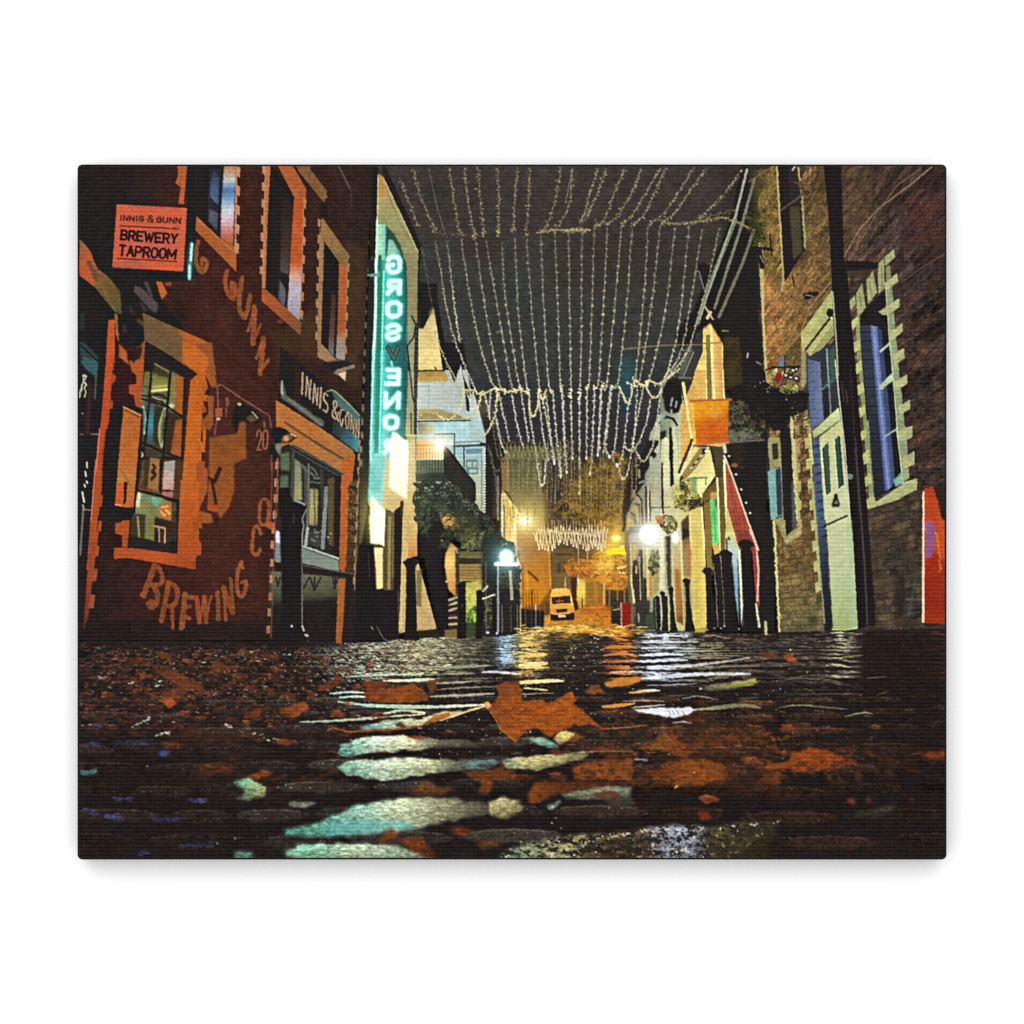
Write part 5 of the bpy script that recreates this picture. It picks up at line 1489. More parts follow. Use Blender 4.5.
CRM, TEA, BLU, DRK, GLD = (226, 218, 180), (150, 196, 180), (210, 218, 234), (30, 26, 25), (236, 204, 130)
for q, w in (("340,228 500,226 700,212 900,192", 9), ("0,385 240,352 500,350 640,352", 8), ("0,418 240,408 400,440 600,430", 8), ("120,348 400,352 760,345", 6), ("100,530 400,528 600,508 740,505", 8), ("130,640 330,640 520,622 640,600", 9), ("500,260 780,250", 5), ("540,312 780,305", 5)):
    sk(Q2, q, w, DRK, al=.85)
for q, w, a_, b_ in (("330,240 430,238 530,232", 11, CRM, CRM), ("120,290 200,284 262,286", 9, TEA, (196, 206, 186)), ("155,304 210,302 260,303", 8, TEA, CRM), ("515,301 640,296 765,290", 9, (150, 150, 130), (186, 180, 160)), ("555,272 660,266 780,262", 6, (150, 150, 130), (130, 130, 116)),
                     ("535,250 620,246 710,238", 6, (200, 190, 166), (150, 146, 126)), ("150,322 300,338 520,342 725,334", 13, TEA, CRM), ("0,402 150,396 330,382 490,370", 9, (150, 170, 150), (206, 206, 170)), ("330,368 410,356 490,366", 11, (190, 196, 160), (206, 200, 160)),
                     ("715,205 790,206 870,213", 8, BLU, (206, 196, 180)), ("860,247 940,242 1024,238", 15, GLD, (246, 226, 170)), ("875,190 930,186 980,188", 7, GLD, GLD), ("880,268 930,272 975,276", 6, CRM, GLD), ("870,292 1000,288", 4, (170, 150, 120), (150, 130, 100)),
                     ("180,224 330,216 480,214", 7, TEA, (206, 214, 180)), ("420,180 600,186 760,180", 5, (170, 170, 146), (150, 150, 130)), ("560,212 690,212", 5, (150, 146, 126), (150, 146, 126)), ("640,232 760,228", 4, (140, 136, 120), (120, 116, 100))):
    sk(Q2, q, w, a_, b_)
for q, w, a_, b_ in (("478,230 560,224 700,214 905,212", 15, BLU, (190, 194, 190)), ("575,190 640,182 760,170 900,150", 9, (206, 206, 206), (170, 164, 150)), ("355,207 430,203 505,206", 7, (206, 170, 150), (190, 180, 180)), ("430,287 490,280 550,278", 10, (226, 160, 80), (240, 226, 200)), ("405,320 490,317 565,320", 5, (180, 150, 120), (160, 146, 130)),
                     ("325,342 390,336 450,328", 13, (226, 150, 56), (214, 150, 80)), ("440,345 500,340 570,334", 6, (206, 170, 130), (190, 186, 180)), ("680,355 770,346 880,336 948,345", 14, (150, 146, 116), (120, 114, 84)), ("640,310 700,300 780,314", 5, (150, 140, 130), (130, 120, 110)),
                     ("0,100 40,96 75,96", 14, GLD, (210, 170, 80)), ("0,142 60,138 105,136", 15, GLD, (220, 180, 90)), ("0,178 60,174 105,170", 17, (246, 220, 150), GLD), ("0,243 80,240 170,240", 11, GLD, (226, 206, 160)), ("0,208 40,206", 8, (206, 160, 80), (150, 100, 50)),
                     ("340,110 400,104 455,108", 12, (226, 140, 40), (236, 150, 50)), ("330,140 400,132 460,142", 10, (206, 120, 50), (226, 140, 60)), ("345,165 420,160 460,160", 9, (170, 90, 60), (206, 140, 90)), ("470,140 560,134 640,138", 9, BLU, BLU), ("480,112 570,108 690,112", 8, BLU, (180, 184, 186)), ("460,164 560,160 660,158", 9, BLU, BLU),
                     ("500,185 570,182 630,184", 6, BLU, (186, 190, 196)), ("600,128 700,122 790,124", 5, (190, 194, 196), (150, 146, 130)), ("640,146 760,140 880,142", 6, (176, 174, 166), (120, 110, 96)), ("480,88 580,86 700,86", 7, BLU, (190, 186, 170)), ("490,66 590,62 660,64", 6, (226, 230, 240), BLU),
                     ("600,405 640,402 675,405", 5, (176, 170, 166), (150, 140, 136)), ("290,432 400,424 500,414", 5, (150, 100, 60), (170, 110, 64)), ("230,522 330,516 440,518", 5, (150, 120, 90), (130, 96, 70)), ("450,550 470,548 500,552", 9, (130, 136, 146), (120, 120, 130)), ("780,262 860,250 930,230", 4, (120, 116, 70), (150, 146, 80)),
                     ("500,258 620,254 700,250", 4, (196, 196, 200), (150, 150, 146)), ("560,300 660,296", 3, (120, 100, 84), (120, 100, 84)), ("700,196 800,186 900,178", 4, (140, 132, 120), (120, 110, 96))):
    sk(T2, q, w, a_, b_)
poly(T2("330,248 400,226 480,222 474,240 430,258 345,264"), (226, 146, 44), .9, .6, mark=False, rough=.6)
poly(T2("438,354 520,346 670,344 690,356 660,374 600,384 530,374"), (222, 226, 234), .95, .7, mark=False, rough=.8)
for x in (585, 600, 618, 640):
    line(T2([(x, 358), (x + 6, 370)]), .8, (96, 96, 96), .8, mark=False)
stone_(Q2("235,415 330,393 470,388 570,362 600,368 500,408 400,432 250,434"), G((360, 720, (150, 206, 190)), (400, 722, (216, 226, 190)), (450, 712, (226, 214, 150))))
stone_(Q2("145,528 160,490 290,455 450,460 570,470 760,478 740,500 560,500 400,516 180,538"), G((338, 745, (110, 176, 160)), (370, 742, (196, 224, 196)), (405, 742, (222, 222, 176)), (440, 742, (110, 106, 80)), (490, 742, (56, 50, 38))))
stone_(Q2("140,580 190,550 450,540 640,552 760,570 700,590 520,605 320,634 180,614"), G((338, 768, (120, 172, 150)), (380, 768, (206, 226, 196)), (430, 765, (190, 196, 150)), (455, 765, (100, 104, 84)), (490, 765, (60, 60, 50))))
stone_(Q2("0,855 60,800 200,740 330,705 500,698 620,705 740,720 760,755 560,800 400,832 200,852 60,852"), G((300, 830, (96, 176, 160)), (360, 812, (150, 196, 176)), (400, 805, (196, 206, 164)), (450, 800, (130, 130, 100)), (495, 805, (70, 66, 50))), 1.6)
poly(Q2("20,830 200,790 420,790 460,815 380,835 60,850"), (96, 184, 180), .55, 3, n=.14, mark=False)
stone_(Q2("735,715 800,695 870,712 885,750 820,782 750,770"), G((490, 800, (206, 200, 146)), (520, 815, (130, 116, 70))), 1.2, tex=.3)
stone_(Q2("-20,885 200,878 400,888 520,935 540,950 -20,950"), G((300, 850, (120, 176, 156)), (360, 850, (186, 206, 170)), (430, 855, (140, 160, 130))), 1.4)
stone_(R2("0,550 60,540 250,522 345,520 350,535 300,558 150,592 20,586"), G((500, 760, (150, 160, 130)), (530, 755, (210, 196, 130)), (585, 752, (120, 110, 70))), tex=.7)
stone_(Q2("640,570 720,545 800,560 740,590 660,590"), (110, 150, 150), al=.7)
stone_(Q2("880,465 960,458 1010,490 1020,505 920,485"), (130, 170, 146), 1)
stone_(R2("110,465 170,462 230,500 200,505"), (130, 170, 150), 1)
stone_(R2("205,470 235,440 300,438 290,470 230,490"), (210, 190, 110), .8, tex=.4)
stone_(S2("600,760 700,740 780,720 740,770 620,780"), (66, 64, 48), 1.5, .7)
stone_(R2("240,680 400,655 520,660 515,695 420,710 260,705"), (140, 146, 116), 1.4, .8, tex=.9)
stone_(R2("180,740 235,705 245,715 200,748"), (170, 190, 180), .8)
stone_(R2("400,710 520,690 530,730 460,745"), (74, 72, 60), 1.2, .7, tex=1)
stone_(R2("785,270 830,250 920,245 1005,232 1015,248 960,270 850,278"), G((705, 688, (120, 120, 110)), (740, 685, (150, 146, 76))), .8, tex=.3)
dot(*R2([(790, 270)])[0], 1.5, (180, 176, 166), .9, False)
for q, w, c in (("320,240 420,218 560,215", 2.4, (120, 118, 96)), ("330,232 470,232 560,245", 2.6, (150, 142, 116)), ("310,345 400,335 580,352", 5, (140, 140, 100)), ("570,380 640,365 680,370", 5, (146, 160, 110)), ("540,210 630,205", 3, (170, 166, 160)), ("540,150 640,138", 3.4, (180, 170, 110)), ("530,115 635,105", 3, (176, 160, 120)), ("540,92 620,84", 3, (170, 160, 130)),
                ("655,230 735,222", 2.2, (140, 130, 124)), ("330,295 480,292 640,292", 2, (130, 110, 96)), ("540,60 640,55", 2.6, (180, 170, 130)), ("690,300 740,280", 4, (90, 84, 36)), ("0,205 100,208 200,205", 3, (150, 146, 120)), ("20,262 120,262 235,240", 6, (136, 132, 64)), ("150,310 230,305", 3, (120, 110, 80)), ("340,190 620,182", 1.6, (120, 100, 86)), ("360,275 560,275", 1.5, (104, 84, 60))):
    p = smooth(S2(q), 6)
    line(p, [w * .3 * (.3 + .7 * math.sin(math.pi * (i + .4) / len(p))) for i in range(len(p))], c, .85, mark=False, jit=.5, soft=.8)
stone_(R2("10,905 100,878 200,860 330,842 450,838 560,818 640,810 720,806 800,812 880,806 1000,800 1110,790 1090,812 1030,850 940,915 880,960 0,960"),
       G((505, 852, (120, 158, 134)), (540, 846, (170, 172, 120)), (585, 840, (160, 146, 84)), (612, 838, (96, 72, 40)), (645, 834, (100, 82, 60)), (662, 834, (160, 164, 184)), (690, 832, (150, 154, 172)), (708, 834, (84, 80, 56)), (735, 832, (82, 74, 34)), (790, 822, (44, 38, 28))), 1.2, .95, .9, (36, 33, 33))
r_ = mask(R2("10,905 100,878 200,860 330,842 450,838 560,818 640,810 720,806 800,812 880,806 1000,800 1110,790 1090,812 1030,850 940,915 880,960 0,960"), 1.5)
(a_, b_, c_, d_), m_ = r_
f_ = noise(9, 4, 66)[c_:d_, a_:b_] * .8 + noise(3.6, 2.2, 67)[c_:d_, a_:b_] * .8 + noise(1.8, 1.3, 68)[c_:d_, a_:b_] * .5
put((a_, b_, c_, d_), m_ * np.clip(f_ * 1.5 + .38, 0, .92), (38, 33, 31), 1, .1, False)
f_ = noise(5, 2.6, 69)[c_:d_, a_:b_] * .8 + noise(1.9, 1.4, 72)[c_:d_, a_:b_] * .7
put((a_, b_, c_, d_), m_ * np.clip(f_ * 2 - 1.0, 0, .8), (206, 200, 176), 1, .1, False)
poly(R2("330,880 590,850 600,960 330,960"), (50, 36, 28), .5, 3, n=.3, mark=False)
poly(R2("820,860 1100,800 1040,960 820,960"), (66, 58, 30), .45, 4, n=.2, mark=False)
for i in range(46):
    x, y = rnd.uniform(508, 706), rnd.uniform(838, 857)
    ell(x, y, rnd.uniform(.8, 3), rnd.uniform(.5, 1.6), rnd.choice([(40, 36, 34), (34, 30, 30), (196, 190, 150), (90, 70, 44), (60, 66, 56)]), .75, .5, mark=False, rough=1)
# teal and blue glints at the left edge
stone_(P2("645,635 700,622 740,640 770,665 770,700 700,712 645,697 690,675"), G((235, 780, (96, 160, 130)), (262, 795, (170, 176, 120))), .8, tex=.8)
stone_(P2("835,820 900,812 960,800 1024,788 1024,850 930,856 850,850"), (96, 160, 140), 1.2, tex=.8)
stone_(P2("645,915 720,908 725,938 650,940"), (96, 150, 124), .8)
stone_(P2("840,905 920,890 1024,888 1024,945 850,945"), (130, 180, 150), 1.2, tex=.7)
stone_(P2("860,720 940,715 970,722 930,740 860,738"), (150, 156, 130), .7)
stone_(P2("36,590 100,585 104,608 40,612"), (80, 150, 146), .8)
for q in ("60,487 120,490", "170,485 330,475", "345,528 395,524", "170,703 240,706", "460,705 540,715", "40,745 110,765", "130,770 210,780", "320,785 425,780", "430,890 560,885", "270,920 310,915", "90,415 130,410"):
    p = P2(q)
    poly([(p[0][0], p[0][1] - .6), (p[1][0], p[1][1] - 2.2), (p[1][0] + 1, p[1][1] + 1.6), (p[0][0], p[0][1] + 2)], (64, 66, 112), .55, 2.0, mark=False, rough=1.8, n=.3)
    for i in range(8):
        t_ = rnd.random()
        x = p[0][0] + (p[1][0] - p[0][0]) * t_
        streak(x - 2, x + rnd.uniform(1, 4), p[0][1] + rnd.gauss(0, 1), 1.1, rnd.choice([(84, 86, 140), (64, 64, 104), (40, 38, 56)]), .7, soft=.4)
for x, y, r in ((160, 775, 3.4), (510, 712, 3), (365, 527, 3)):
    ell(*P2([(x, y)])[0], r * 1.6, r * .8, (80, 86, 146), .6, 1, mark=False, rough=1.5)
for q in ("700,440 760,455 780,470 825,470", "610,415 650,430", "340,455 400,440", "240,425 310,385", "230,255 260,240", "330,265 360,240", "110,225 145,228"):
    pp = P2(q)
    for i in range(12):
        t_ = rnd.random() * (len(pp) - 1)
        i0 = int(t_)
        x, y = (pp[i0][0] + (pp[i0 + 1][0] - pp[i0][0]) * (t_ - i0), pp[i0][1] + (pp[i0 + 1][1] - pp[i0][1]) * (t_ - i0))
        streak(x - 1.5, x + rnd.uniform(1, 3), y + rnd.gauss(0, .8), rnd.uniform(.8, 1.5), rnd.choice([(170, 170, 150), (120, 116, 100), (196, 196, 176)]), .8, soft=.3)
for x, y in ((850, 650), (870, 660), (820, 660), (945, 660), (580, 880), (650, 860), (305, 575)):
    dot(*P2([(x, y)])[0], 1.1, (130, 134, 124), .8, False)

# ---- fallen leaves ---------------------------------------------------------------
def leaf(pts, col, label=None, al=.96, rough=1.6, soft=1.0, veins=(), edge=None, n=.16):
    part('fallen_leaf', 0, label)
    if col is not LO:
        k = .86
        col = G(*[(x, y, tuple(v * k for v in c)) for x, y, c in col[1]]) if col[0] == 'g' else tuple(v * k for v in col)
    ym = sum(p[1] for p in pts) / len(pts)
    soft = soft + max(0, (ym - 735) / 45)
    poly(pts, col, al, soft, n, True, rough, 4)
    r = mask(pts, soft, rough, 4)
    if r:
        bb, m = r
        a, b, c, d = bb
        put(bb, m * np.clip(noise(7, 1.6, 70)[c:d, a:b] * 1.3 - .2, 0, 1), (96, 46, 18), .45, 0, False)
        put(bb, m * np.clip(noise(5, 2, 71)[c:d, a:b] * 1.3 - .35, 0, 1), (214, 116, 40), .35, 0, False)
        yb_ = (YY[c:d, a:b] - min(p[1] for p in pts)) / max(1, max(p[1] for p in pts) - min(p[1] for p in pts))
        put(bb, m * np.clip(noise(6, 3, 73)[c:d, a:b] * 1.1 + noise(2.4, 1.8, 74)[c:d, a:b] * .6 + yb_ - .75, 0, .8), (56, 34, 24), .75 if ym > 700 and col is not LO else .3, 0, False)
    for q, w, c in veins:
        line(q, w, c, .6, mark=False, jit=1)


use(road)
for i in range(150):
    if i < 95:
        x, y = rnd.gauss(200, 90), 650 + abs(rnd.gauss(0, 45))
    else:
        x, y = rnd.gauss(690, 90), 725 + abs(rnd.gauss(0, 26))
    if not (84 < x < 930 and 646 < y < 800):
        continue
    r_ = rnd.uniform(1.5, 4.5) * (1 + (y - 645) / 90)
    k_ = rnd.randint(4, 6)
    p = []
    for q in range(k_):
        t_ = 2 * math.pi * q / k_ + rnd.uniform(-.3, .3)
        p.append((x + math.cos(t_) * r_ * rnd.uniform(.8, 1.9), y + math.sin(t_) * r_ * rnd.uniform(.25, .6)))
    c = rnd.choice([(112, 56, 30), (136, 66, 30), (92, 48, 30), (74, 42, 30), (150, 78, 34), (60, 38, 30)])
    poly(p, c, rnd.uniform(.5, .85), 1.0, .25, False, 1.6)
    if rnd.random() < .4:
        streak(x - r_, x + r_ * .6, y - r_ * .35, 1, (176, 120, 80), .6, soft=.3)
LO = G((490, 690, (150, 78, 24)), (520, 715, (176, 88, 22)), (560, 735, (186, 92, 20)), (600, 720, (150, 80, 28)))
ML = d4("350,690 400,665 430,640 455,600 440,520 520,480 620,490 640,560 640,640 690,645 780,630 870,655 960,600 1030,570") + d5("100,570 130,625 100,660 170,710 250,770 300,815 355,855 270,845 215,822 150,838 100,815 60,850 40,880") + d4("985,855 900,905 860,922 820,880 780,862 720,848 680,870 650,910 600,962 530,912 470,862 430,770 400,720")
leaf(ML, LO, 'largest orange maple leaf lying upright on the wet cobbles', veins=[(d4("420,700 600,740 800,760 1000,700"), 1, (120, 56, 16)), (d4("560,760 640,860"), .9, (120, 56, 16)), (d4("570,695 610,698"), 1.6, (84, 40, 18)), (d4("660,700 720,730"), 1.2, (110, 60, 30))])
line(d4("400,725 440,790 480,865 600,960"), 1, (206, 130, 60), .6, mark=False)
poly(d4("450,520 520,480 620,490 625,590 480,600"), (110, 62, 30), .5, 2, mark=False)
line(smooth(d3("60,870 110,852 220,880 330,872 600,862 800,830 900,790 1024,760"), 6), 1.9, (150, 84, 44), .95, jit=.6)
line(smooth(d4("0,790 150,740 260,705 350,680"), 6), 2, (214, 186, 140), .95)
poly(d4("0,740 170,710 180,730 120,760 0,770"), (206, 196, 140), .85, .8, mark=False)
poly(d4("340,650 380,640 410,680 370,700"), (220, 160, 96), soft=.5)
poly(d3("860,790 900,745 960,740 1024,720 1024,760 900,810"), (176, 104, 40), .9, .8, mark=False)
leaf(d3("360,540 340,480 420,500 520,540 600,515 740,505 800,545 850,590 850,645 700,652 560,655 380,640 355,600"), G((365, 690, (150, 72, 28)), (400, 695, (172, 92, 30)), (428, 700, (150, 82, 30))), 'flat orange leaf at the foot of the cream reflection')
poly(d3("330,470 520,480 540,520 400,520"), (120, 60, 30), .8, 1, mark=False, rough=1.5)
poly(d3("860,480 930,470 900,560 850,590"), (120, 72, 34), .8, 1, mark=False, rough=1.5)
leaf(d3("90,480 130,420 160,450 170,500 100,540 0,560 0,510"), (124, 62, 30), 'small torn brown leaf beside the flat orange leaf')
leaf(R2("590,505 620,460 645,440 700,490 720,500 640,515"), (140, 84, 34), 'small tan leaf left of the brown leaf pile')
leaf(R2("285,590 350,560 520,545 528,590 520,632 380,630 300,625"), G((575, 770, (176, 92, 34)), (632, 770, (140, 76, 30))), 'squared orange leaf in the middle foreground')
leaf(R2("585,595 700,560 800,545 885,570 895,620 800,650 700,655 600,630"), G((650, 770, (120, 60, 22)), (700, 770, (166, 88, 26)), (730, 775, (140, 74, 26))), 'broad brown leaf with pale specks')
leaf(R2("110,690 140,640 320,628 540,640 470,652 300,668 200,690 160,722 120,715"), G((530, 790, (170, 84, 26)), (560, 785, (110, 54, 26)), (630, 780, (84, 48, 26))), 'curled orange leaf with a rounded end')
leaf(R2("60,590 0,580 -80,600 20,640 160,615 60,605"), (110, 56, 24), 'dark orange leaf behind the curled one', al=.85)
leaf(S2("250,582 300,560 350,562 360,528 430,503 500,515 620,560 560,580 480,592 360,598 340,580 280,592"), G((765, 760, (170, 78, 26)), (810, 755, (190, 86, 24)), (860, 765, (130, 60, 24))), 'bright orange leaf alone at the lower right')
leaf(S2("320,142 360,136 390,155 350,166"), (206, 96, 40), 'tiny orange leaf below the stone wall')
leaf(S2("230,135 270,125 320,150 280,150"), (130, 72, 48), 'tiny curled brown leaf below the stone wall')
leaf(S2("880,525 960,512 965,545 890,545"), (140, 56, 24), 'reddish leaf at the right edge')
leaf(P2("690,370 730,350 760,360 740,390 690,385"), G((0, 705, (150, 72, 30)), (0, 720, (110, 52, 28))), 'small brown leaf at the left')
leaf(P2("820,350 880,330 930,322 940,350 890,385 830,380"), G((280, 708, (140, 72, 26)), (308, 706, (190, 92, 36))), 'orange brown leaf left of the dark stem')
leaf(P2("320,205 400,195 460,225 520,260 560,305 480,275 440,300 420,335 360,310 370,280 440,270 360,220"), (124, 66, 38), 'crumpled brown leaf by the mural wall', rough=2)
leaf(P2("350,310 400,305 420,335 390,345"), (196, 92, 44), 'scrap of orange leaf by the mural wall')
leaf(P2("560,170 600,165 620,190 590,205 565,195"), (120, 66, 28), 'small amber leaf on the left cobbles')
leaf(P2("340,140 380,130 410,150 360,155"), (120, 64, 28), 'amber leaf near the wall foot')
leaf(P2("220,155 290,145 320,155 250,165"), (104, 54, 28), 'amber leaf nearest the left wall')
leaf(P2("690,620 760,595 800,600 740,630"), (170, 84, 26), 'orange leaf scrap above the turquoise stone')
leaf(P2("480,570 600,560 670,575 640,605 560,600"), (84, 46, 26), 'dull brown leaf in the dark foreground', al=.8, soft=1.2)
leaf(Q2("420,690 470,655 500,630 540,660 620,665 560,685"), (120, 72, 34), 'leaf tip poking between the pale cobbles')
leaf(Q2("640,600 700,595 830,590 820,620 760,630 745,690 705,685 710,640"), (124, 66, 26), 'folded brown leaf beside the big leaf')
leaf(Q2("310,880 340,830 370,820 390,850 370,870"), (150, 76, 30), 'small orange leaf on the near cobble')
leaf(Q2("390,870 470,852 500,880 540,930 480,930"), G((400, 845, (176, 76, 26)), (435, 855, (120, 54, 24))), 'orange leaf at the bottom edge')
leaf(Q2("580,830 630,812 680,830 640,850"), (120, 48, 26), 'small red brown leaf in the dark gap')
leaf(Q2("690,875 760,865 800,890 720,895"), (130, 72, 36), 'thin brown leaf near the bottom edge')
leaf(R2("640,470 700,480 760,500 780,520 720,515"), (150, 70, 26), 'rust leaf in the brown leaf pile')
leaf(R2("780,755 820,760 825,785 790,790"), (140, 44, 28), 'small red leaf in the dark foreground')
leaf(S2("570,715 610,700 605,730"), (150, 54, 36), 'tiny red leaf on the dark right cobbles')
leaf(S2("650,705 672,700 668,728"), (130, 56, 40), 'second tiny red leaf on the dark right cobbles')
leaf(S2("820,705 840,702 835,716"), (130, 44, 30), 'third tiny red leaf nearest the right edge')
leaf(d5("190,560 250,520 300,510 340,545 370,575 250,580"), (130, 80, 34), 'tan leaf behind the largest leaf')
use(road)
for x, y in ((695, 655), (765, 600), (690, 660), (378, 915), (205, 800), (120, 440)):
    dot(*R2([(x, y)])[0], 1.0, (196, 190, 166), .85, False)
for x, y in ((380, 890), (480, 740), (430, 740), (220, 780), (240, 820), (205, 745)):
    dot(*R2([(x, y)])[0], .9, (150, 140, 130), .8, False)
# ---- left foreground: dark red painted taproom ---------------------------------
tap = part('brick_building', 0, 'dark red painted brick taproom with orange lit window surrounds')
poly([(78, 165), (372, 165), (366, 300), (360, 460), (357, 640), (78, 640)],
     G((78, 0, (38, 30, 29)), (150, 0, (62, 31, 26)), (220, 0, (70, 34, 27)), (290, 0, (60, 33, 27)), (372, 0, (50, 36, 30))), n=.14)
poly([(78, 165), (165, 165), (140, 250), (125, 330), (78, 330)], (35, 31, 31), .85, 5, mark=False)
poly(A("300,60 500,60 480,230 280,240"), (56, 32, 32), .6, 5, mark=False)
poly(C("150,640 930,660 930,780 40,780 60,700"), (36, 28, 27), .8, 5, mark=False)
poly(A("500,600 880,640 900,1000 560,900 440,700"), (62, 34, 29), .5, 8, mark=False)
poly(B("700,0 960,0 960,300 760,240"), (62, 32, 26), .5, 6, mark=False)
poly(B("560,860 860,700 880,1000 600,1000"), (62, 33, 26), .5, 6, mark=False)
poly(A("480,700 500,640 560,760 480,820"), (36, 29, 28), .8, 3, mark=False)
poly(A("690,720 760,720 740,860 680,800"), (92, 48, 26), .4, 4, mark=False)
poly(D("120,840 540,520 520,700 460,800 360,760 120,1000"), (74, 50, 30), .6, 6, mark=False)
poly(D("440,400 540,440 530,900 450,1000 440,700"), (78, 56, 32), .6, 4, mark=False)
poly(E("240,60 340,120 440,200 520,300 510,420 380,330 240,240"), (82, 58, 32), .6, 5, mark=False)
for k in range(46):   # courses of brick, running to the vanishing point
    y0 = 150 + k * 13
    s = (620 - y0) / (575 - 78.0)
    x0 = 82 + rnd.uniform(0, 90)
    while x0 < 355:
        L = rnd.uniform(8, 40)
        ya = y0 + (x0 - 78) * s
        yb = y0 + (min(x0 + L, 360) - 78) * s
        if ya < 640:
            line([(x0, ya), (min(x0 + L, 360), yb)], .8, rnd.choice([(38, 26, 24), (96, 52, 38), (30, 24, 24)]), .38, mark=False)
        x0 += L + rnd.uniform(4, 50)

glow(215, 470, 60, (90, 36, 14), .2, 90)
for k in range(160):
    ell(rnd.uniform(130, 270), rnd.uniform(230, 630), rnd.uniform(1.5, 6), rnd.uniform(1, 3), rnd.choice([(44, 28, 26), (80, 42, 32), (92, 50, 34), (38, 26, 25)]), .3, 1.2, .2, False, 1.5)
# doorway at the far left edge
dl = part('doorway', tap, 'dark doorway with teal light at the left edge')
poly(B("40,30 130,0 180,0 150,440 90,1024 40,1024"), (34, 31, 31), soft=.4)
poly(b2("20,130 60,150 360,500 300,560 280,1024 20,1024"), (34, 31, 31), soft=.4)
poly(b2("40,760 90,780 205,900 205,1024 60,960 40,860"), (48, 66, 68), soft=.5)
poly(b2("70,900 200,960 200,1024 70,960"), (56, 100, 102), soft=.6)
poly(b3("40,0 200,0 200,100 175,150 100,90 50,30"), (52, 92, 94), soft=.6)
line(b2("40,790 200,940"), 1.8, (36, 34, 34))
line(b3("190,120 175,360"), 1.8, (72, 88, 70), soft=.8)
poly(b3("110,200 155,210 120,700 90,700"), (74, 36, 30), .8, .5)
poly(b2("40,480 80,500 80,640 40,660"), (42, 52, 48), soft=.8)
for q, w in (("65,145 100,150 70,200 25,350", 1.8), ("70,190 100,240 75,260 95,310 80,345", 1.4), ("65,150 75,200", 1.4)):
    line(b3(q), w, (170, 166, 146), mark=False, jit=.6)
for q in ("100,20 105,70", "85,110 95,150", "100,200 105,215", "75,230 85,250", "60,300 75,390", "65,420 70,450"):
    line(b4(q), 1.6, (196, 190, 176), mark=False)
line(b4("70,430 60,560 40,880"), 2, (130, 120, 106), .8, mark=False)
line(b3("40,690 70,690"), 1, (130, 90, 90), mark=False)
line(b3("140,690 205,692"), 1.2, (150, 110, 110), mark=False)
line(b4("75,462 135,465"), 1, (150, 120, 110), mark=False)
dot(*b3([(60, 495)])[0], 1.3, (120, 110, 110), mark=False)
# orange quoin strip beside it
qs = part('window_surround', tap, 'orange lit quoin strip at the left corner')
poly(b2("300,560 360,555 360,1024 275,1024"), G((0, 320, (206, 92, 44)), (0, 370, (200, 84, 36))), soft=.4)
poly(b3("280,0 345,0 330,240 310,500 285,800 270,1024 180,1024 230,600 260,250"), G((0, 360, (204, 84, 34)), (0, 470, (180, 74, 32))), soft=.4)
poly(b4("185,0 270,0 245,180 225,420 200,560 175,860 160,1024 100,1024 130,620"), G((0, 460, (182, 78, 32)), (0, 570, (176, 82, 36))), soft=.4)
poly(C("95,240 135,240 110,420 85,640 62,700 75,520"), G((0, 532, (176, 80, 34)), (0, 600, (140, 58, 32)), (0, 630, (84, 44, 32))), soft=.4)
line(b3("220,640 190,1024"), 1.4, (216, 120, 90), .9, mark=False)
line(b4("185,0 140,560"), 1.2, (214, 120, 84), .9, mark=False)
for q in ("340,120 375,150 365,235 330,235", "325,370 348,360 340,450 315,450", "310,560 325,600 315,680 290,690"):
    poly(b3(q), (170, 78, 36), soft=.4)
for q in ("230,320 252,330 240,430 220,430", "210,565 238,570 235,660 195,665", "180,795 215,800 210,890 170,900"):
    poly(b4(q), (168, 84, 42), soft=.4)
for q in ("100,410 128,415 122,470 95,472", "92,530 116,535 112,595 85,598"):
    poly(C(q), (150, 78, 44), soft=.4)
# lintel of the door, sign bracket, lit beam ends
ln = part('lintel', tap, 'olive and orange lit beam end at the upper left')
poly(A("45,395 80,440 130,530 210,590 235,640 240,745 200,720 160,670 120,620 45,560"), G((80, 245, (186, 88, 44)), (96, 275, (128, 84, 44)), (118, 300, (96, 84, 46))), soft=.4, n=.1)
poly(b1("35,740 60,760 140,860 190,1024 35,1024"), G((80, 245, (150, 92, 56)), (85, 262, (196, 92, 44))), soft=.4)
poly(b2("30,0 90,0 190,210 160,240 30,130"), G((80, 262, (196, 96, 40)), (96, 285, (176, 84, 48))), soft=.5)
poly(b2("90,0 130,0 190,100 200,170 170,190"), (100, 74, 54), .9, .6)
line(b2("200,170 270,300 370,480"), 1.6, (130, 100, 50), .6, mark=False)
use(tap)
poly(b2("360,500 385,500 395,640 410,720 395,760 370,700"), (150, 96, 50), soft=.4)
# patches of quoins left of the window
for q in ("400,780 470,850 480,920 500,980 400,900", "500,980 560,930 600,920 620,800 560,820 640,640 640,1024 510,1024"):
    poly(b2(q), (190, 92, 38), soft=.5, rough=.5)
poly(b2("560,540 630,570 630,660 560,610"), (84, 70, 44), soft=.5)
poly(b2("620,640 650,640 645,1024 620,1024"), (140, 82, 42), soft=.4)
poly(b3("500,0 635,0 630,250 610,460 555,430 540,330 490,310 490,230 560,225 560,140 510,110"), G((0, 360, (186, 92, 38)), (0, 405, (176, 84, 36))), soft=.4)
poly(b2("350,960 420,920 500,980 500,1024 350,1024"), (54, 28, 26), soft=.5)
poly(b3("360,20 500,20 520,110 560,150 555,225 490,230 490,310 545,380 540,430 440,400 330,380 330,240 380,170"), (56, 27, 26), soft=.5)
poly(b3("380,0 430,10 510,50 500,20"), (170, 84, 44), .8, .5)
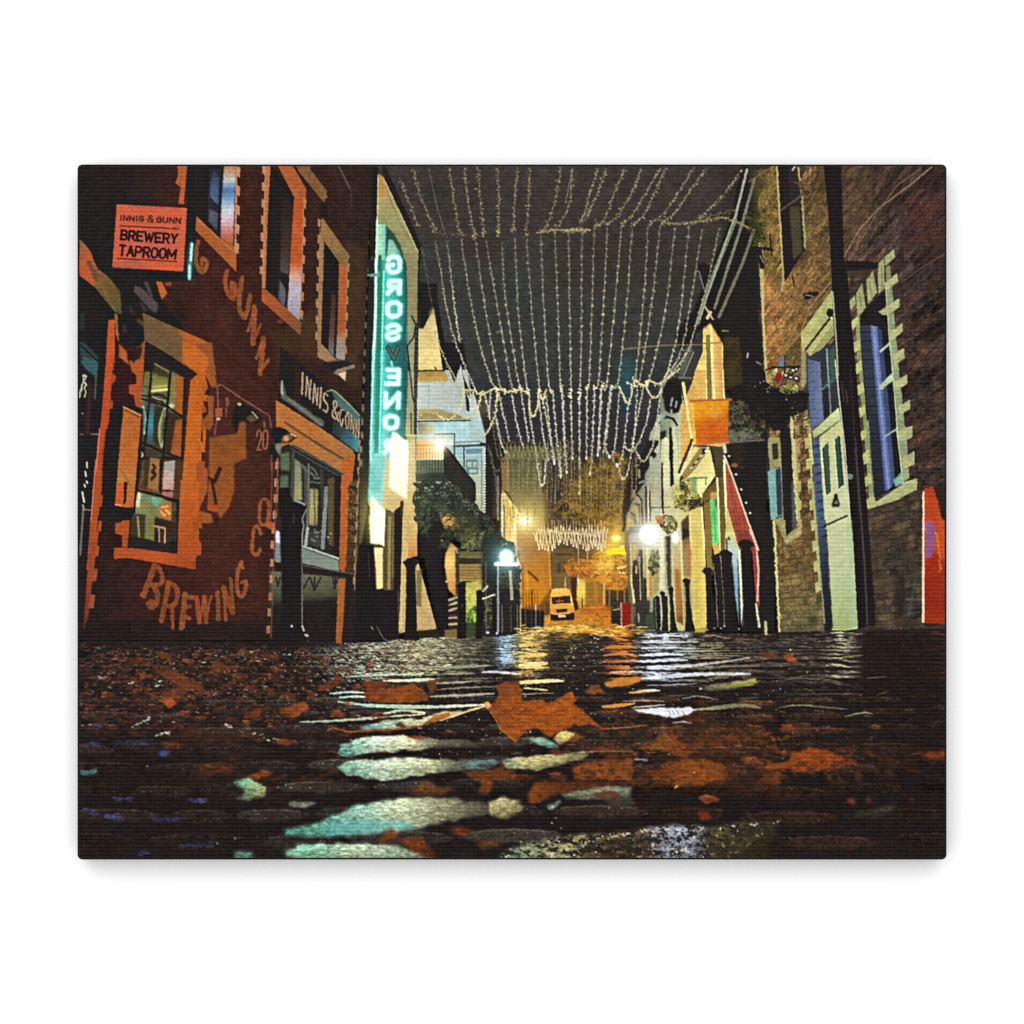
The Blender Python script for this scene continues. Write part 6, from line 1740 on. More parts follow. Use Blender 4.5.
poly(b4("365,590 420,580 440,560 500,560 480,820 430,810 430,700 365,680"), (180, 84, 34), soft=.4)
# dark scrolled bracket beneath the hanging sign
br = part('bracket', 0, 'dark bracket and lamp arm under the hanging sign')
poly(b2("340,80 1000,105 1024,200 760,200 820,400 980,600 1000,720 860,640 660,500 620,490 560,560 640,640 640,740 600,810 460,800 400,740 390,560 430,490 410,290 250,90"), (34, 31, 31), soft=.5)
poly(b2("545,240 600,250 760,400 765,450 740,500 680,450 580,340 540,300"), (84, 72, 70), soft=.5)
poly(b2("635,200 670,205 720,340 700,350 650,260"), (80, 68, 68), soft=.5)
poly(b2("585,380 620,400 680,480 620,470"), (66, 52, 52), soft=.5)
poly(b2("500,415 540,470 560,520 490,490"), (64, 50, 48), .8, .6)
poly(b2("430,600 470,600 470,680 430,660"), (80, 44, 40), .8, .6)
poly(b2("480,850 560,830 590,880 540,960 480,910"), (50, 30, 30), .9, .6)
use(tap)
poly(b2("745,200 800,205 850,310 800,370"), (186, 96, 40), soft=.4)
poly(b2("830,210 890,205 890,240 840,240"), (150, 80, 44), .9, .5)
# ---- big orange window ----
bw = part('window', tap, 'large lit taproom window with small panes and dark frame')
poly(B("350,10 370,0 600,150 545,180 500,1000 270,940 330,330"), (40, 33, 32), soft=.3)
poly(b3("640,110 870,90 1010,170 985,930 800,880 600,800 620,300"), G((0, 372, (104, 98, 56)), (0, 400, (92, 84, 52)), (0, 425, (66, 62, 44)), (0, 460, (84, 66, 42))), soft=.8, n=.2, rough=1)
poly(b4("560,0 1000,0 985,380 560,280"), G((0, 460, (92, 66, 42)), (0, 490, (110, 76, 48))), soft=.8, n=.2)
poly(b4("545,290 930,400 940,720 930,780 500,700"), G((0, 490, (98, 96, 58)), (0, 515, (78, 66, 42)), (0, 545, (50, 40, 34))), soft=.8, n=.2)
poly(b3("640,120 690,110 690,240 620,240"), (112, 104, 60), soft=.5)
poly(b3("715,130 860,185 850,290 710,300"), G((0, 375, (112, 108, 50)), (0, 392, (160, 156, 80))), soft=.5)
poly(b3("730,30 860,100 865,170 720,120"), (66, 58, 34), soft=.5)
line(b3("735,35 860,110"), 2, (130, 116, 74), .9)
line(b3("710,290 850,275"), 2.4, (206, 206, 120))
line(b3("712,250 845,240"), 1.3, (190, 190, 100), .8)
poly(b3("700,300 850,290 845,440 700,380"), (94, 92, 62), soft=.6)
for q in ("710,330 780,320 840,350", "700,370 780,380 830,420"):
    line(b3(q), 2.2, (44, 42, 38), jit=.8)
line(b3("720,345 830,380"), 1.4, (170, 166, 130), .7, jit=.6)
poly(b3("885,140 930,160 930,440 870,440"), (128, 118, 64), soft=.6)
ell(*b3([(890, 430)])[0], 3, 2.4, (196, 186, 140), soft=.5)
poly(b3("930,140 1010,170 1000,520 920,480"), (170, 94, 38), soft=.5)
poly(b3("620,250 660,260 640,440 600,440"), (100, 112, 84), soft=.8)
line(b3("625,440 645,560 635,680"), 2.6, (206, 210, 190), .9)
poly(b3("600,440 650,450 650,640 620,700"), (62, 110, 104), .7, .8)
poly(b3("690,410 730,420 715,770 665,790 670,560"), G((0, 405, (64, 104, 116)), (0, 425, (66, 130, 150)), (0, 445, (50, 80, 84))), soft=.6)
poly(b3("730,430 820,450 770,640 780,800 720,760"), (50, 54, 40), soft=.6)
line(b3("832,460 790,580 780,700 800,800"), 4, (150, 152, 100), soft=.8)
line(b3("826,470 800,600 795,760"), 2, (96, 106, 64))
poly(b3("850,480 1000,545 985,910 880,870 830,850"), (62, 46, 30), soft=.5)
poly(b3("930,560 1000,550 980,910 880,880"), (170, 88, 36), soft=.8)
poly(b3("690,900 780,920 770,1024 670,1024"), (150, 104, 56), soft=.5)
poly(b3("640,830 800,860 800,920 650,900"), (70, 62, 44), soft=.6)
ell(*b3([(612, 880)])[0], 1.6, 3, (190, 170, 130))
poly(b4("680,0 780,0 765,290 660,260"), (150, 108, 58), soft=.5)
poly(b4("640,0 690,0 665,260 630,250"), (66, 56, 36), soft=.5)
line(b4("715,40 735,70 710,100 735,140 705,180"), 3, (64, 40, 30), jit=.6)
poly(b4("820,20 925,0 910,280 805,275"), G((0, 463, (150, 150, 140)), (0, 476, (180, 160, 146)), (0, 490, (190, 142, 126))), soft=.4)
poly(b4("805,295 905,290 900,370 800,330"), (160, 106, 88), soft=.4)
poly(b4("925,0 1000,0 985,370 905,370"), (86, 54, 36), soft=.5)
poly(b4("565,285 700,330 820,360 890,400 885,570 830,560 740,520 730,780 590,740 550,490"), G((138, 0, (132, 132, 78)), (155, 0, (120, 124, 70)), (172, 0, (160, 110, 60))), soft=.5)
poly(b4("565,290 605,310 590,440 555,440"), (206, 206, 160), soft=.7)
poly(b4("700,340 820,365 750,440 715,420"), (110, 160, 134), soft=.7)
poly(b4("620,310 700,335 700,390 600,380"), (106, 130, 96), soft=.7)
poly(b4("770,440 885,400 880,570 780,520"), (190, 112, 50), soft=.8)
for q in ("800,440 850,430", "790,480 830,520", "840,470 870,500"):
    line(b4(q), 2.4, (220, 170, 100), .8, mark=False, jit=.6)
poly(b4("550,500 650,510 640,740 560,730 510,720"), (66, 58, 34), soft=.6)
line(b4("575,530 590,740"), 2, (150, 140, 84), .9)
poly(b4("660,520 740,540 725,770 650,750"), (124, 122, 66), soft=.6)
poly(b4("730,540 950,580 940,720 840,720 830,780 730,770"), (60, 40, 32), soft=.6)
line(b4("725,615 830,635 825,780"), 1.8, (180, 140, 96))
line(b4("770,640 775,770"), 1.8, (170, 130, 90))
poly(b4("740,650 765,650 765,760 735,740"), (40, 34, 34), soft=.4)
poly(b4("490,700 940,800 945,890 480,820"), (42, 36, 32), soft=.5)
part('window_frame', bw)
for q, w in (("700,100 680,420 640,800", 2.2), ("880,100 850,450 815,860 795,1024", 2.5), ("610,360 850,430 1000,535", 2), ("620,330 700,345", 1.4), ("625,775 800,850 980,915", 2.2)):
    line(b3(q), w, (36, 31, 31))
for q, w in (("790,0 785,300", 2.4), ("560,280 780,330 985,395", 2.4), ("560,280 545,490", 1.6), ("800,285 905,288", 1.8)):
    line(b4(q), w, (36, 31, 31))
line(b3("1010,180 985,930"), 2, (44, 34, 32))
use(tap)
wsur = part('window_surround', tap, 'broad orange lit stone surround of the big window')
poly(A("350,740 640,870 680,1024 600,1000 350,860"), G((147, 0, (112, 86, 58)), (178, 0, (118, 84, 48)), (184, 0, (196, 100, 34))), soft=.4)
poly(A("525,890 645,880 680,1024 600,1024 520,965"), (206, 104, 32), soft=.5)
poly(b2("620,490 1024,735 1024,990 900,900 660,760 640,740"), G((147, 0, (108, 84, 58)), (180, 0, (116, 84, 50)), (184, 0, (176, 92, 36))), soft=.4)
poly(B("525,0 640,70 645,270 625,560 580,860 570,1024 500,1024 510,900 530,560 560,190 600,155 525,100"), G((0, 340, (206, 112, 34)), (0, 400, (204, 104, 28)), (0, 470, (208, 110, 28)), (0, 560, (190, 88, 28))), soft=.4)
poly(B("580,20 660,10 685,220 650,220 640,80"), (150, 84, 38), soft=.5)
poly(B("640,260 670,262 665,360 655,420 610,410 615,320"), (150, 82, 34), soft=.5)
poly(b5("300,340 345,340 345,600 280,640 250,560 290,480"), (152, 84, 36), soft=.5)
for q in ("300,30 320,100 380,250 320,250 270,140", "240,240 310,250 305,320 260,320", "255,590 280,600 275,650 240,660"):
    poly(b5(q), (170, 92, 34), soft=.5)
for q in ("270,140 310,210 330,260 310,330 260,320 300,260", "250,380 300,390 300,500 250,560 240,500 290,480", "235,660 250,665 250,770 230,750", "240,850 270,860 260,960 235,940"):
    poly(b5(q), (64, 32, 27), soft=.4, mark=False)
teeth(B("600,560")[0], B("580,1000")[0], 7, (6, .8), (1, .1), (176, 84, 32))
poly(B("590,570 640,600 640,700 600,790 585,780"), (168, 88, 38), soft=.5)
poly(B("585,790 660,810 665,850 620,855 585,840"), (156, 84, 40), soft=.5)
poly(b4("960,720 1000,710 1024,730 1024,800 980,830"), (64, 30, 26), soft=.6, mark=False)
poly(C("205,315 300,318 500,345 585,372 585,415 520,405 270,362 205,368"), G((115, 0, (186, 84, 30)), (160, 0, (196, 90, 32)), (195, 0, (170, 76, 30))), soft=.4)
poly(C("515,0 600,0 600,330 580,380 500,350"), G((0, 480, (206, 104, 28)), (0, 560, (186, 84, 28))), soft=.4)
teeth(C("575,190")[0], C("570,330")[0], 3, (5, .5), (1, .1), (176, 82, 30))
# menu board beside the window
mb = part('menu_board', 0, 'orange notice board with a red extinguisher shape beside the big window')
poly(B("165,430 215,290 340,320 330,600 300,800 160,810 150,600"), (36, 31, 31), soft=.6)
poly(B("250,310 332,350 295,790 210,770 225,570"), G((0, 408, (186, 104, 44)), (0, 460, (196, 108, 42)), (0, 480, (190, 122, 56)), (0, 510, (196, 104, 46))), soft=.4)
line(B("250,312 330,350"), 1.5, (190, 130, 80))
line(B("256,326 325,360"), 1.2, (90, 50, 28), .9, mark=False)
line(B("335,355 298,790"), 1.6, (44, 34, 32))
line(B("236,600 290,690"), 1, (120, 70, 40), .7, mark=False)
part('light', mb)
poly(B("225,660 250,665 240,765 210,755"), (220, 92, 36), soft=.5)
poly(B("250,660 268,660 262,760 248,765"), (72, 30, 26), soft=.4)
line(B("212,765 235,770"), 1.4, (226, 160, 130), mark=False)
poly(B("160,780 300,780 290,830 200,850 150,820"), (35, 32, 31), soft=.8)
# hanging sign
hs = part('hanging_sign', 0, 'orange square pub sign hanging from a bracket')
poly(b1("330,400 1024,430 1090,440 1070,1060 960,1060 320,1010"), (35, 31, 31), soft=.8)
poly(A("540,240 600,260 600,560 540,590 520,545"), (34, 32, 32), soft=.5)
part('sign_panel', hs)
poly(A("218,230 545,247 527,542 197,522"), G((0, 205, (214, 98, 62)), (0, 240, (206, 96, 66)), (0, 270, (222, 98, 56))), soft=.35, n=.06)
poly(A("200,500 300,480 380,520 330,530 197,522"), (150, 84, 84), .6, 2, mark=False)
poly(A("230,350 500,355 500,480 230,470"), (196, 92, 76), .4, 2, mark=False)
words('INNIS', A("236,282 343,286 341,309 234,305"), 1.45, (60, 28, 30), mark=False, gap=.5)
words('&', A("362,281 390,283 388,313 360,311"), 1.2, (60, 28, 30), mark=False)
words('GUNN', A("406,289 515,295 513,318 404,312"), 1.45, (60, 28, 30), mark=False, gap=.5)
line(A("234,330 508,344"), 1.2, (60, 28, 30), mark=False)
words('BREWERY', A("241,351 500,370 496,412 237,393"), 2.35, (44, 26, 28), mark=False, gap=.42)
words('TAPROOM', A("233,420 494,442 489,484 229,467"), 2.35, (44, 26, 28), mark=False, gap=.42)
line(A("222,482 496,496"), 1.2, (60, 28, 30), mark=False)
part('light', hs, 'turquoise light strip on the back of the sign')
line(A("566,415 560,500 555,575"), 4.4, (60, 110, 104), soft=1)
line(A("568,415 562,490"), 2.2, (170, 230, 210))
line(A("556,515 556,575"), 2.6, (140, 220, 206))
glow(*A([(560, 500)])[0], 6, (60, 130, 120), .3, 16)
# ---- upper windows ----
def upwin(lab):
    return part('window', tap, lab)
uw = upwin('upper sash window with a blue and white curtain, left of the others')
poly(A("540,50 780,50 770,420 700,400 640,330 550,330"), (36, 32, 33), soft=.3)
poly(A("650,60 705,60 690,370 640,300"), (40, 42, 52), soft=.4)
poly(A("668,70 695,110 690,240 650,205 655,130"), G((0, 170, (60, 56, 62)), (0, 190, (70, 96, 132)), (0, 205, (80, 92, 116))), soft=.5)
poly(A("650,250 690,270 685,350 645,310"), (84, 80, 92), soft=.5)
poly(A("718,50 775,50 768,180 760,420 700,390 705,200"), G((0, 166, (176, 120, 64)), (0, 180, (176, 176, 176)), (0, 190, (80, 116, 160)), (0, 198, (110, 140, 176)), (0, 210, (190, 190, 196)), (0, 222, (196, 160, 170)), (0, 234, (190, 110, 90)), (0, 245, (176, 96, 50))), soft=.5)
line(A("710,50 690,390"), 1.8, (36, 32, 34))
line(A("652,200 690,240"), 1.6, (40, 36, 40))
us = part('window_surround', uw, 'orange lit sill and quoins')
poly(A("590,285 700,390 775,430 775,545 585,350"), (176, 96, 42), soft=.4)
line(A("592,300 775,460"), 1.4, (196, 120, 60), .7, mark=False)
poly(A("500,50 545,50 530,228 505,228 515,150 490,130 505,90"), (180, 94, 44), soft=.4)
teeth(A("772,50")[0], A("765,450")[0], 9, (4.4, 2.2), (1.6, .8), (190, 130, 96))
uw2 = upwin('tall dark upper window with a broad orange side')
poly(D("90,50 240,190 200,210 180,400 175,700 75,620 80,300"), (36, 32, 31), soft=.3)
poly(D("150,190 200,230 180,560 140,540"), G((0, 200, (44, 34, 32)), (0, 250, (70, 48, 40)), (0, 275, (84, 76, 80))), soft=.5)
poly(D("138,580 175,640 172,720 132,670"), (96, 90, 104), soft=.5)
line(D("175,560 165,720"), 1.6, (38, 34, 36))
line(D("135,570 172,620"), 1.4, (38, 34, 36))
s2 = part('window_surround', uw2)
poly(D("130,50 200,50 262,160 260,210 210,205"), (176, 96, 44), soft=.4)
poly(D("205,205 250,210 245,540 230,780 175,720 190,450"), G((0, 199, (190, 90, 36)), (0, 262, (200, 92, 36)), (0, 276, (190, 150, 130)), (0, 290, (170, 160, 176)), (0, 318, (150, 140, 150))), soft=.4)
poly(D("55,620 80,630 240,780 235,840 55,680"), G((260, 0, (184, 88, 38)), (300, 0, (128, 84, 48))), soft=.4)
poly(D("75,50 95,50 80,340 72,620 55,620 62,330"), (176, 110, 66), soft=.4)
teeth(D("75,55")[0], D("62,600")[0], 14, (-3.6, -1.6), (-1.2, -.6), (176, 124, 90))
teeth(D("248,200")[0], D("232,760")[0], 13, (3.2, 1.8), (1, .5), (176, 120, 84))
poly(D("215,50 270,55 360,170 345,228 225,80"), (128, 86, 48), soft=.4)
teeth(D("262,60")[0], D("350,205")[0], 9, (2.6, -2.2), (0, 0), (128, 92, 56))
line(D("200,50 350,235"), 1.6, (44, 32, 30), mark=False)
uw3 = upwin('third upper window with olive lit lintel')
poly(D("340,400 420,500 410,660 395,950 330,890"), (36, 32, 31), soft=.3)
poly(D("380,640 405,660 395,940 365,910"), G((0, 295, (70, 44, 36)), (0, 335, (96, 70, 60)), (0, 355, (110, 116, 130))), soft=.4)
line(D("402,640 392,940"), 1.3, (40, 34, 34))
s3 = part('window_surround', uw3)
poly(D("330,285 465,470 450,520 415,500 345,400 330,360"), G((0, 216, (150, 110, 60)), (0, 262, (128, 104, 62))), soft=.4)
poly(D("415,500 455,520 450,640 440,960 400,945 410,760"), G((0, 262, (178, 98, 44)), (0, 330, (176, 90, 40)), (0, 342, (150, 130, 120)), (0, 362, (140, 136, 136))), soft=.4)
poly(D("315,890 335,880 400,950 445,960 440,1010 390,985 315,940"), (150, 116, 80), soft=.4)
poly(D("325,350 345,400 330,890 315,880"), (150, 112, 72), soft=.4)
teeth(D("328,300")[0], D("316,900")[0], 16, (-2.6, -1), (-.6, -.3), (156, 124, 86))
teeth(D("452,500")[0], D("438,960")[0], 12, (2.4, 1.4), (.7, .4), (160, 120, 82))
use(tap)
line(D("330,282 450,450 510,520"), .9, (92, 60, 42), .8, mark=False)
line(D("412,50 465,155"), 1.8, (110, 76, 64), .8, mark=False)
line(D("470,160 475,240"), .9, (90, 62, 56), .6, mark=False)
poly(D("320,230 360,220 360,280 330,300"), (36, 30, 30), soft=.6)
# floodlight over the fascia
fl = part('floodlight', 0, 'flat floodlight above the fascia sign')
poly(E("330,290 440,280 490,305 410,340 360,335"), (40, 38, 38), soft=.5)
poly(E("400,325 485,300 488,315 420,335"), (130, 120, 110), soft=.4)
use(tap)
poly(D("390,1010 445,985 440,1024 400,1024"), (140, 110, 84), soft=.5)
line(E("430,330 440,370"), 2, (150, 120, 90), .8, mark=False)
# ---- fascia sign ----
fs = part('fascia_sign', 0, 'black shop fascia with raised cream letters over the corner window')
poly(E("140,210 240,300 380,420 500,500 515,540 505,720 440,680 320,590 130,460"), (36, 33, 32), soft=.4)
poly(E("210,300 240,330 240,500 205,480"), (54, 34, 30), soft=.5)
poly(E("380,420 420,440 515,540 510,590 400,480"), (66, 92, 86), soft=.6)
poly(E("390,560 510,640 505,712 380,620"), G((335, 0, (50, 56, 56)), (358, 0, (66, 124, 132))), soft=.5)
poly(E("140,390 155,375 165,440 250,500 350,570 330,590 145,455"), (96, 100, 84), soft=.6, rough=.6)
line(E("150,380 150,440"), 2, (150, 160, 140))
line(E("180,460 340,585"), 1.4, (120, 124, 104), .8)
g3 = Zf(270, 370, 100)
poly(g3("680,270 800,355 915,460 912,560 800,420 690,370"), (70, 110, 102), .9, .6)
poly(g3("690,650 770,715 880,700 905,720 898,842 760,735"), G((340, 0, (60, 90, 92)), (358, 0, (66, 138, 148))), .95, .6)
FL = (172, 150, 120)
glyph('&', g3("636,300 704,335 700,525 634,480"), 1.7, FL, .95, jit=.3)
for q, w in (("336,32 326,245", 21), ("378,68 366,268", 15), ("380,75 412,295", 15), ("418,105 406,300", 15), ("452,142 442,338", 15), ("456,150 482,356", 15), ("492,182 480,358", 15), ("524,182 512,386", 19),
             ("590,262 560,238 552,300 590,365 582,430 548,408", 17), ("756,405 728,412 716,485 734,572 750,502", 15), ("800,425 776,490 782,585 800,592 806,500 800,425", 15),
             ("832,452 826,612", 12), ("836,462 856,655", 12), ("864,500 854,650", 12), ("882,512 876,690", 11), ("886,522 906,690", 11), ("914,505 908,690", 11)):
    line(smooth(g3(q), 5), w * .0977, FL, .95, jit=.3)
line(smooth(g3("585,218 650,212 720,268 820,362 912,462"), 5), 1.5, (150, 166, 128), .8)
poly(g3("695,42 778,14 772,112 740,90"), (190, 176, 140), soft=.4, mark=False)
# ---- corner window and orange frame ----
cw = part('window', tap, 'corner shop window with grey mullions above a pale sill')
poly(E("120,465 320,590 480,700 490,730 480,800 470,1024 130,1024"), G((276, 0, (190, 116, 52)), (320, 0, (176, 114, 54)), (355, 0, (160, 110, 58))), soft=.4)
line(E("165,570 300,660 450,750"), 2.4, (104, 76, 40))
poly(E("140,520 175,560 310,650 330,620 130,480"), (186, 110, 48), .6, 1, mark=False)
poly(E("425,745 480,720 470,880 460,1024 420,1024"), (190, 98, 40), soft=.4)
poly(F("425,110 475,80 470,250 455,560 440,620 415,600"), G((0, 470, (196, 102, 40)), (0, 570, (186, 96, 36))), soft=.4)
poly(E("130,690 180,670 425,815 420,1024 130,1024"), (42, 42, 40), soft=.4)
poly(F("130,40 180,20 425,155 415,550 250,490 130,470"), (44, 43, 40), soft=.4)
poly(E("425,815 420,1024 385,1024 390,810"), (46, 34, 32), soft=.4)
poly(F("390,160 425,160 415,550 385,530"), (44, 32, 32), soft=.4)
line(b6("215,50 400,150 680,320"), 2, (70, 76, 66))
line(b6("200,80 400,200 640,330"), 1.4, (84, 88, 78), .8)
poly(b6("95,130 180,110 185,290 100,280"), (92, 106, 82), soft=.8)
poly(b6("100,330 170,330 170,440 90,450"), (86, 104, 80), soft=.8)
poly(b6("230,170 290,220 300,560 220,560"), G((0, 462, (120, 128, 100)), (0, 500, (150, 146, 96))), soft=.6)
line(b6("215,120 205,580"), 3, (70, 76, 66))
line(b6("300,250 330,290 330,590"), 2.6, (84, 88, 80), .8)
line(b6("230,560 325,600"), 2, (140, 146, 130))
poly(b6("370,450 450,460 440,800 360,790"), G((0, 488, (150, 142, 100)), (0, 515, (164, 156, 90)), (0, 526, (140, 134, 92))), soft=.6)
line(b6("412,460 420,800"), 1.6, (84, 76, 50), .8, mark=False)
for q in ("380,300 420,360 480,350", "390,250 440,330", "300,230 350,290", "360,390 480,400"):
    line(b6(q), 1.6, (130, 136, 124), .6, mark=False, jit=.8)
line(b6("360,230 355,560 340,980"), 2.6, (98, 104, 94))
line(b6("525,450 490,1000"), 4.2, (120, 130, 122))
line(b6("480,280 490,620"), 3, (66, 66, 56), .8)
poly(b6("540,360 600,350 590,1000 540,940"), (92, 78, 42), soft=.7)
poly(b6("370,840 470,850 465,1000 355,970"), (66, 66, 62), soft=.7)
for i in range(14):
    dot(*b6([(rnd.uniform(370, 570), rnd.uniform(830, 970))])[0], rnd.uniform(.6, 1.4), rnd.choice([(150, 150, 140), (36, 34, 34), (170, 160, 120)]), .7, False)
line(b6("350,820 330,1000"), 3, (150, 160, 150))
part('window_sill', cw)
poly(F("120,500 160,470 250,490 410,545 415,612 250,575 115,580"), G((0, 545, (120, 132, 124)), (0, 570, (128, 138, 124))), soft=.4, n=.05)
line(F("130,480 250,495 412,552"), 1.6, (164, 176, 164))
line(F("250,505 412,560"), 1, (74, 82, 76), mark=False)
use(tap)
dot(*b6([(85, 890)])[0], 3.4, (230, 236, 246))
poly(b6("60,860 130,870 130,1024 50,1024"), (156, 164, 180), .8, 1)
poly(b7("50,60 130,70 120,280 45,280"), (130, 132, 134), .9, .8)
poly(F("120,420 155,430 150,480 118,480"), (210, 216, 226), .9, .8)
# counter shelf under the window, dark below
ct = part('counter', tap, 'dark shelf on iron brackets below the corner window')
poly(F("110,565 250,590 490,625 480,645 250,615 105,600"), (40, 35, 34), soft=.4)
line(F("250,585 490,625"), 1.2, (92, 84, 76))
poly(F("90,610 160,620 150,840 90,900"), (78, 74, 54), .9, 2)
poly(F("100,610 430,640 420,790 250,790 100,820"), G((0, 572, (104, 108, 82)), (0, 592, (84, 84, 62)), (0, 604, (56, 52, 42))), soft=1)
poly(F("80,770 440,730 420,960 80,980"), (37, 32, 31), .95, 4)
for q in ("250,690 275,640", "280,640 300,700 300,640", "300,700 330,640", "385,640 395,690 400,640", "390,690 415,640", "120,640 130,680 140,640"):
    line(F(q), 1.8, (44, 42, 38))
use(tap)
poly(F("410,650 450,640 440,800 425,945 400,945"), G((0, 580, (176, 104, 44)), (0, 640, (160, 92, 36))), soft=.4)
poly(F("455,200 515,180 510,480 495,620 440,610 450,500"), G((0, 485, (86, 66, 34)), (0, 560, (78, 56, 34))), soft=.4, n=.2)
teeth(F("462,190")[0], F("448,590")[0], 13, (-2.2, .2), (-.3, 0), (186, 106, 50))
leafy(F("460,200 510,190 505,480 465,480"), [(130, 106, 62), (58, 46, 30)], 1.6, .35, mark=False)
poly(F("445,640 495,630 490,940 430,940"), (42, 34, 32), soft=.5)
teeth(F("515,0")[0], F("488,700")[0], 22, (-2.2, .2), (-.8, 0), (150, 128, 92))
poly(F("575,500 590,700 640,940 490,940 500,560 520,480"), (35, 30, 30), soft=.5)
line(F("545,500 560,640"), 1.4, (110, 60, 60), .7, mark=False)
line(F("578,540 585,640"), 1.2, (120, 40, 40), .8, mark=False)
# quoin dashes up the corner
qd = part('window_surround', tap, 'pale corner quoins beside the mural')
for i, (x, y) in enumerate(((128, 100), (125, 180), (122, 255), (118, 330), (112, 400), (107, 470), (105, 555), (103, 630), (98, 710), (92, 785), (88, 865))):
    poly(F([(x - 10, y - 1), (x + 7, y), (x + 5, y + 36), (x - 12, y + 36)]), (176, 126, 90) if i < 8 else (150, 108, 70), soft=.4)
line(F("135,20 118,350 98,920"), 1.2, (124, 78, 56), .8)
line(F("105,100 95,400"), 1, (150, 80, 70), .8)
# lamps on the wall
wl = part('wall_lamp', tap, 'black goose neck lamp at the corner')
poly(g3("10,640 40,595 95,580 150,600 200,650 262,690 190,745 110,750 60,760 20,700"), (34, 32, 32), soft=.5)
poly(g3("110,715 150,675 200,650 240,690 185,735 120,745"), (132, 92, 48), .95, .6)
ell(*g3([(165, 700)])[0], 2.6, 3, (216, 160, 96), .9, .8)
line(g3("150,610 215,655 268,690 195,742"), 1.2, (34, 31, 30))
line(g3("215,655 260,680"), 1.2, (196, 176, 150))
poly(g3("65,750 120,760 110,870 75,850"), (110, 112, 98), soft=.5)
poly(b5("880,800 930,770 960,900 900,960 870,860"), (36, 34, 33), soft=.5)
poly(b5("920,780 975,790 960,880 930,840"), (120, 124, 110), soft=.6)
wl2 = part('wall_lamp', tap, 'black floodlight over the mural figure')
poly(b5("540,440 620,400 740,470 800,550 760,600 640,590 630,760 700,830 640,800 560,680 520,600"), (36, 31, 31), soft=.8)
dot(*b5([(590, 412)])[0], 2, (176, 150, 140))
poly(b5("650,540 700,510 760,550 700,590"), (92, 74, 40), soft=.7)
line(b5("710,485 760,540"), 1.6, (150, 140, 120))
poly(b5("590,600 640,600 630,760 560,700"), (84, 62, 34), soft=.9)
# wires on the wall
use(tap)
for q, w in (("390,380 385,250 405,230 430,235 600,350 870,520 885,620", 1.6), ("390,380 395,440", 2), ("380,560 358,700", 1.4), ("890,880 885,1024", 1.2), ("470,430 465,530", 1.4)):
    line(b5(q), w, (132, 84, 76), .85, mark=False)
line(b5("475,360 480,420"), 3.2, (132, 80, 60), mark=False)
poly(b5("365,450 432,445 430,525 365,525"), (166, 92, 44), soft=.4)
dot(*b5([(395, 548)])[0], 2, (190, 150, 130), mark=False)
# ---- painted mural ----
mu = part('mural', tap, 'orange painted lettering and leaping figure on the red wall')
MO = (146, 78, 36)
poly(B("650,455 780,435 790,380 818,380 820,550 765,575 765,700 740,780 700,830 685,800 640,790 645,640"), G((0, 440, (140, 78, 30)), (0, 480, (150, 82, 32)), (0, 515, (160, 84, 32))), soft=.5, n=.09)
for q, w in (("660,650 680,760", 3), ("672,660 698,600", 4.4), ("645,640 668,660", 2.4)):
    line(B(q), w, (66, 34, 28), mark=False)
poly(B("640,770 690,780 680,800 640,790"), (190, 90, 34), soft=.5)
poly(B("680,820 700,830 690,850 670,845"), (60, 30, 26), soft=.5)
line(B("655,450 660,640"), 1, (170, 100, 50), .7, mark=False)
g1, g2, g3 = Zf(190, 235, 150), Zf(135, 555, 120), Zf(270, 370, 100)


def strokes(z, data, col, k, al=.93, jit=.5, n=.16, soft=.8, mark=True):
    """painted letters, stroke by stroke: (points, brush width)"""
    for q, w in data:
        p = smooth(z(q), 5)
        line(p, w * k, tuple(v * rnd.uniform(.92, 1.08) for v in col), al, n, mark, soft, jit)


strokes(g1, [("55,45 42,120 46,200 75,252 108,230 116,182 84,162", 22), ("78,165 82,225", 18)], (146, 78, 38), .185)
strokes(g1, [("252,248 240,300 246,360 266,408 298,432 310,352 288,328", 24), ("288,330 284,388", 20), ("355,292 341,400 336,485 346,528 374,562 396,490 412,412", 25)], (146, 78, 38), .185)
strokes(g1, [("398,655 440,505", 16), ("440,490 436,620 430,742", 27), ("432,728 482,612", 16), ("452,842 500,715", 17), ("502,702 492,820 478,948", 27), ("480,930 534,852", 17)], (152, 84, 42), .185)
strokes(g2, [("168,88 120,220 72,345", 38), ("198,105 232,180 214,250 152,252", 28), ("152,258 190,330 184,410 142,448 112,415", 32), ("140,400 170,400", 30)], MO, .158)
strokes(g2, [("285,235 258,400 225,560", 34), ("288,242 348,272 364,340 340,415 285,438", 30), ("318,440 320,540 322,625", 23), ("425,335 415,480 400,620", 34), ("428,348 492,364", 26), ("425,450 466,438", 24), ("440,528 464,540", 24)], MO, .158)
strokes(g2, [("528,365 550,575", 30), ("552,568 590,362", 15), ("592,362 606,570", 30), ("606,560 648,350", 15), ("705,320 712,550", 28), ("757,280 775,555", 21), ("755,278 832,490", 32), ("816,202 836,488", 23)], MO, .158)
strokes(g2, [("908,62 876,150 870,250 882,330 908,356 936,320 950,250", 27), ("912,232 952,222", 22), ("908,62 918,110", 22)], (158, 88, 42), .15)
for ch, z, q, w, c in [('O', B, "885,738 930,745 920,865 878,860", 3.4, (150, 82, 44)), ('C', B, "855,855 890,880 885,1000 842,1000", 3.4, (156, 84, 40))]:
    glyph(ch, z(q), w, c, .92, n=.16, soft=.9, jit=.5)
poly(B("915,845 955,850 950,885 915,875"), (176, 96, 48), soft=.5)
words('20', b5("752,655 855,650 850,830 755,840"), 1.5, (150, 92, 66), gap=.35)
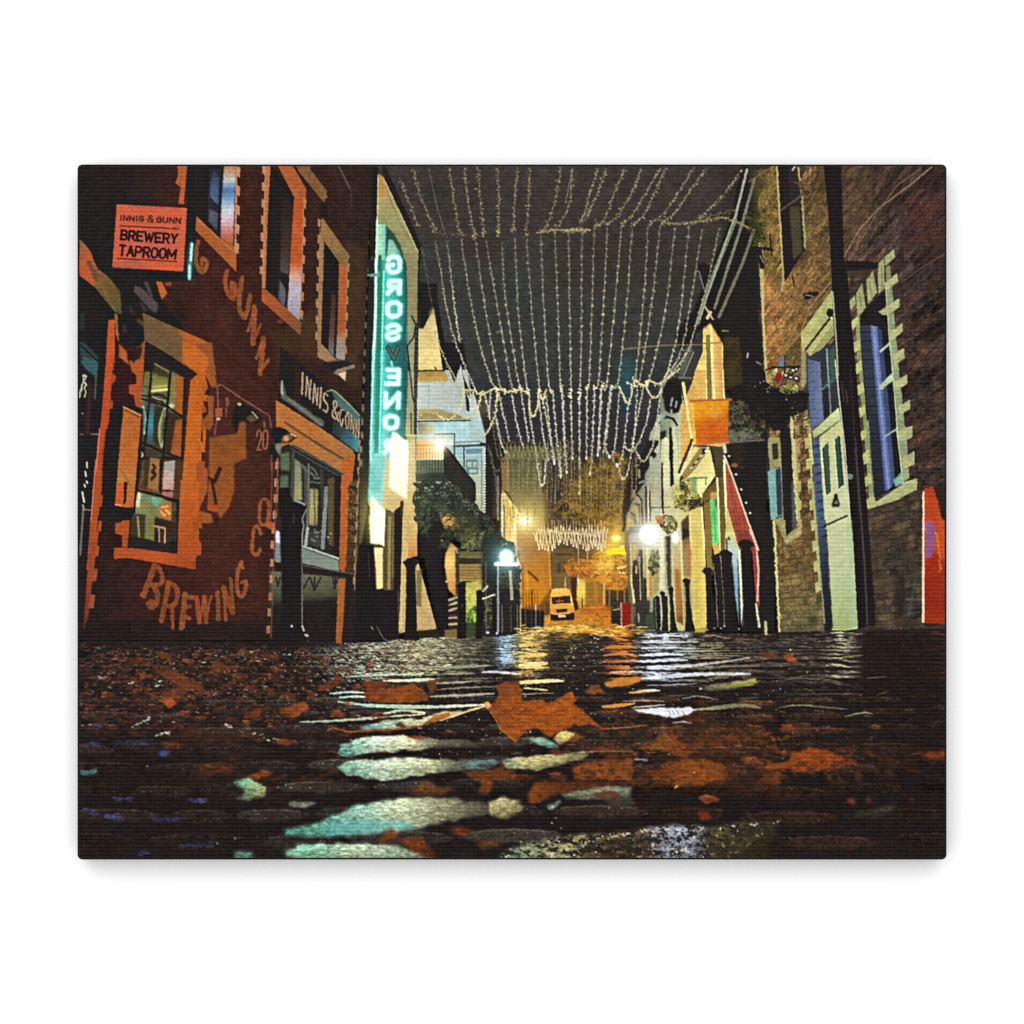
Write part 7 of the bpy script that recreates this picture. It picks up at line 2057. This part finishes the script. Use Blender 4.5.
line(b5("820,580 825,620"), 2, (140, 84, 50), mark=False)
ell(*D([(140, 775)])[0], 3, 2, (130, 70, 40), .8, .5, mark=False)

# ---- bollards ------------------------------------------------------------------
def bollard(name, outline, z, hl=(), cap=None, label=None):
    part('bollard', 0, label)
    poly(z(outline), (33, 29, 30), soft=.4, n=.04)
    for q, w, c, al in hl:
        line(z(q), w * .75, tuple(v * .85 for v in c), al * .85, mark=False, jit=.5)


bollard('b', "130,310 140,225 180,225 200,290 240,300 262,320 262,340 248,360 240,440 246,600 246,850 280,950 90,960 150,850 160,620 150,420 145,360", F,
        (("245,380 240,560 244,760 240,860 270,940", 1.3, (150, 146, 140), .75), ("205,350 205,420", 1, (90, 50, 48), .7), ("205,640 205,820", 1, (84, 70, 70), .7), ("262,905 270,912", 2, (200, 200, 196), .9)), label='largest black cast iron bollard before the corner window')
poly(b7("90,0 290,0 300,400 295,700 290,880 360,1024 60,1024 110,880 105,400"), (33, 29, 30), soft=.5, n=.04)
line(b7("292,20 298,400 296,640 300,880"), 1.2, (140, 136, 130), .7, mark=False)
for q in ("300,895 315,935", "330,975 345,985", "200,890 205,900"):
    line(b7(q), 1.8, (190, 186, 176), .9, mark=False)
poly(b6("85,450 170,450 200,590 330,620 345,650 300,720 310,790 295,870 300,1024 130,1024 130,860 125,720 85,690"), (33, 29, 30), soft=.5, n=.04)
line(b6("340,650 300,730 315,800 300,870 300,1024"), 1.4, (150, 150, 146), .8, mark=False)
line(b6("220,690 220,770"), 1.4, (96, 50, 50), .8, mark=False)
bollard('b', "512,490 575,490 580,640 590,840 640,940 470,945 495,840 500,600", F,
        (("552,520 556,640", 1, (120, 84, 84), .6), ("566,868 570,880", 2, (190, 190, 186), .9), ("590,870 620,920 640,935", 1.4, (150, 146, 140), .8)), label='dark bollard in front of the black drainpipe')
bollard('b', "210,300 255,265 290,255 330,265 358,300 335,340 330,400 340,700 345,960 375,1024 210,1024 232,960 240,700 245,400 240,345", a8,
        (("215,300 255,262 300,258", 1, (120, 110, 96), .8), ("335,330 332,390", 1.4, (170, 170, 150), .6)), label='slim black bollard beside the cream wall')
bollard('b', "710,510 730,490 770,482 800,505 795,540 790,700 800,960 805,1010 715,1010 720,960 725,560", a8,
        (("715,505 740,486 765,484", 1.1, (130, 124, 106), .8), ("725,540 722,900", .9, (110, 100, 70), .5), ("768,700 768,712", 1.2, (150, 150, 160), .8)), label='black bollard before the yellow green window')
bollard('b', "890,575 920,555 950,560 958,580 945,640 950,900 955,1010 885,1010 895,900 900,600", a8,
        (("895,570 925,553 945,556", 1, (130, 130, 110), .8), ("1000,515 955,570", 1.3, (200, 190, 150), .8)), label='black bollard at the foot of the dark ivy')
bollard('b', "205,640 225,620 240,640 248,960 205,960", a2, (), label='thin black bollard beside the lamp post')
# right hand bollards
bollard('b', "815,140 830,110 850,95 890,82 930,95 965,125 968,145 940,165 940,300 960,500 1000,900 1010,945 850,945 865,700 855,350 850,165", a6,
        (("818,170 824,400 830,560", 1, (120, 150, 160), .5), ("868,600 866,880", 1, (170, 160, 140), .5)), label='tallest black bollard in front of the red awning')
bollard('b', "640,215 660,195 710,185 770,215 768,235 755,255 760,400 800,800 815,900 830,945 660,945 680,880 690,600 675,260", a6,
        (("655,235 668,420 680,600 690,890", 1.3, (206, 200, 190), .9), ("770,250 755,340", 1, (150, 180, 190), .5)), label='second tallest black bollard on the right pavement')
bollard('b', "560,265 575,240 620,232 650,245 665,400 680,600 690,900 640,925 625,900 615,500 605,310 575,285", a6,
        (("590,310 610,500 630,895", 1.2, (196, 184, 150), .9), ("560,262 575,280", 1.4, (220, 216, 200), .8)), label='black bollard half hidden behind the second tallest')
bollard('b', "480,385 500,355 530,346 565,355 588,380 575,405 575,540 600,700 625,920 520,945 530,800 518,500 510,405", a6,
        (("515,540 525,800", .9, (150, 150, 150), .5), ("484,380 510,350", 1, (90, 86, 60), .8)), label='black bollard before the yellow shop post')
bollard('b', "300,475 315,452 340,446 380,465 375,485 365,500 370,640 400,850 425,940 320,945 335,800 325,600 320,495", a6,
        (("325,520 330,800 320,900", 1.2, (190, 190, 150), .8),), label='short black bollard before the orange brown pillar')
bollard('b', "165,545 200,520 220,540 215,640 235,850 260,940 180,950 190,700", a6, (("180,600 190,900", 1.2, (160, 170, 140), .8),), label='slim black bollard under the pale shop front')
bollard('b', "88,580 110,565 140,580 138,610 165,620 170,940 105,940 118,800 105,620", a6, (("98,610 108,900", 1.4, (190, 196, 180), .8),), label='black bollard with a rounded cap, far along the right')
bollard('b', "35,640 60,610 90,625 100,800 100,940 50,940 40,800", a6, (("50,650 60,920", 1.2, (180, 186, 170), .8),), label='far black bollard next to the green bin')
for x, y in ((600, 915), (660, 915), (830, 920), (690, 895), (185, 920), (100, 920), (530, 930), (320, 920), (1020, 890)):
    dot(*a6([(x, y)])[0], .9, (200, 196, 180), .9, mark=False)
part('kerb_post', 0, 'short pale post at the foot of the dark doorway')
line(a6("1000,760 1015,900"), 2.2, (196, 190, 160))
line([(765.5, 622), (766, 634)], 2.6, (176, 170, 130))
# ---- the print's own finish: slightly soft outlines, muted inks, grain ----------
def resample(dx, dy):
    x = np.clip(np.arange(W)[None, :] + dx, 0, W - 1.001)
    y = np.clip(np.arange(H)[:, None] + dy, 0, H - 1.001)
    i, j = x.astype(int), y.astype(int)
    fx, fy = (x - i)[..., None].astype(np.float32), (y - j)[..., None].astype(np.float32)
    return (IMG[j, i] * (1 - fx) + IMG[j, i + 1] * fx) * (1 - fy) + (IMG[j + 1, i] * (1 - fx) + IMG[j + 1, i + 1] * fx) * fy


glow(600, 565, 75, (150, 100, 40), .13)
glow(690, 540, 60, (130, 120, 70), .1)
glow(425, 520, 50, (110, 110, 60), .07)
np.clip(IMG, 0, 255, out=IMG)
IMG = resample((noise(1.6, 1.6, 80) * .3 + noise(4.3, 4.1, 81) * .14) * S, (noise(1.6, 1.6, 82) * .3 + noise(4.3, 4.1, 83) * .12) * S)
lum = IMG @ np.array((.3, .59, .11), np.float32)
IMG = lum[..., None] + (IMG - lum[..., None]) * .88
orange = np.clip((IMG[..., 0] - IMG[..., 2] - 60) / 90, 0, 1) * np.clip((IMG[..., 0] - IMG[..., 1] - 30) / 40, 0, 1)
IMG *= (1 - .10 * orange)[..., None]
t = np.clip((IMG - 30) / 225, 0, 1)
IMG = IMG - 12 * t * (1 - t) - 225 * .018 * np.sin(2 * np.pi * t)
soft = np.stack([blur(IMG[..., k], 1.3) for k in range(3)], -1)
IMG += .35 * (IMG - soft)
soft = np.stack([blur(IMG[..., k], 9) for k in range(3)], -1)
IMG += .12 * (IMG - soft)
mid = np.clip((lum - 26) / 60, 0, 1) * np.clip((262 - lum) / 60, 0, 1)
g = noise(.9, .9, 84) * .05 + noise(1.7, 1.5, 85) * .055 + noise(3.3, 2.8, 86) * .04 + noise(7, 6, 87) * .02
IMG *= (1 + g * mid * np.clip(1.25 - lum / 220, .35, 1))[..., None]
IMG += (noise(1.0, 1.0, 88) * 2.2 + noise(2.2, 2.0, 89) * 1.6)[..., None]
IMG[..., 0] += noise(5, 4, 90) * 1.6
IMG[..., 2] += noise(5, 4, 91) * 1.6
np.clip(IMG, 12, 255, out=IMG)

# ---------------------------------------------------------------------------
# 2. The scene: the wall, the stretched canvas, its printed parts, lamps, camera
# ---------------------------------------------------------------------------
import bpy, bmesh
from mathutils import Vector
KM = .508 / (X1 - X0)                 # metres per print unit: a 20 x 16 inch canvas
DEPTH = .025
EXPO = 1.2                           # light the lamps leave on the canvas front
WHITE = 1.0
scene = bpy.context.scene
col = scene.collection


def wx(x):
    return (x - 512) * KM


def wz(y):
    return (512 - y) * KM


def nodes(name):
    m = bpy.data.materials.new(name)
    m.use_nodes = True
    nt = m.node_tree
    return m, nt, nt.nodes['Principled BSDF']


def canvas_material(name, printed):
    m, nt, bs = nodes(name)
    N = nt.nodes.new
    L = nt.links.new
    tc = N('ShaderNodeTexCoord')
    mp = N('ShaderNodeMapping')
    L(tc.outputs['Object'], mp.inputs['Vector'])
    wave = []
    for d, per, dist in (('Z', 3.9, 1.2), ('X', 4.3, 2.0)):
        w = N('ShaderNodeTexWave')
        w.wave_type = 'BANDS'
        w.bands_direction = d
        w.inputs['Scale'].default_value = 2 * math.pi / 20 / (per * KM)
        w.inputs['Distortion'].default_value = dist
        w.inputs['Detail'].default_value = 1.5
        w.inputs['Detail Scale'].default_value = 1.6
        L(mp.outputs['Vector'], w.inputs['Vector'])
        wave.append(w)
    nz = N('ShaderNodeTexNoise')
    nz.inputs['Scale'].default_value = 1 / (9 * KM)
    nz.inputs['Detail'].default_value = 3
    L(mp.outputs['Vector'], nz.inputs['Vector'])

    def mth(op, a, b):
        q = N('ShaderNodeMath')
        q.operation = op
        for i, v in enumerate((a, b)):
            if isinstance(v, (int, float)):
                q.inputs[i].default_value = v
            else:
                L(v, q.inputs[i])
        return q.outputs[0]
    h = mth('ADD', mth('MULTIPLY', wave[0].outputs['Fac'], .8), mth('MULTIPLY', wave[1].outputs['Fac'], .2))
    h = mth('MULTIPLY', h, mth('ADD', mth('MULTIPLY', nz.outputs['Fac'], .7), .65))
    f = mth('ADD', mth('MULTIPLY', h, .22), .89)        # shade between the threads, painted into the canvas colour
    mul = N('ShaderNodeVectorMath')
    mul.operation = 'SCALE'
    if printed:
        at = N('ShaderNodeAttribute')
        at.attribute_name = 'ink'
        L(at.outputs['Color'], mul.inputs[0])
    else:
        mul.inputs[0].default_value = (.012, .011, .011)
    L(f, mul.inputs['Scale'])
    add = N('ShaderNodeVectorMath')
    add.operation = 'ADD'
    L(mul.outputs[0], add.inputs[0])
    cb = N('ShaderNodeCombineXYZ')
    s = mth('MULTIPLY', mth('SUBTRACT', h, .5), .0050)  # same painted thread shading as a small offset, for the dark inks
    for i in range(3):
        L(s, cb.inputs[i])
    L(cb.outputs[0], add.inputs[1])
    cl = N('ShaderNodeVectorMath')
    cl.operation = 'MAXIMUM'
    cl.inputs[1].default_value = (.002, .002, .002)
    L(add.outputs[0], cl.inputs[0])
    L(cl.outputs[0], bs.inputs['Base Color'])
    bp = N('ShaderNodeBump')
    bp.inputs['Strength'].default_value = .25
    bp.inputs['Distance'].default_value = .0006
    L(h, bp.inputs['Height'])
    L(bp.outputs[0], bs.inputs['Normal'])
    bs.inputs['Roughness'].default_value = .9
    bs.inputs['Specular IOR Level'].default_value = 0.0
    return m


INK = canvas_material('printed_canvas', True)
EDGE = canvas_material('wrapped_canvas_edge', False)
WALL, nt, bs = nodes('white_wall_paint')
nz = nt.nodes.new('ShaderNodeTexNoise')
nz.inputs['Scale'].default_value = 60
rp = nt.nodes.new('ShaderNodeValToRGB')
rp.color_ramp.elements[0].color = (.885, .885, .885, 1)
rp.color_ramp.elements[1].color = (.895, .895, .895, 1)
nt.links.new(nz.outputs['Fac'], rp.inputs['Fac'])
nt.links.new(rp.outputs['Color'], bs.inputs['Base Color'])
bs.inputs['Roughness'].default_value = .9
bs.inputs['Specular IOR Level'].default_value = 0

# wall
bm = bmesh.new()
for x, z in ((-4, -3), (4, -3), (4, 3), (-4, 3)):
    bm.verts.new((x, 0, z))
bm.faces.new(bm.verts)
me = bpy.data.meshes.new('wall')
bm.to_mesh(me)
me.materials.append(WALL)
wall = bpy.data.objects.new('wall', me)
wall['kind'] = 'structure'
col.objects.link(wall)

# the wrapped stretcher: rounded corners, softened front rim
RC, RB, OUT = 4.2, 2.0, .7


def rim(inset, y):
    r = max(RC - inset, .6)
    p = []
    for cx, cy, a0 in ((X1 - inset - r, Y0 + inset + r, -90), (X1 - inset - r, Y1 - inset - r, 0), (X0 + inset + r, Y1 - inset - r, 90), (X0 + inset + r, Y0 + inset + r, 180)):
        for i in range(7):
            t = math.radians(a0 + 15 * i)
            p.append((wx(cx + r * math.cos(t)), y, wz(cy + r * math.sin(t))))
    return p


bm = bmesh.new()
loops = [rim(-OUT, -.0005)]
for i in range(6):
    t = math.radians(18 * i)
    loops.append(rim(RB * (1 - math.cos(t)) - OUT, -DEPTH + RB * KM * (1 - math.sin(t))))
rings = [[bm.verts.new(v) for v in lp] for lp in loops]
for a, b in zip(rings, rings[1:]):
    for i in range(len(a)):
        j = (i + 1) % len(a)
        bm.faces.new((a[i], a[j], b[j], b[i]))
bm.faces.new(rings[-1])
bm.faces.new(rings[0][::-1])
bmesh.ops.recalc_face_normals(bm, faces=bm.faces)
me = bpy.data.meshes.new('canvas_print')
bm.to_mesh(me)
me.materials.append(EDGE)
root = bpy.data.objects.new('canvas_print', me)
root['label'] = 'stretched canvas print of a wet cobbled lane at night hung on a white wall'
root['category'] = 'canvas print'
col.objects.link(root)

# the printed face, tiled into what it depicts
M = MESHRES
MW, MH = int((X1 - X0) * M), int((Y1 - Y0) * M)
src = np.clip(IMG, 0, 255)
gx = np.clip((np.arange(MW + 1) / M) * S - .5, 0, W - 1.001)
gy = np.clip((np.arange(MH + 1) / M) * S - .5, 0, H - 1.001)
ix, iy = gx.astype(int), gy.astype(int)
tx, ty = (gx - ix)[None, :, None], (gy - iy)[:, None, None]
vc = (src[iy][:, ix] * (1 - tx) + src[iy][:, ix + 1] * tx) * (1 - ty) + (src[iy + 1][:, ix] * (1 - tx) + src[iy + 1][:, ix + 1] * tx) * ty
vc = vc / 255.0
lin = np.where(vc <= .04045, vc / 12.92, ((vc + .055) / 1.055) ** 2.4) / EXPO
lin = np.concatenate([lin, np.ones(lin.shape[:2] + (1,))], -1).astype(np.float32)
cx = np.clip(((np.arange(MW) + .5) / M * S).astype(int), 0, W - 1)
cy = np.clip(((np.arange(MH) + .5) / M * S).astype(int), 0, H - 1)
ids = PID[cy][:, cx].copy()
# thin the list: specks too small to be a part go to the thing they belong to
for _ in range(2):
    cnt = np.bincount(ids.ravel(), minlength=len(PARTS) + 1)
    for i in range(1, len(PARTS) + 1):
        if 0 < cnt[i] < 9 * M * M:
            ids[ids == i] = PARTS[i - 1][1] or sky
ids[ids == 0] = road
# keep clear of the softened rim and the rounded corners
px = (np.arange(MW) + .5) / M + X0
py = (np.arange(MH) + .5) / M + Y0
ex = np.minimum(px - X0, X1 - px)[None, :]
ey = np.minimum(py - Y0, Y1 - py)[:, None]
ids[(ex < RB - OUT) | (ey < RB - OUT) | (ex + ey < RB * 2 + 1.2)] = -1
vx = ((np.arange(MW + 1) / M + X0) - 512) * KM
vz = (512 - (np.arange(MH + 1) / M + Y0)) * KM
objs = {}


def cells(i, name, parent):
    r, c = np.nonzero(ids == i)
    q = np.stack([r * (MW + 1) + c, (r + 1) * (MW + 1) + c, (r + 1) * (MW + 1) + c + 1, r * (MW + 1) + c + 1], 1)
    u, inv = np.unique(q, return_inverse=True)
    me = bpy.data.meshes.new(name)
    n = len(r)
    me.vertices.add(len(u))
    co = np.zeros((len(u), 3), np.float32)
    co[:, 0] = vx[u % (MW + 1)]
    co[:, 1] = -DEPTH - .0002
    co[:, 2] = vz[u // (MW + 1)]
    me.vertices.foreach_set('co', co.ravel())
    me.loops.add(n * 4)
    me.loops.foreach_set('vertex_index', inv.ravel().astype(np.int32))
    me.polygons.add(n)
    me.polygons.foreach_set('loop_start', np.arange(0, n * 4, 4, dtype=np.int32))
    me.update(calc_edges=True)
    a = me.color_attributes.new('ink', 'FLOAT_COLOR', 'POINT')
    a.data.foreach_set('color', lin.reshape(-1, 4)[u].ravel())
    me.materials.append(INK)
    o = bpy.data.objects.new(name, me)
    o.parent = parent
    col.objects.link(o)
    return o


present = set(np.unique(ids).tolist())
need = set(p for p in present if p > 0)
for i in list(need):
    if PARTS[i - 1][1]:
        need.add(PARTS[i - 1][1])
for i in sorted(need):
    name, par, label = PARTS[i - 1]
    if i in present:
        o = cells(i, name, objs.get(par, root))
    else:
        o = bpy.data.objects.new(name, None)
        o.parent = objs.get(par, root)
        col.objects.link(o)
    if label:
        o['label'] = label
    objs[i] = o

# ---- light: one broad soft lamp in front and above, and an added white ambient fill ------------
w = bpy.data.worlds.new('World')
scene.world = w
w.use_nodes = True
bg = w.node_tree.nodes['Background']
bg.inputs['Color'].default_value = (1, 1, 1, 1)
bg.inputs['Strength'].default_value = AMB
ld = bpy.data.lights.new('softbox', 'AREA')
ld.shape = 'RECTANGLE'
ld.size, ld.size_y = 5.0, 5.5
ld.energy = KEY
lo = bpy.data.objects.new('softbox', ld)
lo.location = (-.2, -4.0, .85)
lo.rotation_euler = (Vector((0, 0, 0)) - Vector(lo.location)).to_track_quat('-Z', 'Y').to_euler()
col.objects.link(lo)

cd = bpy.data.cameras.new('camera')
cam = bpy.data.objects.new('camera', cd)
DIST = 2.4
cam.location = (0, -DEPTH - DIST, 0)
cam.rotation_euler = (math.pi / 2, 0, 0)
cd.sensor_width = 36
cd.lens = 36 * DIST / (1024 * KM)
cd.clip_end = 50
col.objects.link(cam)
scene.camera = cam
scene.render.engine = 'CYCLES'
scene.render.filter_size = 1.5
scene.cycles.use_denoising = False
scene.view_settings.view_transform = 'Standard'
scene.view_settings.look = 'None'
scene.view_settings.exposure = 0
scene.view_settings.gamma = 1
